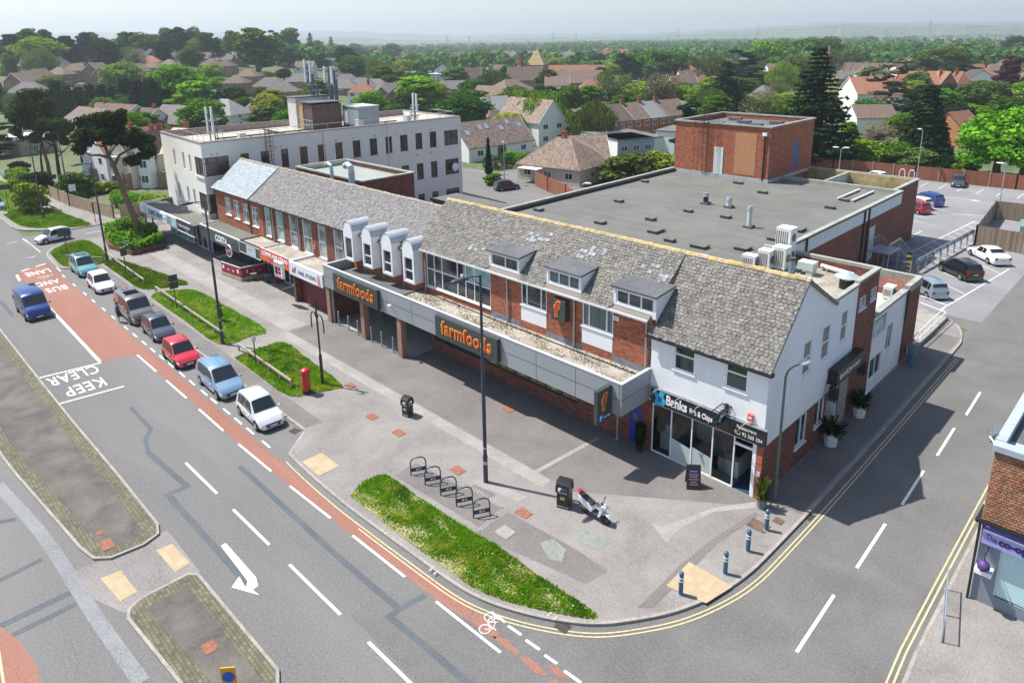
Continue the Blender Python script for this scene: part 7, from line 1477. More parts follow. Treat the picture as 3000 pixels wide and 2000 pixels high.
# ================================================================ PEOPLE
def person(label, loc, rz, h, skin, top, bottom, hair, legs_bare=False, dress=False, stride=.0, arms='down', shoes=(.6,.6,.6), bag=False, longhair=False, sleeve=True):
    t = thing('person', label, 'person', loc, rz); k = h/1.75
    SK = plain('skin_%d'%len(MATS), skin, .55); J = {}
    def V(x,y,z): return Vector((x*k,y*k,z*k))
    # facing +x, y to the left
    J['pel'] = V(0,0,.93); J['wai'] = V(0,0,1.08); J['che'] = V(.01,0,1.28); J['nek'] = V(0,0,1.46); J['hd0'] = V(.01,0,1.54); J['hd1'] = V(.03,0,1.63); J['hd2'] = V(.01,0,1.71)
    for s,n_ in ((1,'l'),(-1,'r')):
        st_ = stride*s
        J['hip'+n_] = V(0,.09*s,.9); J['kne'+n_] = V(st_*.5+.03,.1*s,.5); J['ank'+n_] = V(st_-(.06 if st_<0 else 0),.1*s,.09); J['toe'+n_] = V(st_+.16,.12*s,.03)
        J['sho'+n_] = V(0,.19*s,1.4)
        if arms == 'down': J['elb'+n_] = V(-.02-st_*.3,.25*s,1.12); J['wri'+n_] = V(.06-st_*.6,.26*s,.88)
        elif arms == 'face': J['elb'+n_] = V(.12,.25*s,1.2); J['wri'+n_] = V(.26,.08*s,1.44)
        elif arms == 'reach': J['elb'+n_] = V(.16,.22*s,1.2); J['wri'+n_] = V(.4,.12*s,1.22)
    rad = {'pel':.13,'wai':.12,'che':.14,'nek':.055,'hd0':.07,'hd1':.1,'hd2':.075,'hip':.09,'kne':.06,'ank':.042,'toe':.035,'sho':.065,'elb':.045,'wri':.032,'fin':.011}
    names = list(J); edges = [('pel','wai'),('wai','che'),('che','nek'),('nek','hd0'),('hd0','hd1'),('hd1','hd2')]
    for n_ in 'lr':
        edges += [('pel','hip'+n_),('hip'+n_,'kne'+n_),('kne'+n_,'ank'+n_),('ank'+n_,'toe'+n_),('che','sho'+n_),('sho'+n_,'elb'+n_),('elb'+n_,'wri'+n_)]
        w = J['wri'+n_]; d = (w-J['elb'+n_]).normalized(); side = d.cross(Vector((0,0,1)) if abs(d.z)<.9 else Vector((1,0,0))).normalized()
        J['pal'+n_] = w+d*.08*k; names.append('pal'+n_); edges.append(('wri'+n_,'pal'+n_)); rad['pal'] = .036
        for f in range(4):
            q = (f-1.5)*.019*k; L_ = (.075,.085,.08,.062)[f]*k; a = 'fa%d%s'%(f,n_); b = 'fb%d%s'%(f,n_)
            J[a] = J['pal'+n_]+side*q+d*L_*.5; J[b] = J['pal'+n_]+side*q+d*L_*.85+Vector((0,0,-.012)); names += [a,b]; edges += [('pal'+n_,a),(a,b)]
        a = 'ta'+n_; J[a] = w+d*.05*k+side*.05*k; names.append(a); edges.append(('wri'+n_,a))
    def R_(n): 
        for p in ('pal','fa','fb','ta'):
            if n.startswith(p): return rad['pal'] if p == 'pal' else .010
        return rad[n] if n in rad else rad[n[:-1]]
    me = bpy.data.meshes.new('body'); me.from_pydata([tuple(J[n]) for n in names],[(names.index(a),names.index(b)) for a,b in edges],[]); me.materials.append(SK)
    o = link('body', me, t); md = o.modifiers.new('skin','SKIN'); 
    if not me.skin_vertices: bpy.context.view_layer.objects.active = o
    lay = me.skin_vertices[0].data if me.skin_vertices else None
    if lay:
        for i,n in enumerate(names): r_ = R_(n)*k; lay[i].radius = (r_,r_*(.8 if n in('pel','wai','che') else 1)); lay[i].use_root = (n == 'pel')
    o.modifiers.new('sub','SUBSURF').levels = 1; o.modifiers['sub'].render_levels = 1
    TP = plain('cloth_%d'%len(MATS), top, .9, var=.25, vs=14); BT = plain('cloth_%d'%len(MATS), bottom, .9, var=.15, vs=9); HR = plain('hair_%d'%len(MATS), hair, .7); SH = plain('shoe_%d'%len(MATS), shoes, .7)
    def ell(name, pts, mat):          # elliptical tube (x radius, y radius)
        mb = MB(); n = 14; vs = []; fs = []
        for (c,rx,ry) in pts:
            for q in range(n): a = 2*math.pi*q/n; vs.append((c.x+rx*k*math.cos(a),c.y+ry*k*math.sin(a),c.z))
        for i in range(len(pts)-1):
            for q in range(n): fs.append((i*n+q,i*n+(q+1)%n,(i+1)*n+(q+1)%n,(i+1)*n+q))
        mb.add(vs,fs); return build(name, mb, mat, t, smooth_=True)
    if dress: ell('dress',[(V(0,0,.45),.2,.24),(V(0,0,.7),.17,.21),(V(0,0,.93),.155,.19),(V(0,0,1.08),.13,.155),(V(.01,0,1.28),.15,.19),(V(0,0,1.4),.12,.2),(V(0,0,1.46),.07,.1)],TP)
    else: ell('shirt',[(V(0,0,.86),.15,.185),(V(0,0,1.08),.145,.165),(V(.01,0,1.28),.155,.2),(V(0,0,1.39),.12,.21),(V(0,0,1.46),.07,.1)],TP)
    for n_ in 'lr':
        if sleeve: mb = MB(); mb.tube([J['sho'+n_],J['sho'+n_]*.35+J['elb'+n_]*.65],[.082*k,.072*k],10,False); build('sleeve', mb, TP, t, smooth_=True)
        if not dress:
            mb = MB(); e_ = J['kne'+n_] if legs_bare else J['ank'+n_]; pts = [J['pel']*.3+J['hip'+n_]*.7,J['hip'+n_]*.7+J['kne'+n_]*.3,J['kne'+n_]]+([] if legs_bare else [J['ank'+n_]]); mb.tube(pts,[.13*k,.115*k,.09*k]+([] if legs_bare else [.075*k]),10,False); build('trouser_leg', mb, BT, t, smooth_=True)
        mb = MB(); a,b = J['ank'+n_],J['toe'+n_]; mb.ball(((a.x+b.x)/2,(a.y+b.y)/2,.045),.14*k,8,(1.,.42,.36)); build('shoe', mb, SH, t, smooth_=True)
    c = J['hd1']; mb = MB(); mb.ball((c.x-.02*k,0,c.z+.025*k),.118*k,10,(1,.92,1.05)); 
    if longhair: mb.ball((c.x-.06*k,0,c.z-.12*k),.12*k,8,(.7,1,1.3))
    build('hair', mb, HR, t, smooth_=True)
    fc = MB(); fc.ball((c.x+.035*k,0,c.z-.0*k),.088*k,10,(1,.85,1.15)); fc.ball((c.x+.125*k,0,c.z-.012*k),.018*k,6); 
    for s in (1,-1): fc.ball((c.x+.0*k,s*.1*k,c.z-.005),.025*k,6,(1,.5,1.3))
    build('face', fc, SK, t, smooth_=True)
    ey = MB()
    for s in (1,-1): ey.ball((c.x+.115*k,s*.033*k,c.z+.015*k),.011*k,6)
    ey.box(c.x+.112*k,c.x+.122*k,-.025*k,.025*k,c.z-.052*k,c.z-.045*k); build('eyes_and_mouth', ey, BLACKP, t)
    if bag: mb = MB(); mb.box(-.12,.12,-.42*k,-.3*k,.7*k,1.0*k); mb.tube([(0,-.34*k,1.0*k),(0,-.2*k,1.45*k)],.015,5); build('shoulder_bag', mb, BLACKP, t)
    return t
person('woman in a dark dress walking on the pavement, hands raised to her face', (-57.3,21.6,.12), R(-60), 1.85, (.55,.33,.24), (.02,.025,.04), (.02,.02,.02), (.2,.08,.04), dress=True, stride=.12, arms='face', longhair=True, shoes=(.7,.7,.7))
person('man in dark blue shirt and shorts standing at the bronze van door', (-63.9,15.55,0), R(75), 1.85, (.5,.32,.25), (.02,.08,.2), (.03,.035,.035), (.03,.02,.015), legs_bare=True, arms='reach', shoes=(.7,.7,.7))
person('woman in patterned top and blue trousers walking by the low extension', (-12.7,52.4,.12), R(-75), 1.95, (.55,.35,.27), (.08,.2,.26), (.06,.17,.28), (.06,.03,.02), stride=.15, bag=True, shoes=(.04,.02,.02))
person('man in dark top and beige trousers crossing the side road by the trees', tuple(at(425,708,.02)), R(60), 1.85, (.5,.33,.26), (.03,.05,.1), (.33,.28,.22), (.04,.03,.02), stride=.12)
person('person with pale hair seated behind the maroon terrace screens', (-66.4,28.9,-.35), R(-90), 1.7, (.6,.4,.32), (.5,.48,.45), (.1,.1,.1), (.5,.45,.4))
# road lettering (kept last: it lies flat on the tarmac)
def road_text(body, size, x, y, sx, z=.018, sp=1.1):
    # reads for a driver heading +x: up = +x, right = -y
    M = Matrix(((0,1,0,x),(-1,0,0,y),(0,0,1,z),(0,0,0,1)))
    o = text(body, size, WHITE, M, 'road_lettering', None, .0, .012, sp, sx); o['kind'] = 'structure'; return o
road_text('KEEP', 2.35, -53.55, 11.35, .46); road_text('CLEAR', 2.35, -56.15, 11.6, .43); road_text('BUS', 2.2, -78.6, 14.95, .46, .022); road_text('AND', 2.1, -81.3, 14.85, .44, .022); road_text('LANE', 2.3, -86.0, 15.1, .38, .022)
def cycle_mark(x, y, s_, rz):
    mb = MB(); M = Matrix.Translation((x,y,.02)) @ Matrix.Rotation(rz,4,'Z') @ Matrix.Scale(s_,4)
    def pl(p, w=.05, cl=False):
        q = [tuple((M @ Vector((a,b,0)))[:2]) for a,b in p]; ribbon(mb, q, w*s_, .02, closed=cl)
    for c in (-.42,.42): pl([(c+.3*math.cos(i*math.pi/8),.3*math.sin(i*math.pi/8)) for i in range(16)], .06, True)
    pl([(-.42,0),(-.2,.42),(.28,.42),(-.02,0),(-.42,0)]); pl([(-.02,0),(-.24,.55)]); pl([(.42,0),(.26,.55),(.36,.6)])
    tag(build('cycle_symbol', mb, WORN), kind='structure')
cycle_mark(-17.6,15.7,.75,R(-62)); cycle_mark(-83.2,14.2,.9,R(-90)); cycle_mark(-101.5,14.6,.8,R(-90)); cycle_mark(-92.5,14.8,.7,R(-90))

# ================================================================ TREES
npr = np.random.RandomState(5)
def leaf_quads(lobes, n, size, rs, shell=.55, flat=.0):
    w = np.array([l[3]*l[4]+l[4]*l[5]+l[3]*l[5] for l in lobes]); w = w/w.sum(); li = rs.choice(len(lobes), n, p=w); L = np.array(lobes)[li]
    d = rs.normal(size=(n,3)); d /= np.linalg.norm(d,axis=1)[:,None]
    r = shell+(1-shell)*rs.rand(n)**.6; r *= 1+.18*np.sin(d[:,0]*7+L[:,0]*3)*np.sin(d[:,1]*6+L[:,1])*np.sin(d[:,2]*8+L[:,2]*2)
    c = L[:,:3]+d*L[:,3:6]*r[:,None]
    nn = d*.8+rs.normal(size=(n,3))*.7+np.array([0,0,.35]); nn /= np.linalg.norm(nn,axis=1)[:,None]
    a = rs.normal(size=(n,3)); u = a-nn*(a*nn).sum(1)[:,None]; u /= np.linalg.norm(u,axis=1)[:,None]; v = np.cross(nn,u)
    s = size*rs.uniform(.55,1.25,n)[:,None]; v = v*s*rs.uniform(.5,.9,n)[:,None]; u = u*s
    return c, u, v
def quads_mesh(name, parts, mat):
    C_ = np.concatenate([p[0] for p in parts]); U = np.concatenate([p[1] for p in parts]); V = np.concatenate([p[2] for p in parts]); n = len(C_)
    co = np.stack([C_-U-V*.6, C_+U*.3-V, C_+U+V*.5, C_-U*.2+V],1).reshape(-1,3)
    me = bpy.data.meshes.new(name); me.vertices.add(n*4); me.vertices.foreach_set('co', co.ravel()); me.loops.add(n*4); me.loops.foreach_set('vertex_index', np.arange(n*4,dtype=np.int32))
    me.polygons.add(n); me.polygons.foreach_set('loop_start', np.arange(0,n*4,4,dtype=np.int32)); me.polygons.foreach_set('loop_total', np.full(n,4,dtype=np.int32)); me.update(calc_edges=True); me.materials.append(mat); return me
def blobs(rs, R_, H0, H1, k, rr=(.3,.5), top=1.):
    out = []
    for i in range(k):
        t = (i+.5)/k; z = H0+(H1-H0)*t; a = i*2.4+rs.rand(); prof_ = math.sin(math.pi*min(1,max(.12,.15+.8*t)))**.6
        q = R_*prof_*rs.uniform(.35,.75); s = R_*rs.uniform(*rr); out.append((q*math.cos(a),q*math.sin(a),z,s,s,s*rs.uniform(.6,.9)))
    return out
def mesh_of(mb, name, mats, sm=False):
    me = bpy.data.meshes.new(name); me.from_pydata(mb.v,[],mb.f); 
    for m in (mats if isinstance(mats,list) else [mats]): me.materials.append(m)
    me.polygons.foreach_set('material_index', mb.m)
    if sm: me.polygons.foreach_set('use_smooth',[True]*len(mb.f))
    me.update(); return me
def trunk_mb(h, r, rs, limbs=5, spread=2.5, top=.8):
    mb = MB(); p = [(0,0,-.3)]+[(rs.uniform(-.15,.15)*i,rs.uniform(-.15,.15)*i,h*top*i/4) for i in range(1,5)]; mb.tube(p,[r*1.3,r,r*.8,r*.55,r*.25],8)
    for i in range(limbs):
        z = h*(.25+.5*i/limbs); a = i*2.3+rs.rand(); q = spread*rs.uniform(.6,1); mb.tube([(0,0,z),(q*.45*math.cos(a),q*.45*math.sin(a),z+q*.3),(q*math.cos(a),q*math.sin(a),z+q*.75)],[r*.45,r*.28,r*.08],6)
    return mb
PROTO = {}      # kind -> list of (trunk mesh, crown mesh, width, height)
def add_proto(kind, tmb, parts, W_, H_, bark=BARK, leaf=LF_OAK):
    c = np.concatenate([p[0] for p in parts]); q = np.percentile(c,[1.5,98.5,99.4],axis=0); W_ = ((q[1][0]-q[0][0])+(q[1][1]-q[0][1]))/2+.3; H_ = q[2][2]+.15
    PROTO.setdefault(kind,[]).append((mesh_of(tmb,'trunk',bark,True), quads_mesh('crown',parts,leaf), W_, H_))
for s_ in range(3):
    rs = np.random.RandomState(10+s_)
    add_proto('round', trunk_mb(9,.35,rs,6,3.2), [leaf_quads(blobs(rs,4.6,3.2,10.2,16),5200,.26,rs),leaf_quads([(0,0,6.8,3.4,3.4,3.6)],900,.4,rs,.2)], 11.5, 12)
    add_proto('tall', trunk_mb(11,.35,rs,7,2.4), [leaf_quads(blobs(rs,3.4,2.6,14,18),5200,.27,rs),leaf_quads([(0,0,8.5,2.3,2.3,5.5)],900,.4,rs,.2)], 8.6, 16)
for s_ in range(2):
    rs = np.random.RandomState(30+s_)
    lob = [(0,0,1.0+i*.95,2.1*(1-i/16),2.1*(1-i/15),.9) for i in range(12)]
    add_proto('cypress', trunk_mb(11,.25,rs,0), [leaf_quads(lob,4600,.24,rs,.7)], 4.4, 13)
    pr = []
    for i in range(26):
        z = 1.2+i*.56; R0 = 3.7*(1-i/27)**.8; nb = 7
        for j in range(nb):
            a = j*2*math.pi/nb+i*.7+rs.uniform(-.2,.2); q = R0*rs.uniform(.75,1.12)
            for k in range(4): f = (k+.6)/4; pr.append((q*f*math.cos(a),q*f*math.sin(a),z-.18*q*f+.12*f*f*q,q*.17+.1,q*.17+.1,.16))
    add_proto('spruce', trunk_mb(16,.3,rs,0,top=.98), [leaf_quads(pr,7500,.22,rs,.3)], 7.6, 16.4)
    add_proto('cedar', trunk_mb(13,.35,rs,5,2.5), [leaf_quads([(rs.uniform(-1,1)*2.6*(1-.5*i/14),rs.uniform(-1,1)*2.6*(1-.5*i/14),2+i*.85,1.9*(1-.4*i/14),1.9*(1-.4*i/14),.5) for i in range(15)],5200,.26,rs,.4)], 9, 15)
    tw = MB(); rr = random.Random(s_)
    for i in range(90):
        a = rr.random()*6.28; z = rr.uniform(2,7); q = rr.uniform(1.5,4.2); tw.tube([(0,0,z*.6),(q*.5*math.cos(a),q*.5*math.sin(a),z+q*.25),(q*math.cos(a+.2),q*math.sin(a+.2),z+q*.7+.5)],[.06,.035,.012],4,False)
    t0 = trunk_mb(9,.28,rs,6,3); t0.add(tw.v,tw.f); add_proto('bare', t0, [leaf_quads(blobs(rs,4.2,3,10,14),2600,.15,rs,.35)], 9.5, 12)
    wl = blobs(rs,4.4,3.5,9,12,(.35,.5)); c,u,v = leaf_quads(wl,5600,.2,rs,.75); c[:,2] -= rs.rand(len(c))*1.6; v = np.stack([v[:,0]*.3,v[:,1]*.3,-np.abs(v[:,2])-.35],1)
    add_proto('willow', trunk_mb(7,.35,rs,6,3), [(c,u*.6,v)], 11.5, 11)
    add_proto('bush', trunk_mb(1.6,.08,rs,5,1.), [leaf_quads(blobs(rs,1.5,.4,2.2,9,(.4,.55)),2200,.14,rs,.4)], 4, 3.1)
    pl = []
    for i in range(16): a = i*2.4; q = rs.uniform(.4,3.6); pl.append((q*math.cos(a),q*math.sin(a),9.2+rs.uniform(-1.2,1.6)-q*.25,rs.uniform(1.1,1.7),rs.uniform(1.1,1.7),rs.uniform(.4,.7)))
    add_proto('pine', trunk_mb(10,.32,rs,8,3.6,.92), [leaf_quads(pl,5200,.17,rs,.35)], 9, 12, BARKP, LF_PIN)
LEAF = dict(oak=LF_OAK,brt=LF_BRT,drk=LF_DRK,olv=LF_OLV,pin=LF_PIN,twg=LF_TWG,red=LF_RED,yel=LF_YEL,far=LF_FAR)
CACHE = {}
def crown_me(kind, v, mk):
    key = (kind,v,mk)
    if key not in CACHE:
        me = PROTO[kind][v][1].copy(); me.materials[0] = LEAF[mk]; CACHE[key] = me
    return CACHE[key]
trr = random.Random(99)
LAYER = {}
def tree(kind, mk, p, h, w, label, group='trees', cat='tree', parts=True):
    w *= 1.06
    v = trr.randrange(len(PROTO[kind])); tm, cm, W0, H0 = PROTO[kind][v]
    nm = {'round':'broadleaf_tree','tall':'broadleaf_tree','cypress':'conifer_tree','spruce':'spruce_tree','cedar':'cedar_tree','bare':'sparse_tree','willow':'willow_tree','bush':'shrub','pine':'pine_tree'}[kind]
    t = thing(nm, label, cat if kind != 'bush' else 'shrub', p, trr.random()*6.28, group); t.scale = (w/W0, w/W0, h/H0)
    link('trunk', tm, t); link('crown', crown_me(kind,v,mk), t); return t
def T_(org, x, yb, yt, w, kind, mk, label):
    px, pb, pt, pw = org[0]+x/2.351, org[1]+yb/2.351, org[1]+yt/2.351, w/2.351
    p = at(px, pb); h = max(1.2, rise(p, pt)); tree(kind, mk, p, h, pw*dist(p)/F*1.08, label)
C1, C2, C3 = (0,0), (1000,0), (2000,0)
for a in [
 (40,470,300,130,'round','far','grey green round tree at the left end of the skyline'),(120,480,235,120,'pine','drk','flat topped dark pine on the left skyline'),(235,480,200,150,'tall','oak','tall airy tree on the left skyline beside the dark pine'),(300,500,255,260,'round','brt','broad bright tree below the left skyline'),(60,520,370,90,'cypress','yel','pointed lime green conifer left of the broad bright tree'),(360,480,205,90,'tall','far','dark rounded tip on the left skyline'),
 (320,500,350,170,'round','olv','pale grey green tree in front of the broad bright one'),(470,470,250,150,'tall','drk','blackish green tree on the skyline above the hipped roof'),(600,450,225,90,'tall','drk','dark column tree left of the pale skyline tree'),(670,440,225,110,'tall','olv','pale skyline tree between two dark ones'),(765,500,280,160,'round','drk','dark glossy round tree above the gabled estate roofs'),
 (660,480,300,110,'cedar','drk','dark ragged conifer beside the glossy round tree'),(875,430,222,90,'tall','oak','first of the tall trees in the middle skyline clump'),(930,430,225,80,'tall','drk','narrow tree inside the middle skyline clump'),(1010,430,225,140,'round','oak','wide green tree in the middle skyline clump'),(1100,400,240,120,'tall','olv','pale tree right of the middle skyline clump'),(920,500,320,160,'bare','olv','grey feathery trees before the middle skyline clump'),
 (1180,420,195,140,'tall','oak','taller tree on the skyline over the dark roofs'),(1255,420,190,110,'tall','drk','dark crest of the skyline over the dark roofs'),(1340,400,190,110,'round','oak','leafy crest right of the dark skyline tree'),(1130,480,285,110,'round','drk','small dark round tree by the white dormer roofs'),(1430,430,225,120,'tall','far','grey green skyline tree before the gap'),(1510,470,265,110,'spruce','drk','dark pointed tree over the chimney roofs'),(1370,430,265,120,'round','olv','olive tree under the leafy crest'),
 (1630,430,215,130,'round','oak','tree left of the big central tall tree'),(1780,500,195,240,'tall','oak','big tall tree standing alone above the estate roofs'),(1920,450,210,90,'cedar','drk','layered cedar just right of the big tall tree'),(2000,430,195,130,'tall','olv','pale tall tree behind the layered cedar'),(2150,450,230,80,'spruce','drk','small dark fir by the white antennas'),(2050,440,320,140,'round','brt','round bright tree below the pale tall tree'),
 (2200,420,280,90,'tall','yel','yellow green tree behind the antenna tips'),(2290,420,255,60,'spruce','drk','pointed fir right of the antenna tips'),(2310,430,310,110,'round','brt','lime tree right of the antenna tips'),
 (410,800,560,130,'cypress','drk','leftmost dark conifer of the dense screen'),(490,810,600,140,'cypress','drk','second dark conifer of the dense screen'),(570,810,600,140,'cypress','drk','third dark conifer of the dense screen'),(650,810,575,140,'cypress','drk','fourth dark conifer of the dense screen'),(730,810,590,150,'cypress','drk','fifth dark conifer of the dense screen'),(800,810,600,140,'cypress','drk','sixth dark conifer of the dense screen'),(890,810,545,170,'cypress','drk','tall dark conifer right of the middle of the screen'),(980,820,560,170,'cypress','drk','dark conifer behind the small bright tree'),(1060,820,540,180,'cypress','drk','dark conifer left of the bright oak'),(1150,820,620,190,'cypress','drk','last dark conifer of the screen under the bright oak'),
 (910,810,640,200,'round','oak','small mid green tree in front of the conifer screen'),(1240,790,445,340,'round','brt','large bright oak behind the office roof'),(1360,830,560,250,'tall','brt','bright leafy tree above the near antennas'),(270,620,510,110,'round','red','copper purple tree among the left estate houses'),(380,640,520,140,'round','olv','grey willow like tree right of the copper tree'),
 (1560,760,640,150,'round','oak','shrubby tree right of the bright tree behind the office'),(1690,830,670,160,'round','oak','mid green tree between small roofs behind the office'),(1790,700,600,100,'round','olv','small round pale tree on the estate lawn'),(1830,560,490,80,'round','yel','small yellow green tree beside the big tall tree trunk'),(1900,800,620,180,'tall','yel','loose yellow green tree left of the roof plant room'),(1960,560,470,80,'round','drk','small dark tree right of the big tall tree'),
 (30,760,570,120,'spruce','drk','dark conifer at the left edge above the big pine'),(1500,640,530,120,'round','brt','bright small tree beside the large bright oak'),(110,520,380,90,'round','olv','dull green round tree behind the left estate')]: T_(C1,*a)
for a in [
 (40,520,320,130,'round','drk','dark tree beside the antenna mast, far left of the middle distance'),(100,570,385,190,'round','oak','dark round tree left of the weeping pale tree'),(240,590,415,120,'willow','olv','weeping pale green tree in the middle distance'),(340,600,440,150,'bare','olv','feathery grey tree right of the weeping one'),(350,420,300,130,'round','far','distant dark round tree on the hazy slope'),(100,400,300,90,'round','far','distant tree at the top left of the middle distance'),(190,400,320,120,'round','twg','distant rusty brown tree crowns'),
 (500,520,372,130,'round','oak','dense round tree above the blue school roof'),(560,580,480,90,'round','drk','small dark tree in front of the blue school'),(590,480,380,90,'tall','far','distant tree right of the dense round one'),(700,490,380,110,'round','far','distant tree left of the lamp columns'),(780,490,400,100,'round','oak','distant leafy tree by the lamp columns'),(890,490,370,130,'round','drk','dark distant tree among the lamp columns'),(990,490,352,150,'round','oak','tallest of the distant trees among the lamp columns'),(710,600,490,80,'tall','olv','pale narrow tree between the white school roofs'),
 (360,640,555,140,'bush','brt','bright bush in front of the blue school'),(860,520,460,80,'round','olv','brownish round tree before the brown school roof'),(950,530,460,60,'round','brt','small bright tree before the school lamp columns'),(1150,500,385,130,'round','olv','pale tree left of the school chimney'),(1250,490,380,90,'round','oak','tree behind the school chimney'),(1370,490,380,180,'round','oak','broad tree behind the pyramid roof'),(1500,500,420,120,'round','drk','tree right of the pyramid roof'),
 (1060,690,490,260,'willow','olv','big weeping willow before the brown school'),(520,780,528,270,'tall','brt','bright maple behind the cream office roof'),(640,760,560,170,'round','brt','bright tree right of the maple'),(860,900,650,280,'round','oak','round deep green tree at the end of the office block'),(1370,965,640,310,'willow','brt','large bright willow between the bungalow and the white house'),(1560,800,590,170,'round','oak','leafy tree behind the large bright willow'),(1710,770,590,170,'tall','brt','bright tree behind the terrace chimneys'),
 (1860,760,500,230,'bare','olv','sparse tree behind the terrace ridge'),(2040,740,565,190,'round','brt','bright round tree above the terrace chimneys'),(2200,760,500,230,'bare','twg','bare twiggy tree above the right terrace chimneys'),(1965,570,368,160,'cedar','drk','dark broad cedar right of the yellow tree'),(1830,510,410,110,'round','yel','yellow tree left of the dark broad cedar'),(1720,510,420,140,'round','brt','soft green tree left of the yellow one'),(1600,500,400,140,'round','far','hazy trees above the brown school wing'),
 (2140,560,345,220,'round','oak','large rounded tree on the right of the middle distance'),(2270,560,360,190,'round','oak','large tree joined to the rounded one'),(1765,510,440,60,'round','drk','small dark tree under the yellow tree'),(1950,620,520,90,'round','yel','lime green tree under the dark broad cedar'),(2060,470,390,80,'round','far','far tree between cedar and rounded tree'),
 (1015,1200,950,42,'cypress','drk','slender column cypress in front of the white bungalow'),(1145,860,790,26,'cypress','drk','left one of two tiny cypresses'),(1170,860,782,30,'cypress','drk','right one of two tiny cypresses'),(1960,1250,1050,360,'bush','olv','big olive bush left of the brick tower'),(2180,1180,1040,220,'bush','yel','sunny shrub at the foot of the brick tower'),(1900,1230,1080,160,'bush','oak','green shrub against the fence of the brown tiled house'),(1040,1270,1190,110,'bush','oak','ivy covered bush at the cypress foot'),(1180,1120,1040,130,'bush','brt','bright hedge shrub by the bungalow arch'),(2120,790,640,60,'bush','oak','small bush at the end of the terrace')]: T_(C2,*a)
for a in [
 (290,800,425,290,'spruce','drk','shorter dark spruce behind the brick tower ladder'),(420,640,345,220,'cedar','drk','dark tree left of the bright mass behind the tower'),(560,520,280,190,'round','brt','bright tree at the left of the sunlit clump'),(690,480,270,190,'round','brt','bright tree in the middle of the sunlit clump'),(830,490,262,190,'round','oak','rounded top of the sunlit clump'),(960,480,258,200,'round','oak','right hand tree of the sunlit clump'),(780,560,380,180,'round','olv','creamy blossom tree under the sunlit clump'),(1010,560,330,150,'bare','olv','grey tree right of the sunlit clump'),
 (680,660,430,190,'willow','yel','yellow green tree left of the tallest spruce'),(560,620,490,150,'round','oak','green tree behind the shorter spruce'),(630,800,640,220,'bush','olv','olive undergrowth left of the tallest spruce'),(880,1130,340,400,'spruce','drk','tallest dark spruce right of the brick tower'),(930,1160,700,330,'cedar','drk','dark skirt conifer below the tallest spruce'),(1130,1080,840,120,'tall','brt','bright sapling right of the tallest spruce'),(180,640,360,240,'bare','olv','pale sparse trees left of the shorter spruce'),(40,720,590,150,'round','brt','bright tree at the foot of the shorter spruce'),
 (1400,830,410,250,'cedar','twg','ragged brown green cypress above the car park trees'),(1250,1120,960,210,'bush','brt','bright hedge left part behind the car park fence'),(1450,1120,980,230,'bush','oak','hedge behind the white parked car'),(1340,1020,850,230,'bare','twg','pale bare branched tree behind the hedge'),(1650,1080,600,270,'cypress','drk','dark conifer in front of the red roofs'),(1560,900,590,170,'cedar','drk','dark feathery tree left of the dark conifer'),(1620,1150,1020,240,'bush','olv','olive bushes by the tall car park lamp'),(1500,1000,780,190,'round','oak','green tree between bare branches and dark conifer'),
 (1770,545,330,270,'round','oak','big perfectly rounded tree on the right skyline'),(1560,560,410,110,'tall','olv','pale tree left of the big rounded tree'),(1150,500,340,130,'round','far','hazy green tree right of the sunlit clump'),(1130,340,285,80,'round','far','far small round tree on the slope'),(1290,330,250,90,'round','olv','far pale green tree on the slope'),(2070,420,345,100,'round','oak','small round tree right of the big rounded one'),(2300,400,250,150,'round','drk','dark tree at the right skyline edge'),(2290,500,365,150,'round','oak','green tree below the dark edge tree'),
 (1790,800,610,150,'tall','brt','bright slim tree before the red roofs'),(1850,950,690,220,'round','drk','shaded tree mass behind the garden wall'),(2050,800,560,260,'round','olv','olive tree in front of the red roofs'),(2220,700,390,130,'tall','red','rusty tree at the right of the red roofs'),(2180,800,600,190,'cedar','twg','brownish conifer behind the big bright tree'),(2310,780,560,140,'round','brt','yellowish tree at the right edge'),(2000,900,720,200,'round','brt','blurred bright tree left of the big right hand tree'),
 (2160,1230,760,440,'round','brt','big bright leafy tree overhanging the car park fence'),(2330,1260,740,330,'round','brt','bright tree at the right edge of the car park'),(1800,1180,1070,170,'bush','drk','dark shrubs behind the small dark car'),(1950,1200,1060,150,'bush','brt','bright shrub at the fence corner'),(1080,1140,1010,130,'bush','drk','dark shrub beside the hall shed'),(60,1140,700,220,'cedar','drk','dark tree showing at the left behind the tower')]: T_(C3,*a)
# near trees
def big_pine(label, px, pb, pts_px, blobs_px, r=.36):
    """leaning Scots pine: trunk and limbs through photo points kept at the trunk's own distance"""
    p0 = at(px, pb, .12); t = thing('pine_tree', label, 'tree', p0, 0); dd = dist(p0); fl = Vector((FW.x,FW.y,0)).normalized()
    def pos(x, y, dz=0.):
        d = ray(x, y); k = (dd+dz)/d.dot(FW); return Vector((0,0,CH))+d*k-p0
    mb = MB()
    for br in pts_px:
        q = [pos(x,y,dz) for x,y,dz in br['p']]; mb.tube(q, [br['r']*(1-.75*i/(len(q)-1)) for i in range(len(q))], 8)
    build('trunk', mb, BARKP, t, smooth_=True); rs = np.random.RandomState(int(px)); lob = []
    for x,y,rx,ry in blobs_px:
        for k in range(3): c = pos(x+rs.uniform(-.4,.4)*rx, y+rs.uniform(-1,1)*ry*.8, rs.uniform(-2.4,2.4)); m = dd/F; lob.append((c.x,c.y,c.z,rx*m*.8,rx*m*.8,ry*m*1.25))
    me = quads_mesh('crown', [leaf_quads(lob,19000,.19,rs,.15)], LF_PIN); link('crown', me, t); return t
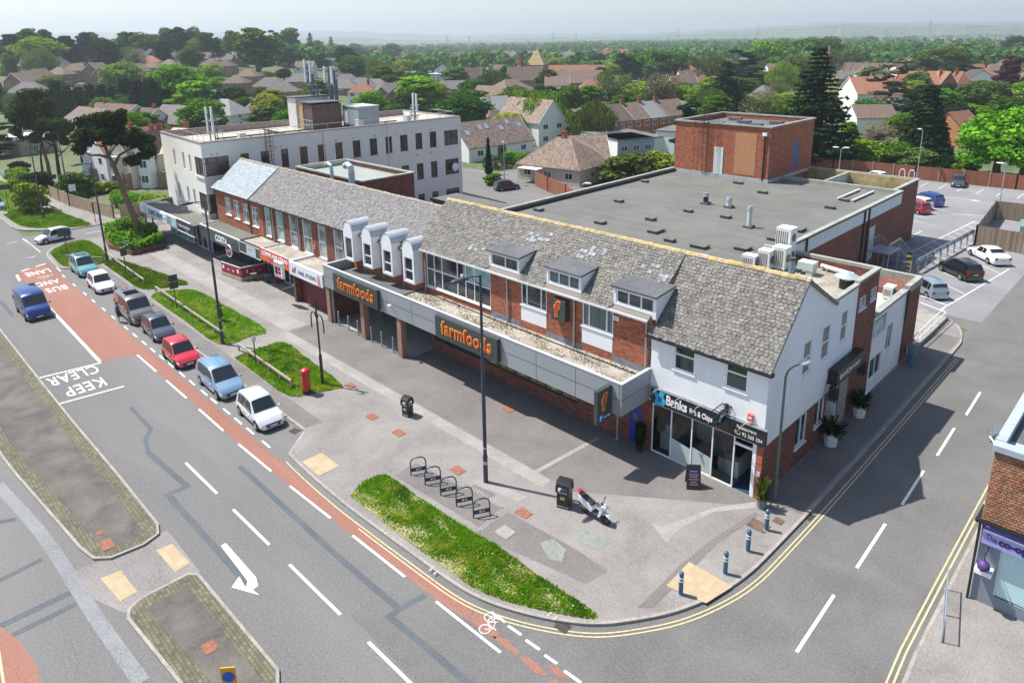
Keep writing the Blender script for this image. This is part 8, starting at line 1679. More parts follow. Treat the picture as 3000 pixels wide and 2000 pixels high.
big_pine('leaning umbrella pine growing from the brick planter', 413, 702,
 [{'p':[(413,702,0),(395,640,0),(362,560,0),(335,490,0),(318,455,0),(300,410,0),(305,370,0)],'r':.42},{'p':[(335,485,0),(350,455,1),(375,440,1.5),(420,425,2)],'r':.22},{'p':[(322,462,0),(290,455,-1),(262,455,-1.5),(245,440,-2)],'r':.2},{'p':[(310,430,0),(280,425,1),(255,400,1)],'r':.16},{'p':[(303,400,0),(270,370,-1),(250,350,-1)],'r':.14},{'p':[(318,455,0),(340,425,-1),(350,390,-1)],'r':.14}],
 [(300,345,45,14),(260,360,38,14),(335,360,35,15),(245,385,35,14),(300,375,50,14),(345,385,30,13),(235,410,32,12),(280,400,40,12),(330,405,40,12),(385,395,30,12),(420,410,32,13),(435,430,26,12),(395,425,36,12),(225,440,24,10),(370,410,35,10),(430,455,28,9),(385,470,26,8),(350,335,20,8)])
big_pine('dark rounded pine furthest left of the three garden pines', 150, 545,
 [{'p':[(150,545,0),(140,480,0),(125,430,0),(110,380,0),(95,330,0)],'r':.35},{'p':[(130,450,0),(160,410,1),(170,370,1)],'r':.15},{'p':[(112,390,0),(70,360,-1),(50,330,-1)],'r':.14}],
 [(60,300,40,15),(100,285,45,15),(130,305,35,15),(45,330,35,14),(90,325,45,16),(130,340,32,14),(60,360,35,13),(105,360,40,13),(50,385,22,10),(140,375,25,10)])
t = big_pine('bare branched thin pine between the other two pines', 182, 548,
 [{'p':[(182,548,0),(172,500,0),(165,450,0),(155,400,0),(150,360,0)],'r':.36},{'p':[(168,460,0),(200,430,1),(205,390,1)],'r':.12},{'p':[(160,430,0),(125,410,-1),(100,380,-1)],'r':.12},{'p':[(158,410,0),(185,380,0),(190,350,0)],'r':.1},{'p':[(130,545,1),(120,470,1),(120,420,0)],'r':.25},{'p':[(120,450,1),(90,430,1),(70,440,1)],'r':.08}],
 [(120,370,30,13),(160,360,32,14),(190,380,26,13),(100,400,24,10),(150,400,26,10),(185,415,20,8),(60,405,14,6)])
t.children[1].data.materials[0] = LF_OLV if False else LF_PIN
p = at(97,618,.15); tree('bush','yel',p,rise(p,530)*1.0,92*dist(p)/F,'yellow green forsythia like bush on the far verge')
for x_,yb,yt,w_,lb in ((240,600,560,40,'small dark round shrub before the cream villa'),(60,520,470,50,'dark garden shrub by the far garage'),(120,560,500,70,'dark garden shrub under the pines'),(230,570,500,90,'twiggy garden shrub right of the pines'),(290,565,535,60,'yellow green shrub in the villa garden'),(340,560,530,50,'shrub beside the white villa bay'),(60,560,490,60,'yellow shrub at the far bend')):
    p = at(x_*1.0,yb); tree('bush','drk' if 'dark' in lb else ('yel' if 'yellow' in lb else 'olv'),p,max(1.5,rise(p,yt)),w_*dist(p)/F*1.1,lb)
p = Vector((1.0,53,0)); tree('round','oak',p,8.2,8.6,'leafy street tree reaching in from the right edge over the side street')
# hedges
def hedge(label, pts, w, h, mk='brt'):
    t = thing('hedge', label, 'hedge', (pts[0][0],pts[0][1],0)); rs = np.random.RandomState(int(abs(pts[0][0])*7)); lob = []
    for (a,b),(c,d) in zip(pts,pts[1:]):
        n = max(2,int(math.hypot(c-a,d-b)/(w*.45)))
        for i in range(n): f = i/n; lob.append((a+(c-a)*f-pts[0][0],b+(d-b)*f-pts[0][1],h*.5,w*.55,w*.55,h*.52))
    me = quads_mesh('foliage',[leaf_quads(lob,min(9000,700*len(lob)),.12,rs,.7)],LEAF[mk]); link('foliage',me,t); mb = MB(); mb.tube([(0,0,0),(0,0,h*.6)],.08,6); build('stem', mb, BARK, t)
hedge('bright clipped hedge behind the tan rendered wall',[(-104.5,31.5),(-98,35.5)],2.4,3.0); hedge('sunny hedge between the villas and the carpet shop',[(-113,30),(-104.5,31.5)],2.0,2.6); hedge('dark clipped hedge at the office corner across the back road',[(-93,87),(-91,92)],3,2.6,'drk'); hedge('yellow flowering hedge before the white bungalow',[(-91.5,93),(-92,97)],2,2.2,'yel'); hedge('bright hedge over the low wall left of the brown tiled house',[(-86,98),(-88,104)],2,2.2,'oak')
p = Vector((-128,30,0))
# undergrowth tufts along kerbs
# ================================================================ HOUSES
RB = roof_tex('brown_tiles', [(.13,.09,.07),(.19,.13,.1),(.22,.16,.12)]); RG = roof_tex('grey_tiles', [(.12,.11,.11),(.17,.155,.15),(.21,.19,.185)]); RR = roof_tex('red_tiles', [(.26,.1,.06),(.33,.14,.08),(.36,.18,.11)]); RP = roof_tex('pale_roof_tiles', [(.3,.3,.3),(.38,.38,.37),(.34,.34,.34)]); RD = roof_tex('dark_tiles', [(.06,.045,.045),(.09,.065,.06),(.11,.08,.07)])
RBig = roof_tex('ribbed_brown_tiles', [(.16,.11,.09),(.24,.18,.14),(.29,.23,.18)], .42, .42, .45, (.3,.2,.07))
HW = render_mat('house_white',(.78,.78,.75),amt=.12); HC = render_mat('house_cream',(.68,.6,.45),amt=.15); HB = BRICKY
def hwin(par, x, z, w, h, y=-.03, M=None):
    mb = MB().xf(M); mb.box(x-w/2,x+w/2,y,y+.06,z,z+h); mb.mat(1); mb.box(x-w/2+.09,x-.04,y-.01,y,z+.09,z+h-.09); mb.box(x+.04,x+w/2-.09,y-.01,y,z+.09,z+h-.09); return build('window', mb, [WPVC,GLASS], par)
def chimney(par, x, y, z0, z1, mat=None, s=.45):
    mb = MB(); mb.box(x-s,x+s,y-s*.6,y+s*.6,z0,z1); mb.box(x-s-.06,x+s+.06,y-s*.6-.06,y+s*.6+.06,z1,z1+.12); mb.mat(1)
    for k in (-.5,0,.5): mb.cyl((x+k*s,y),.1,z1+.12,z1+.5,6)
    return build('chimney', mb, [mat or BRICK, RR], par)
def house(label, A, B, depth, hw, hr, roof='gable', wm=None, rm=None, ch=(), wins=None, floors=2, name='house', cat='house', group=None, z=None, over=.35, side=1, simple=False):
    """front wall from ground point A to B, building extending back; A is on the left seen from the front"""
    A = Vector(A); B = Vector(B); L = (B-A).length; ang = math.atan2(B.y-A.y, B.x-A.x)
    t = thing(name, label, cat, (A.x,A.y,min(A.z,B.z)), ang, group); wm = wm or HB; rm = rm or RG; D = depth
    mb = MB(); mb.box(0,L,0,D,-1.0,hw)
    if roof == 'gable': mb.add([(0,0,hw),(0,D,hw),(0,D/2,hr-.05),(L,0,hw),(L,D,hw),(L,D/2,hr-.05)],[(0,2,1),(3,4,5)])
    if roof == 'gabley': mb.add([(0,0,hw),(L,0,hw),(L/2,0,hr-.05),(0,D,hw),(L,D,hw),(L/2,D,hr-.05)],[(0,1,2),(3,5,4)])
    build('wall', mb, wm, t)
    mb = MB(); o = over; dz = .12
    if roof == 'gable':
        k = (hr-hw)/(D/2); mb.prof([(-o,hw-o*k),(D/2,hr),(D+o,hw-o*k),(D+o,hw-o*k+dz),(D/2,hr+dz),(-o,hw-o*k+dz)],-o*.6,L+o*.6)
    elif roof == 'gabley':
        k = (hr-hw)/(L/2); mb.prof([(-o,hw-o*k),(L/2,hr),(L+o,hw-o*k),(L+o,hw-o*k+dz),(L/2,hr+dz),(-o,hw-o*k+dz)],-o*.6,D+o*.6,1)
    elif roof == 'hip':
        q = min(D/2,L/2)*.95; mb.add([(-o,-o,hw-.1),(L+o,-o,hw-.1),(L+o,D+o,hw-.1),(-o,D+o,hw-.1),(q,D/2,hr),(L-q,D/2,hr)] if L >= D else [(-o,-o,hw-.1),(L+o,-o,hw-.1),(L+o,D+o,hw-.1),(-o,D+o,hw-.1),(L/2,q,hr),(L/2,D-q,hr)], [(0,1,5,4),(2,3,4,5),(1,2,5),(3,0,4),(0,3,2,1)] if L >= D else [(0,1,4),(1,2,5,4),(2,3,5),(3,0,4,5),(0,3,2,1)])
    else: mb.box(-.15,L+.15,-.15,D+.15,hw,hw+.2)
    r = build('roof', mb, rm, t)
    for (cx_,cy_) in ch: chimney(r, cx_*L, cy_*D, hw+.3, hr+.9)
    if roof in ('gable','gabley') and not simple:
        mb = MB(); k = (hr-hw)/(D/2 if roof == 'gable' else L/2)
        if roof == 'gabley': mb.prof([(-o,hw-o*k-.12),(L/2,hr-.12),(L+o,hw-o*k-.12),(L+o,hw-o*k+dz+.02),(L/2,hr+dz+.02),(-o,hw-o*k+dz+.02)],-o*.6-.05,-o*.6,1)
        else: mb.prof([(-o,hw-o*k-.12),(D/2,hr-.12),(D+o,hw-o*k-.12),(D+o,hw-o*k+dz+.02),(D/2,hr+dz+.02),(-o,hw-o*k+dz+.02)],L+o*.6,L+o*.6+.05)
        build('bargeboard', mb, WPVC, t)
    n = wins if wins is not None else max(2,int(L/3)); fh = hw/floors
    for f in range(floors):
        for i in range(n): hwin(t, L*(i+.5)/n, f*fh+.95, min(1.5,L/n*.55), 1.15)
    M = Matrix.Translation((L,0,0)) @ Matrix.Rotation(math.pi/2,4,'Z')
    if side:
        for f in range(floors): hwin(t, D*.4, f*fh+.95, 1.1, 1.1, M=M)
    return t
def g(org, x, y): p = at(org[0]+x/2.351, org[1]+y/2.351); return p
# --- explicit near and middle distance houses
t = house('long white bungalow with ribbed brown roof and six skylights', (-101.5,89.3,0),(-100.2,106.2,0), 9.5, 2.9, 7.2, 'gable', HW, RBig, (), 3, 1, 'bungalow', side=0)
for i,(u,v) in enumerate(((.1,.45),(.32,.6),(.42,.62),(.62,.5),(.76,.72),(.92,.55))):
    mb = MB(); L_ = 17; y0 = 4.75*v; k = (7.2-2.9)/4.75; mb.add([(u*L_-.45,y0,2.9+y0*k+.2),(u*L_+.45,y0,2.9+y0*k+.2),(u*L_+.45,y0+.9,2.9+(y0+.9)*k+.2),(u*L_-.45,y0+.9,2.9+(y0+.9)*k+.2)],[(0,1,2,3)]); build('skylight', mb, ALB('skylight',(.25,.36,.42),rough=.15), t)
mb = MB(); mb.prof([(7.2,0),(9.4,0),(9.4,2.0),(9.0,2.7),(8.3,3.0),(7.6,2.7),(7.2,2.0)],-.04,-.01,1); build('arched_door', mb, GLASS, t)
t = house('brown ribbed tile house with conservatory roof behind the leaning fence', g(C2,1215,1235), g(C2,1640,1290), 10, 2.8, 7.0, 'hip', ALB('house_beige',(.5,.42,.33)), RBig, ((.5,.5),), 3, 1, 'house'); 
mb = MB(); mb.box(1.5,5.5,-2.2,-.2,2.4,2.5); build('conservatory_roof', mb, WPVC, t)
house('brown ribbed tile wing with gable end right of the chimney', g(C2,1560,1240), g(C2,1850,1230), 8, 2.9, 6.8, 'gable', ALB('house_beige',(.5,.42,.33)), RBig, (), 3, 1, 'house')
t = house('white gabled house with brick chimney facing the office', g(C2,1360,1010), g(C2,1545,985), 15, 5.3, 9.8, 'gabley', HW, RBig, ((.5,.4),), 2, 2, 'house', side=1)
mb = MB(); mb.box(8.9,9.0,0,0,0,0); M = Matrix.Translation(((g(C2,1545,985)-g(C2,1360,1010)).length,0,0)) @ Matrix.Rotation(math.pi/2,4,'Z')
for y_ in (3.5,9,12): hwin(t,y_,3.6,1.6,1.3,M=M)
mb = MB().xf(M); mb.prof([(7.5,5.1),(13,5.1),(10.25,8.2)],-1.3,2,1); build('bay_gable', mb, HW, t); mb = MB().xf(M); mb.prof([(7.9,5.4),(12.6,5.4),(10.25,7.9)],-1.36,-1.31,1); build('bay_cladding', mb, MAROON, t)
mb = MB().xf(M); mb.prof([(7.2,4.9),(10.25,8.3),(13.3,4.9),(13.3,5.1),(10.25,8.5),(7.2,5.1)],-1.6,2.5,1); build('bay_roof', mb, RBig, t)
for i,(xa,xb,rm_,lb) in enumerate(((1810,2010,RB,'brick terrace house with the leftmost wide chimney'),(2010,2130,RB,'brick terrace house second in the row'),(2130,2240,RP,'brick terrace house with paler slate roof'),(2235,2400,RB,'brick terrace house at the right end of the row'))):
    house(lb, g(C2,xa,1005-(xa-1810)*.13), g(C2,xb,1005-(xb-1810)*.13), 9, 5.0, 8.3, 'gable', BRICK, rm_, ((.08,.5),) if i else ((.1,.5),), max(2,int((xb-xa)/50)), 2, 'terrace_house', group='brick terrace with chimneys', over=.2, side=0)
house('low white flat roofed extension behind the terrace', g(C2,1650,1010), g(C2,1900,1080), 11, 3.2, 3.4, 'flat', HW, FELT, (), 1, 1, 'outbuilding', 'building'); house('flat roofed blue grey rendered extension', g(C2,1905,1080), g(C2,2150,1060), 9, 3.2, 3.4, 'flat', ALB('blue_render',(.3,.36,.45)), FELTD, (), 3, 1, 'outbuilding', 'building'); house('flat roofed white extension next to the brick tower', g(C2,2160,1050), g(C2,2290,1060), 12, 4.4, 4.6, 'flat', HW, FELT, (), 0, 1, 'outbuilding', 'building')
house('small house with light grey tiled roof and skylights', g(C2,1050,870), g(C2,1230,850), 12, 2.8, 7.4, 'gable', HW, RP, (), 2, 1, 'house'); house('small brown roofed house beside the deep green tree', g(C2,1010,880), g(C2,1140,870), 8, 2.6, 5.4, 'hip', HW, RB, (), 2, 1, 'house'); house('dark gabled house above the office end', g(C2,890,780), g(C2,1080,790), 9, 4.8, 8.6, 'gable', HB, RB, (), 2, 2, 'house'); house('hipped brown roofed white house behind the willow', g(C2,1130,720), g(C2,1330,700), 11, 4.8, 8.6, 'hip', HW, RB, (), 3, 2, 'house')
# villas behind the pines
for i,(xa,ya,xb,yb,wm_,rm_,rf,lb) in enumerate(((600,1240,760,1290,HW,RR,'gabley','white villa with red roofed bay seen between the pine trunks'),(780,1280,920,1300,HC,RB,'gabley','cream and brick villa behind the leaning pine'),(940,1290,1060,1290,HW,RB,'gabley','white villa with curved bay left of the office'),(1060,1260,1150,1270,HC,ALB('yellow_tiles',(.45,.33,.12),var=.2),'gable','cream villa with yellow tiled roof at the office corner'))):
    t = house(lb, g(C1,xa,ya), g(C1,xb,yb), 11, 5.4, 8.8, rf, wm_, rm_, ((.5,.6),), 2, 2, 'villa', 'house')
    mb = MB(); mb.prism([(1,0),(1.6,-1),(3.2,-1),(3.8,0)],0,5.0); b_ = build('bay', mb, wm_, t); mb = MB(); mb.prism([(.8,0),(1.5,-1.2),(3.3,-1.2),(4,0)],5.0,5.3); build('bay_roof', mb, ALB('bay_lead',(.45,.5,.54)), t)
    for z_ in (.9,3.4): hwin(t,2.4,z_,1.3,1.3,-1.06)
    mb = MB(); mb.box(4.4,5.6,-.8,0,0,2.7); build('porch', mb, HB, t)
house('brown ribbed roof house behind the two left pines', g(C1,440,960), g(C1,620,990), 10, 4.8, 8, 'gable', HC, RBig, ((.5,.5),), 2, 2); house('long red brown roofed house behind the leaning pine', g(C1,560,930), g(C1,830,960), 11, 4.6, 8.2, 'gable', HW, roof_tex('plum_tiles',[(.14,.07,.06),(.2,.1,.09),(.24,.13,.11)]), ((.2,.5),), 3, 2); house('dark roofed house left of the grey bungalow', g(C1,820,950), g(C1,1010,960), 9, 4.2, 7.4, 'gable', HW, RB, ((.9,.5),), 2, 2); house('grey roofed bungalow behind the office left corner', g(C1,1030,930), g(C1,1330,960), 10, 3.6, 7.6, 'gable', ALB('house_beige',(.5,.42,.33)), RG, (), 3, 1, 'bungalow'); house('pale angular roofed white house behind the near antennas', g(C1,1380,890), g(C1,1600,900), 9, 4.2, 8.2, 'hip', HW, RP, (), 2, 2); house('white garage at the left edge behind the pines', g(C1,-60,1050), g(C1,150,1075), 8, 3.4, 3.6, 'flat', ALB('tan_render',(.4,.3,.2)), WPVC, (), 1, 1, 'garage', 'building')
house('small brick house with chimney left of the roof plant', g(C1,1660,880), g(C1,1830,870), 9, 3, 6.2, 'hip', HB, RB, ((.6,.5),), 2, 1); house('dark hipped house close to the roof plant', g(C1,1850,870), g(C1,2010,860), 9, 3, 6.4, 'hip', HB, RD, ((.3,.5),), 2, 1)
# church-like brown school, blue school
house('long brown tiled school hall', g(C2,1150,625), g(C2,1390,620), 14, 4.6, 10.5, 'gable', HB, RD if False else RB, (), 6, 1, 'school_hall', 'building'); house('brown tiled school wing to the right', g(C2,1430,630), g(C2,1830,615), 14, 3.4, 8.4, 'gable', HB, RB, (), 8, 1, 'school_hall', 'building'); house('low red brown school wing behind the others', g(C2,1420,560), g(C2,1800,560), 10, 4.4, 8.5, 'gable', HB, RR, (), 6, 1, 'school_hall', 'building'); house('brown tiled school block with white windows', g(C2,830,620), g(C2,980,615), 12, 3.6, 10, 'gable', HB, RB, (), 5, 1, 'school_hall', 'building')
t = house('school tower with mossy pyramid roof', g(C2,1275,560), g(C2,1395,560), 12, 9, 18, 'hip', HB, ALB('mossy_tiles',(.35,.25,.09),var=.3,vs=.5), (), 1, 2, 'school_tower', 'building')
p = g(C2,1238,560); t = thing('chimney_stack','square brick chimney stack beside the pyramid roof','chimney',p); mb = MB(); mb.box(-1,1,-1,1,0,15); build('shaft', mb, BRICKD, t); mb = MB(); mb.box(-1.2,1.2,-1.2,1.2,15,15.6); build('cap', mb, BRICKD, t)
house('blue panelled school block with white roof on the left', g(C2,370,585), g(C2,590,580), 14, 6.2, 6.6, 'flat', ALB('blue_panels',(.2,.3,.45)), ALB('white_roof',(.7,.75,.78)), (), 8, 2, 'school_block', 'building'); house('blue panelled school block with white roof on the right', g(C2,600,600), g(C2,830,610), 14, 6.6, 7.0, 'flat', ALB('blue_panels',(.2,.3,.45)), ALB('white_roof',(.7,.75,.78)), (), 8, 2, 'school_block', 'building')
house('long low grey roofed bungalow row before the school', g(C2,680,660), g(C2,920,655), 9, 2.8, 6, 'gable', HB, RG, (), 5, 1, 'bungalow')
# right hand side
house('white gabled house with terracotta roof right of the tallest spruce', g(C3,1060,760), g(C3,1190,790), 13, 6.0, 10.5, 'gabley', HW, RR, ((.5,.5),), 1, 2); house('white rendered gable below the terracotta roofed house', g(C3,1100,900), g(C3,1190,930), 9, 4, 6.6, 'gabley', HW, RB, (), 1, 1); house('grey slate roofed house with white bay left of the spruces', g(C3,410,780), g(C3,600,790), 10, 4.4, 8.4, 'hip', HW, RG, ((.8,.5),), 3, 2); house('terracotta hipped house at the left of the tower', g(C3,70,650), g(C3,210,650), 9, 4.6, 8, 'hip', HB, RR, (), 2, 2); house('pale gabled house at the far left of the tower', g(C3,-10,640), g(C3,60,640), 9, 4.6, 8, 'gabley', HW, RB, (), 2, 2)
house('long grey roofed building above the ragged cypress', g(C3,1180,560), g(C3,1400,560), 12, 4.8, 8.6, 'gable', HB, RB, (), 4, 2)
for i,(xa,xb,lb) in enumerate(((1510,1640,'red tiled house with chimney at the left of the red row'),(1640,1760,'red tiled house with solar panels in the red row'),(1760,1880,'red tiled gabled house in the middle of the red row'),(1880,1970,'red tiled hipped house at the right of the red row'))): house(lb, g(C3,xa,680), g(C3,xb,680), 11, 5, 9.4, ['gable','gable','gabley','hip'][i], BRICK, RR, ((.3,.5),), 2, 2, group='red tiled row')
house('red tiled shed roof behind the big bright tree', g(C3,1900,1020), g(C3,2030,1000), 6, 4.2, 7.0, 'gable', BRICKO, RR, (), 0, 1, side=0); house('dark flat roofed shed by the car park hedge', g(C3,1080,1150), g(C3,1180,1130), 6, 2.6, 2.8, 'flat', ALB('shed_dark',(.06,.05,.05)), FELTD, (), 0, 1, 'shed', 'shed', side=0)
# --- estate houses from prototypes
PH = []
def proto_house(*a, **k): t = house('x',(0,0,-100),(a[0],0,-100),*a[1:],**k); PH.append(t); return t
proto_house(9,8,5,8,'gable',HB,RG,((.85,.5),),2,2); proto_house(9,8,5,8,'hip',HB,RB,(),2,2); proto_house(8,9,5,8.3,'gabley',HB,RB,(),2,2); proto_house(10,8,5,8,'hip',HW,RR,((.7,.5),),3,2); proto_house(13,9,2.8,6.4,'hip',HB,RG,(),3,1); proto_house(11,9,4.4,8.6,'gabley',HW,RD,(),2,2); proto_house(10,8,4.8,8,'gable',HW,RB,((.1,.5),),2,2)
PL_ = [10,9,8,10,13,11,10]; DS = ['brick house with grey gabled roof','brick house with brown hipped roof','brick house with brown gable to the front','white house with red hipped roof','low brick bungalow with grey hipped roof','white house with steep dark gable','white house with brown gabled roof']
used = set(); taken = []
def put(k, p, rz, where, sc=1.):
    lb = DS[k]+' '+where
    if k in used: t = dup(PH[k], p, rz, lb, None)
    else: t = PH[k]; used.add(k); t.location = p; t.rotation_euler.z = rz; t['label'] = lb
    t.scale = (sc,sc,sc); taken.append((p.x,p.y)); return t
est = [(1,'by the left edge, lowest of the stepped row',2,50,660),(2,'at the left edge, second of the stepped row',2,120,640),(3,'third of the stepped row on the left',2,190,625),(4,'behind the copper tree',0,140,530),(5,'with a white flank right of the grey roof',5,300,530),(6,'with white window band by the copper tree',1,440,570),(7,'first of the close brick gables',2,590,570),(8,'second of the close brick gables',2,660,600),(9,'third of the close brick gables',2,745,610),(10,'fourth of the close brick gables',2,815,615),(11,'small one at the end of the brick gables',2,885,575),(12,'with a hip above the brick gables',3,860,500),(13,'hipped pair partner above the brick gables',3,975,500),(14,'left of the pale roof light',1,990,545),(15,'with pale window band over the conifers',1,1105,530),(16,'among the left skyline trees',3,545,440),(17,'first of the dark steep gables',5,880,450),(18,'second of the dark steep gables',5,990,450),(19,'with small white dormers',5,1110,450),(20,'third of the dark steep gables',5,1200,470),(21,'fourth of the dark steep gables',5,1300,470),(22,'right of the dark steep gables',0,1400,470),(23,'behind the bright oak top',0,1500,480),(24,'left of the big tall tree',0,1600,460),(25,'behind the estate lawn',1,1400,520),(26,'near the white gazebo',1,1500,530),(27,'large one left of the big tall tree foot',1,1650,610),(28,'close behind the bright tree',1,1560,665),(29,'right of the estate lawn',4,1770,650),(30,'in front of the estate lawn shrubs',4,1850,690),(31,'with arched porch right of the big tall tree',4,1990,610),(32,'tan fronted by the antenna poles',6,2050,530),(33,'under the small dark fir',5,1930,450),(34,'behind the layered cedar',5,2030,445),(35,'with timber gable by the tall mast',5,2290,480),(36,'white windowed below the tall mast',6,2310,545),(37,'right behind the tall mast',4,2320,610),(38,'above the blue grey plant room',4,2290,660),
 (39,'at the very left behind the pines',4,60,700),(40,'under the copper tree',1,330,600)]
for n_,wh,k,x_,y_ in est: put(k, g(C1,x_,y_)-Vector((PL_[k]/2*.7,0,0)), R(48+trr.uniform(-9,9)), wh, 1.0)
for wh,k,x_,y_ in (('left of the weeping pale tree',1,200,615),('below the weeping pale tree',4,120,650),('right behind the plant room',4,230,690),('behind the feathery tree',4,330,690),('with red gables near the plant room',3,50,730),('in the row of white gables',2,200,775),('last in the row of white gables',2,300,775),('by the yellow blossom',4,30,650),('behind the bright willow',3,1640,700),('left of the far right terrace',6,2330,610),('right of the broad cedar',6,2280,660),('under the rounded tree',3,2340,560),('before the blue school',4,430,670),('beside the brown school',6,1400,670)):
    put(k, g(C2,x_,y_), R(48+trr.uniform(-12,12)), wh)
for wh,k,x_,y_ in (('just left of the big rounded tree',6,1480,560),('behind the big rounded tree foot',1,1940,500),('right of the big rounded tree',3,2040,500),('below the small round tree',1,2080,560),('far right beside the rusty tree',4,2310,560),('with chimney right of the red row',3,2030,600),('in the second street of the right edge',2,2170,470),('at the right edge below the skyline',6,2330,480),('above the red row',6,1930,450),('with tall chimney above the red row',3,1980,560)):
    put(k, g(C3,x_,y_), R(48+trr.uniform(-14,14)), wh)
# --- further streets: single houses, nearest first, then one mass of roofs beyond
def polar(az, r): a = R(az); x,y = r*math.cos(a), r*math.sin(a); return Vector((x,y,terrain(x,y)))
rh = random.Random(77); far_simple = []
for k in range(7):
    mb = MB(); L = PL_[k]; D_ = 8.5; hw_ = 5 if k != 4 else 2.8; hr_ = hw_+3.3; mb.box(0,L,0,D_,-1,hw_)
    if k in (2,5): mb.add([(0,0,hw_),(L,0,hw_),(L/2,0,hr_),(0,D_,hw_),(L,D_,hw_),(L/2,D_,hr_)],[(0,1,2),(3,5,4)])
    else: mb.add([(0,0,hw_),(0,D_,hw_),(0,D_/2,hr_),(L,0,hw_),(L,D_,hw_),(L,D_/2,hr_)],[(0,2,1),(3,4,5)])
    wme = mesh_of(mb,'wall',HW if k in (3,5,6) else HB); mb = MB(); e_ = .3
    if k in (2,5): mb.prof([(-e_,hw_-.2),(L/2,hr_),(L+e_,hw_-.2),(L/2,hr_+.2)],-e_,D_+e_,1)
    else: mb.prof([(-e_,hw_-.2),(D_/2,hr_),(D_+e_,hw_-.2),(D_/2,hr_+.2)],-e_,L+e_)
    rme = mesh_of(mb,'roof',[RG,RB,RB,RR,RG,RD,RB][k]); auto_uv(rme); auto_uv(wme); far_simple.append((wme,rme))
SECT = [(99,106,'at the far right'),(106,112,'behind the right hand trees'),(112,119,'beyond the tallest spruce'),(119,126,'beyond the terrace chimneys'),(126,134,'beyond the willow'),(134,142,'beyond the brown school'),(142,150,'beyond the office roof')]
cnt = 0
for i in range(1200):
    az = 99+((i*37.7)%43); r = 330*(1+((i*0.618)%1)*2.3) if cnt < 190 else 0
    if r == 0: break
    p = polar(az+rh.uniform(-.3,.3), r)
    if any((p.x-a)**2+(p.y-b)**2 < 17**2 for a,b in taken): continue
    if 120 < az < 134 and r < 520: continue
    sct = [s for s in SECT if s[0] <= az < s[1]]
    if not sct: continue
    k = rh.randrange(7); cnt += 1; taken.append((p.x,p.y))
    t = thing('house', 'far '+DS[k].replace('white house','pale house')+' '+sct[0][2], 'house', p, R(rh.choice([40,48,130,52])+rh.uniform(-8,8)), 'far houses '+sct[0][2]); link('wall', far_simple[k][0], t); link('roof', far_simple[k][1], t)
# mass of the furthest roofs
mb = MB(); rr_ = random.Random(5)
for _ in range(2600):
    az = rr_.uniform(98,146); r = rr_.uniform(1050,2600); p = polar(az,r)
    if math.sin(p.x*.004)+math.sin(p.y*.0052+1) < -.2: continue
    M = Matrix.Translation(p) @ Matrix.Rotation(rr_.random()*3.1,4,'Z'); L = rr_.uniform(9,16); h = rr_.uniform(4,6); mb.xf(M); mb.mat(rr_.choice([0,0,1])); mb.box(0,L,0,8,0,h); mb.mat(rr_.choice([2,3,3,4])); mb.prof([(-.3,h-.2),(4,h+3.6),(8.3,h-.2)],-.3,L+.3)
mb.xf(None); tag(build('far_houses', mb, [HW,HB,RG,RB,RR]), 'mass of tiny pale walls and brown roofs in the hazy distance', 'houses', kind='stuff')
# --- wooded distance: single trees nearest, then the far wood as one mass
tree_n = 0; rt = random.Random(31)
for i in range(900):
    if tree_n >= 165: break
    az = rt.uniform(98,175); r = (260*(1+rt.random()*1.4)) if i % 2 else rt.uniform(150,300); p = polar(az,r)
    if (az > 146 and 250 < r < 400 and i % 3) or (p.x > -62 and p.y < 132) or (az > 140 and r < 165) or (r < 190 and az < 125): continue
    if any((p.x-a)**2+(p.y-b)**2 < 11**2 for a,b in taken): continue
    sct = [s for s in SECT if s[0] <= az < s[1]]; wh = sct[0][2] if sct else 'on the wooded rise at the left'
    k,mk,ds = rt.choice([('round','oak','mid green round tree'),('round','oak','mid green round tree'),('round','drk','dark round tree'),('tall','oak','tall green tree'),('tall','olv','tall pale tree'),('round','brt','bright round tree'),('bare','olv','sparse olive tree'),('cedar','drk','dark ragged conifer'),('willow','olv','weeping pale tree'),('round','yel','yellow green tree')])
    hgt = rt.uniform(6,9.5) if r < 300 else (rt.uniform(7,12) if az < 146 else rt.uniform(8,14)); tree_n += 1; taken.append((p.x,p.y))
    tree(k, mk, p, hgt, hgt*rt.uniform(.85,1.2), ds+' '+wh, 'garden and street trees '+wh)
rs = np.random.RandomState(8); CC = []; UU = []; VV = []
def far_wood(n, r0, r1, az0, az1, q, size, dens=None):
    az = np.radians(rs.uniform(az0,az1,n)); r = r0*(r1/r0)**rs.rand(n); x = r*np.cos(az); y = r*np.sin(az)
    keep = np.sin(x*.006+1.3)+np.sin(y*.0075)+np.sin((x+y)*.003) > (-1.2 if dens is None else dens); x,y = x[keep],y[keep]; m = len(x); z = np.array([terrain(a,b) for a,b in zip(x,y)]); R_ = rs.uniform(4,8.5,m); H = rs.uniform(.8,1.3,m)*R_
    for k in range(q):
        d = rs.normal(size=(m,3)); d[:,2] = np.abs(d[:,2])*.9+.05; d /= np.linalg.norm(d,axis=1)[:,None]; c = np.stack([x,y,z+R_*.7],1)+d*np.stack([R_,R_,H],1)*rs.uniform(.7,1.05,m)[:,None]
        nn = d+rs.normal(size=(m,3))*.4; nn /= np.linalg.norm(nn,axis=1)[:,None]; a = rs.normal(size=(m,3)); u = a-nn*(a*nn).sum(1)[:,None]; u /= np.linalg.norm(u,axis=1)[:,None]; v = np.cross(nn,u); s = size*R_[:,None]*rs.uniform(.25,.5,m)[:,None]; CC.append(c); UU.append(u*s); VV.append(v*s*.8)
far_wood(2600, 480, 1300, 98, 178, 44, .62, -.9); far_wood(7000, 1200, 4200, 96, 182, 20, .9, -.9)
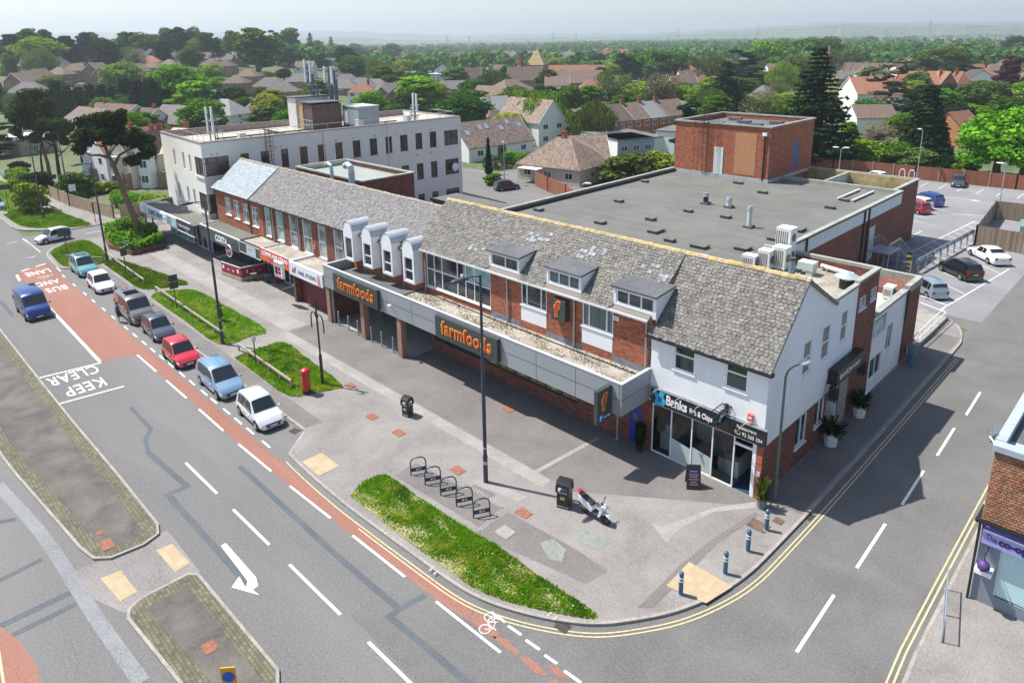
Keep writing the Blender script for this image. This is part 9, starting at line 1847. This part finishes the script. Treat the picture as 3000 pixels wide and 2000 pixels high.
me = quads_mesh('woodland', [(np.concatenate(CC),np.concatenate(UU),np.concatenate(VV))], LF_FAR); o = link('woodland', me); tag(o, 'distant woods and garden trees merging into the haze', 'woodland', kind='stuff')
# hills on the horizon
SKY = [(-400,100),(0,99),(500,98),(1000,93),(1060,93),(1150,99),(1300,105),(1500,102),(1700,99),(1850,101),(2000,92),(2150,86),(2300,76),(2450,67),(2700,67),(3000,65),(3400,66)]
def sky_y(px):
    for (a,b),(c,d) in zip(SKY,SKY[1:]):
        if a <= px <= c: f = (px-a)/(c-a); f = f*f*(3-2*f); return b*(1-f)+d*f
    return 100
def hill_mesh(name, r0, r1, r2, dy, seed, mat):
    rr = random.Random(seed); vs = []; fs = []; pxs = [x for x in range(-390,3391,14)]; rows = [0,.12,.25,.4,.55,.7,.82,.9,.96,1,1.05,1.2,1.5]
    for px in pxs:
        d = ray(px, sky_y(px)+dy(px)+1.2*math.sin(px*.021+seed)+.8*math.sin(px*.057)); hl = math.hypot(d.x,d.y); zt = CH+r1*d.z/hl
        for f in rows:
            r = r0+(r1-r0)*f; z = -6+(zt+6)*(smooth(f) if f <= 1 else 1-.25*(f-1)/.5)+(rr.uniform(-3,5) if f > .1 else 0); vs.append((d.x/hl*r,d.y/hl*r,z))
    m = len(rows)
    for i in range(len(pxs)-1):
        for j in range(m-1): fs.append((i*m+j,i*m+j+1,(i+1)*m+j+1,(i+1)*m+j))
    mb = MB(); mb.add(vs,fs); tag(build(name, mb, mat), kind='structure')
HILL = ground_mat('hill_wood',(.06,.1,.03),(.035,.06,.02),(.16,.18,.08),.004,.03); 
hill_mesh('hills', 2600, 4600, 0, lambda px: 9+10*smooth((1900-px)/900), 3, HILL); hill_mesh('hills', 4700, 7600, 0, lambda px: 0, 4, HILL)
# pylons
for i,(px,yt,yb,lb) in enumerate(((2222,72,116,'tall pylon on the slope right of centre'),(1620,97,134,'pylon in the middle of the valley'),(1688,97,120,'fainter pylon right of the valley pylon'),(2728,58,92,'pylon on the right hand hill'),(1311,103,140,'pylon left of the valley houses'),(1374,104,124,'faint pylon beside the left valley pylon'),(477,76,100,'pylon mast above the left skyline trees'),(1988,80,104,'small pylon beyond the rounded trees'))):
    r = 2300; d = ray(px, yt); hl = math.hypot(d.x,d.y); zt = CH+r*d.z/hl; h = (yb-yt)*r/F; p = Vector((d.x/hl*r,d.y/hl*r,zt-h-8)); h += 8
    t = thing('electricity_pylon', lb, 'pylon', p, R(30)); mb = MB(); q = 1.5
    for a in (-1,1):
        for b in (-1,1): mb.tube([(a*q*2.2,b*q*2.2,0),(a*q*.6,b*q*.6,h*.65),(0,0,h)],.28,4)
    for k in range(6):
        z0,z1 = h*k/8,h*(k+1)/8; w0,w1 = q*(2.2-1.6*k/6),q*(2.2-1.6*(k+1)/6); mb.tube([(-w0,-w0,z0),(w1,-w1,z1)],.16,3); mb.tube([(w0,w0,z0),(-w1,w1,z1)],.16,3)
    build('lattice_tower', mb, ALB('pylon_grey',(.2,.22,.24)), t)
    for z_ in (.7,.82,.93): mb = MB(); mb.tube([(-h*.16,0,h*z_),(0,0,h*(z_+.03)),(h*.16,0,h*z_)],.25,4); build('cross_arm', mb, MATS['pylon_grey'], t)
# lamp columns by the school
for i,(x_,yt,yb) in enumerate(((668,415,500),(958,392,470),(888,440,500),(1030,445,500),(1075,395,500))):
    p = g(C2,x_,yb+40); h = rise(p, yt/2.351); t = thing('street_lamp',['leftmost far lamp column by the school','tallest far lamp column by the school','short far lamp column left of the tallest','short far lamp column right of the tallest','rightmost far lamp column by the school'][i],'street lamp',p); mb = MB(); mb.tube([(0,0,0),(0,0,h)],.12,5); build('pole', mb, GALV, t); mb = MB(); mb.box(-1,1,-.2,.2,h,h+.15); build('lamp_head', mb, WPVC, t)
# a few cars in the estate
for (org,x_,y_,pm_,lb) in ((C1,510,585,BLK,'dark car on the estate drive behind the conifers'),(C1,560,605,SIL,'silver car beside the dark one on the estate drive'),(C1,600,610,LBL,'pale blue car at the end of the estate drive'),(C2,1615,560,WHC,'white car far off near the chimneys'),(C3,1610,520,WHC,'white van far off beside the big rounded tree')):
    build_car('parked_car', lb, 'hatch', 4.1, 1.75, pm_, tuple(g(org,x_,y_)), R(60), cat='car', detail=False)
t = build_car('parked_car','dark car in the far garage forecourt at the left','hatch',4.2,1.75,BLK,tuple(g(C1,60,1040)),R(170),cat='car',detail=False)
# haze
hz = MB(); hz.box(-8900,8900,-8900,8900,-8,215); m = bpy.data.materials.new('haze'); m.use_nodes = True; nt = m.node_tree; nt.nodes.clear(); o_ = nt.nodes.new('ShaderNodeOutputMaterial'); pv = nt.nodes.new('ShaderNodeVolumePrincipled'); pv.inputs['Color'].default_value = (.84,.93,1,1); pv.inputs['Density'].default_value = .00024; pv.inputs['Anisotropy'].default_value = .3; nt.links.new(pv.outputs[0], o_.inputs['Volume'])
tag(build('haze', hz, m), kind='stuff')

# labels shared by look-alikes get their place in the row, counted from the left of the photograph
ORD = ['first','second','third','fourth','fifth','sixth','seventh','eighth','ninth','tenth','eleventh','twelfth','thirteenth','fourteenth','fifteenth','sixteenth','seventeenth','eighteenth','nineteenth','twentieth']
by = {}
for o in S.objects:
    if o.parent is None and o.get('label'): by.setdefault(o['label'],[]).append(o)
for lb, os_ in by.items():
    if len(os_) < 2: continue
    def sx_(o): v = Vector(o.location)-Vector((0,0,CH)); return v.dot(RI)/v.dot(FW)
    for i,o in enumerate(sorted(os_,key=sx_)): o['label'] = lb+', '+(ORD[i] if i < 20 else str(i+1)+'th')+' from left'
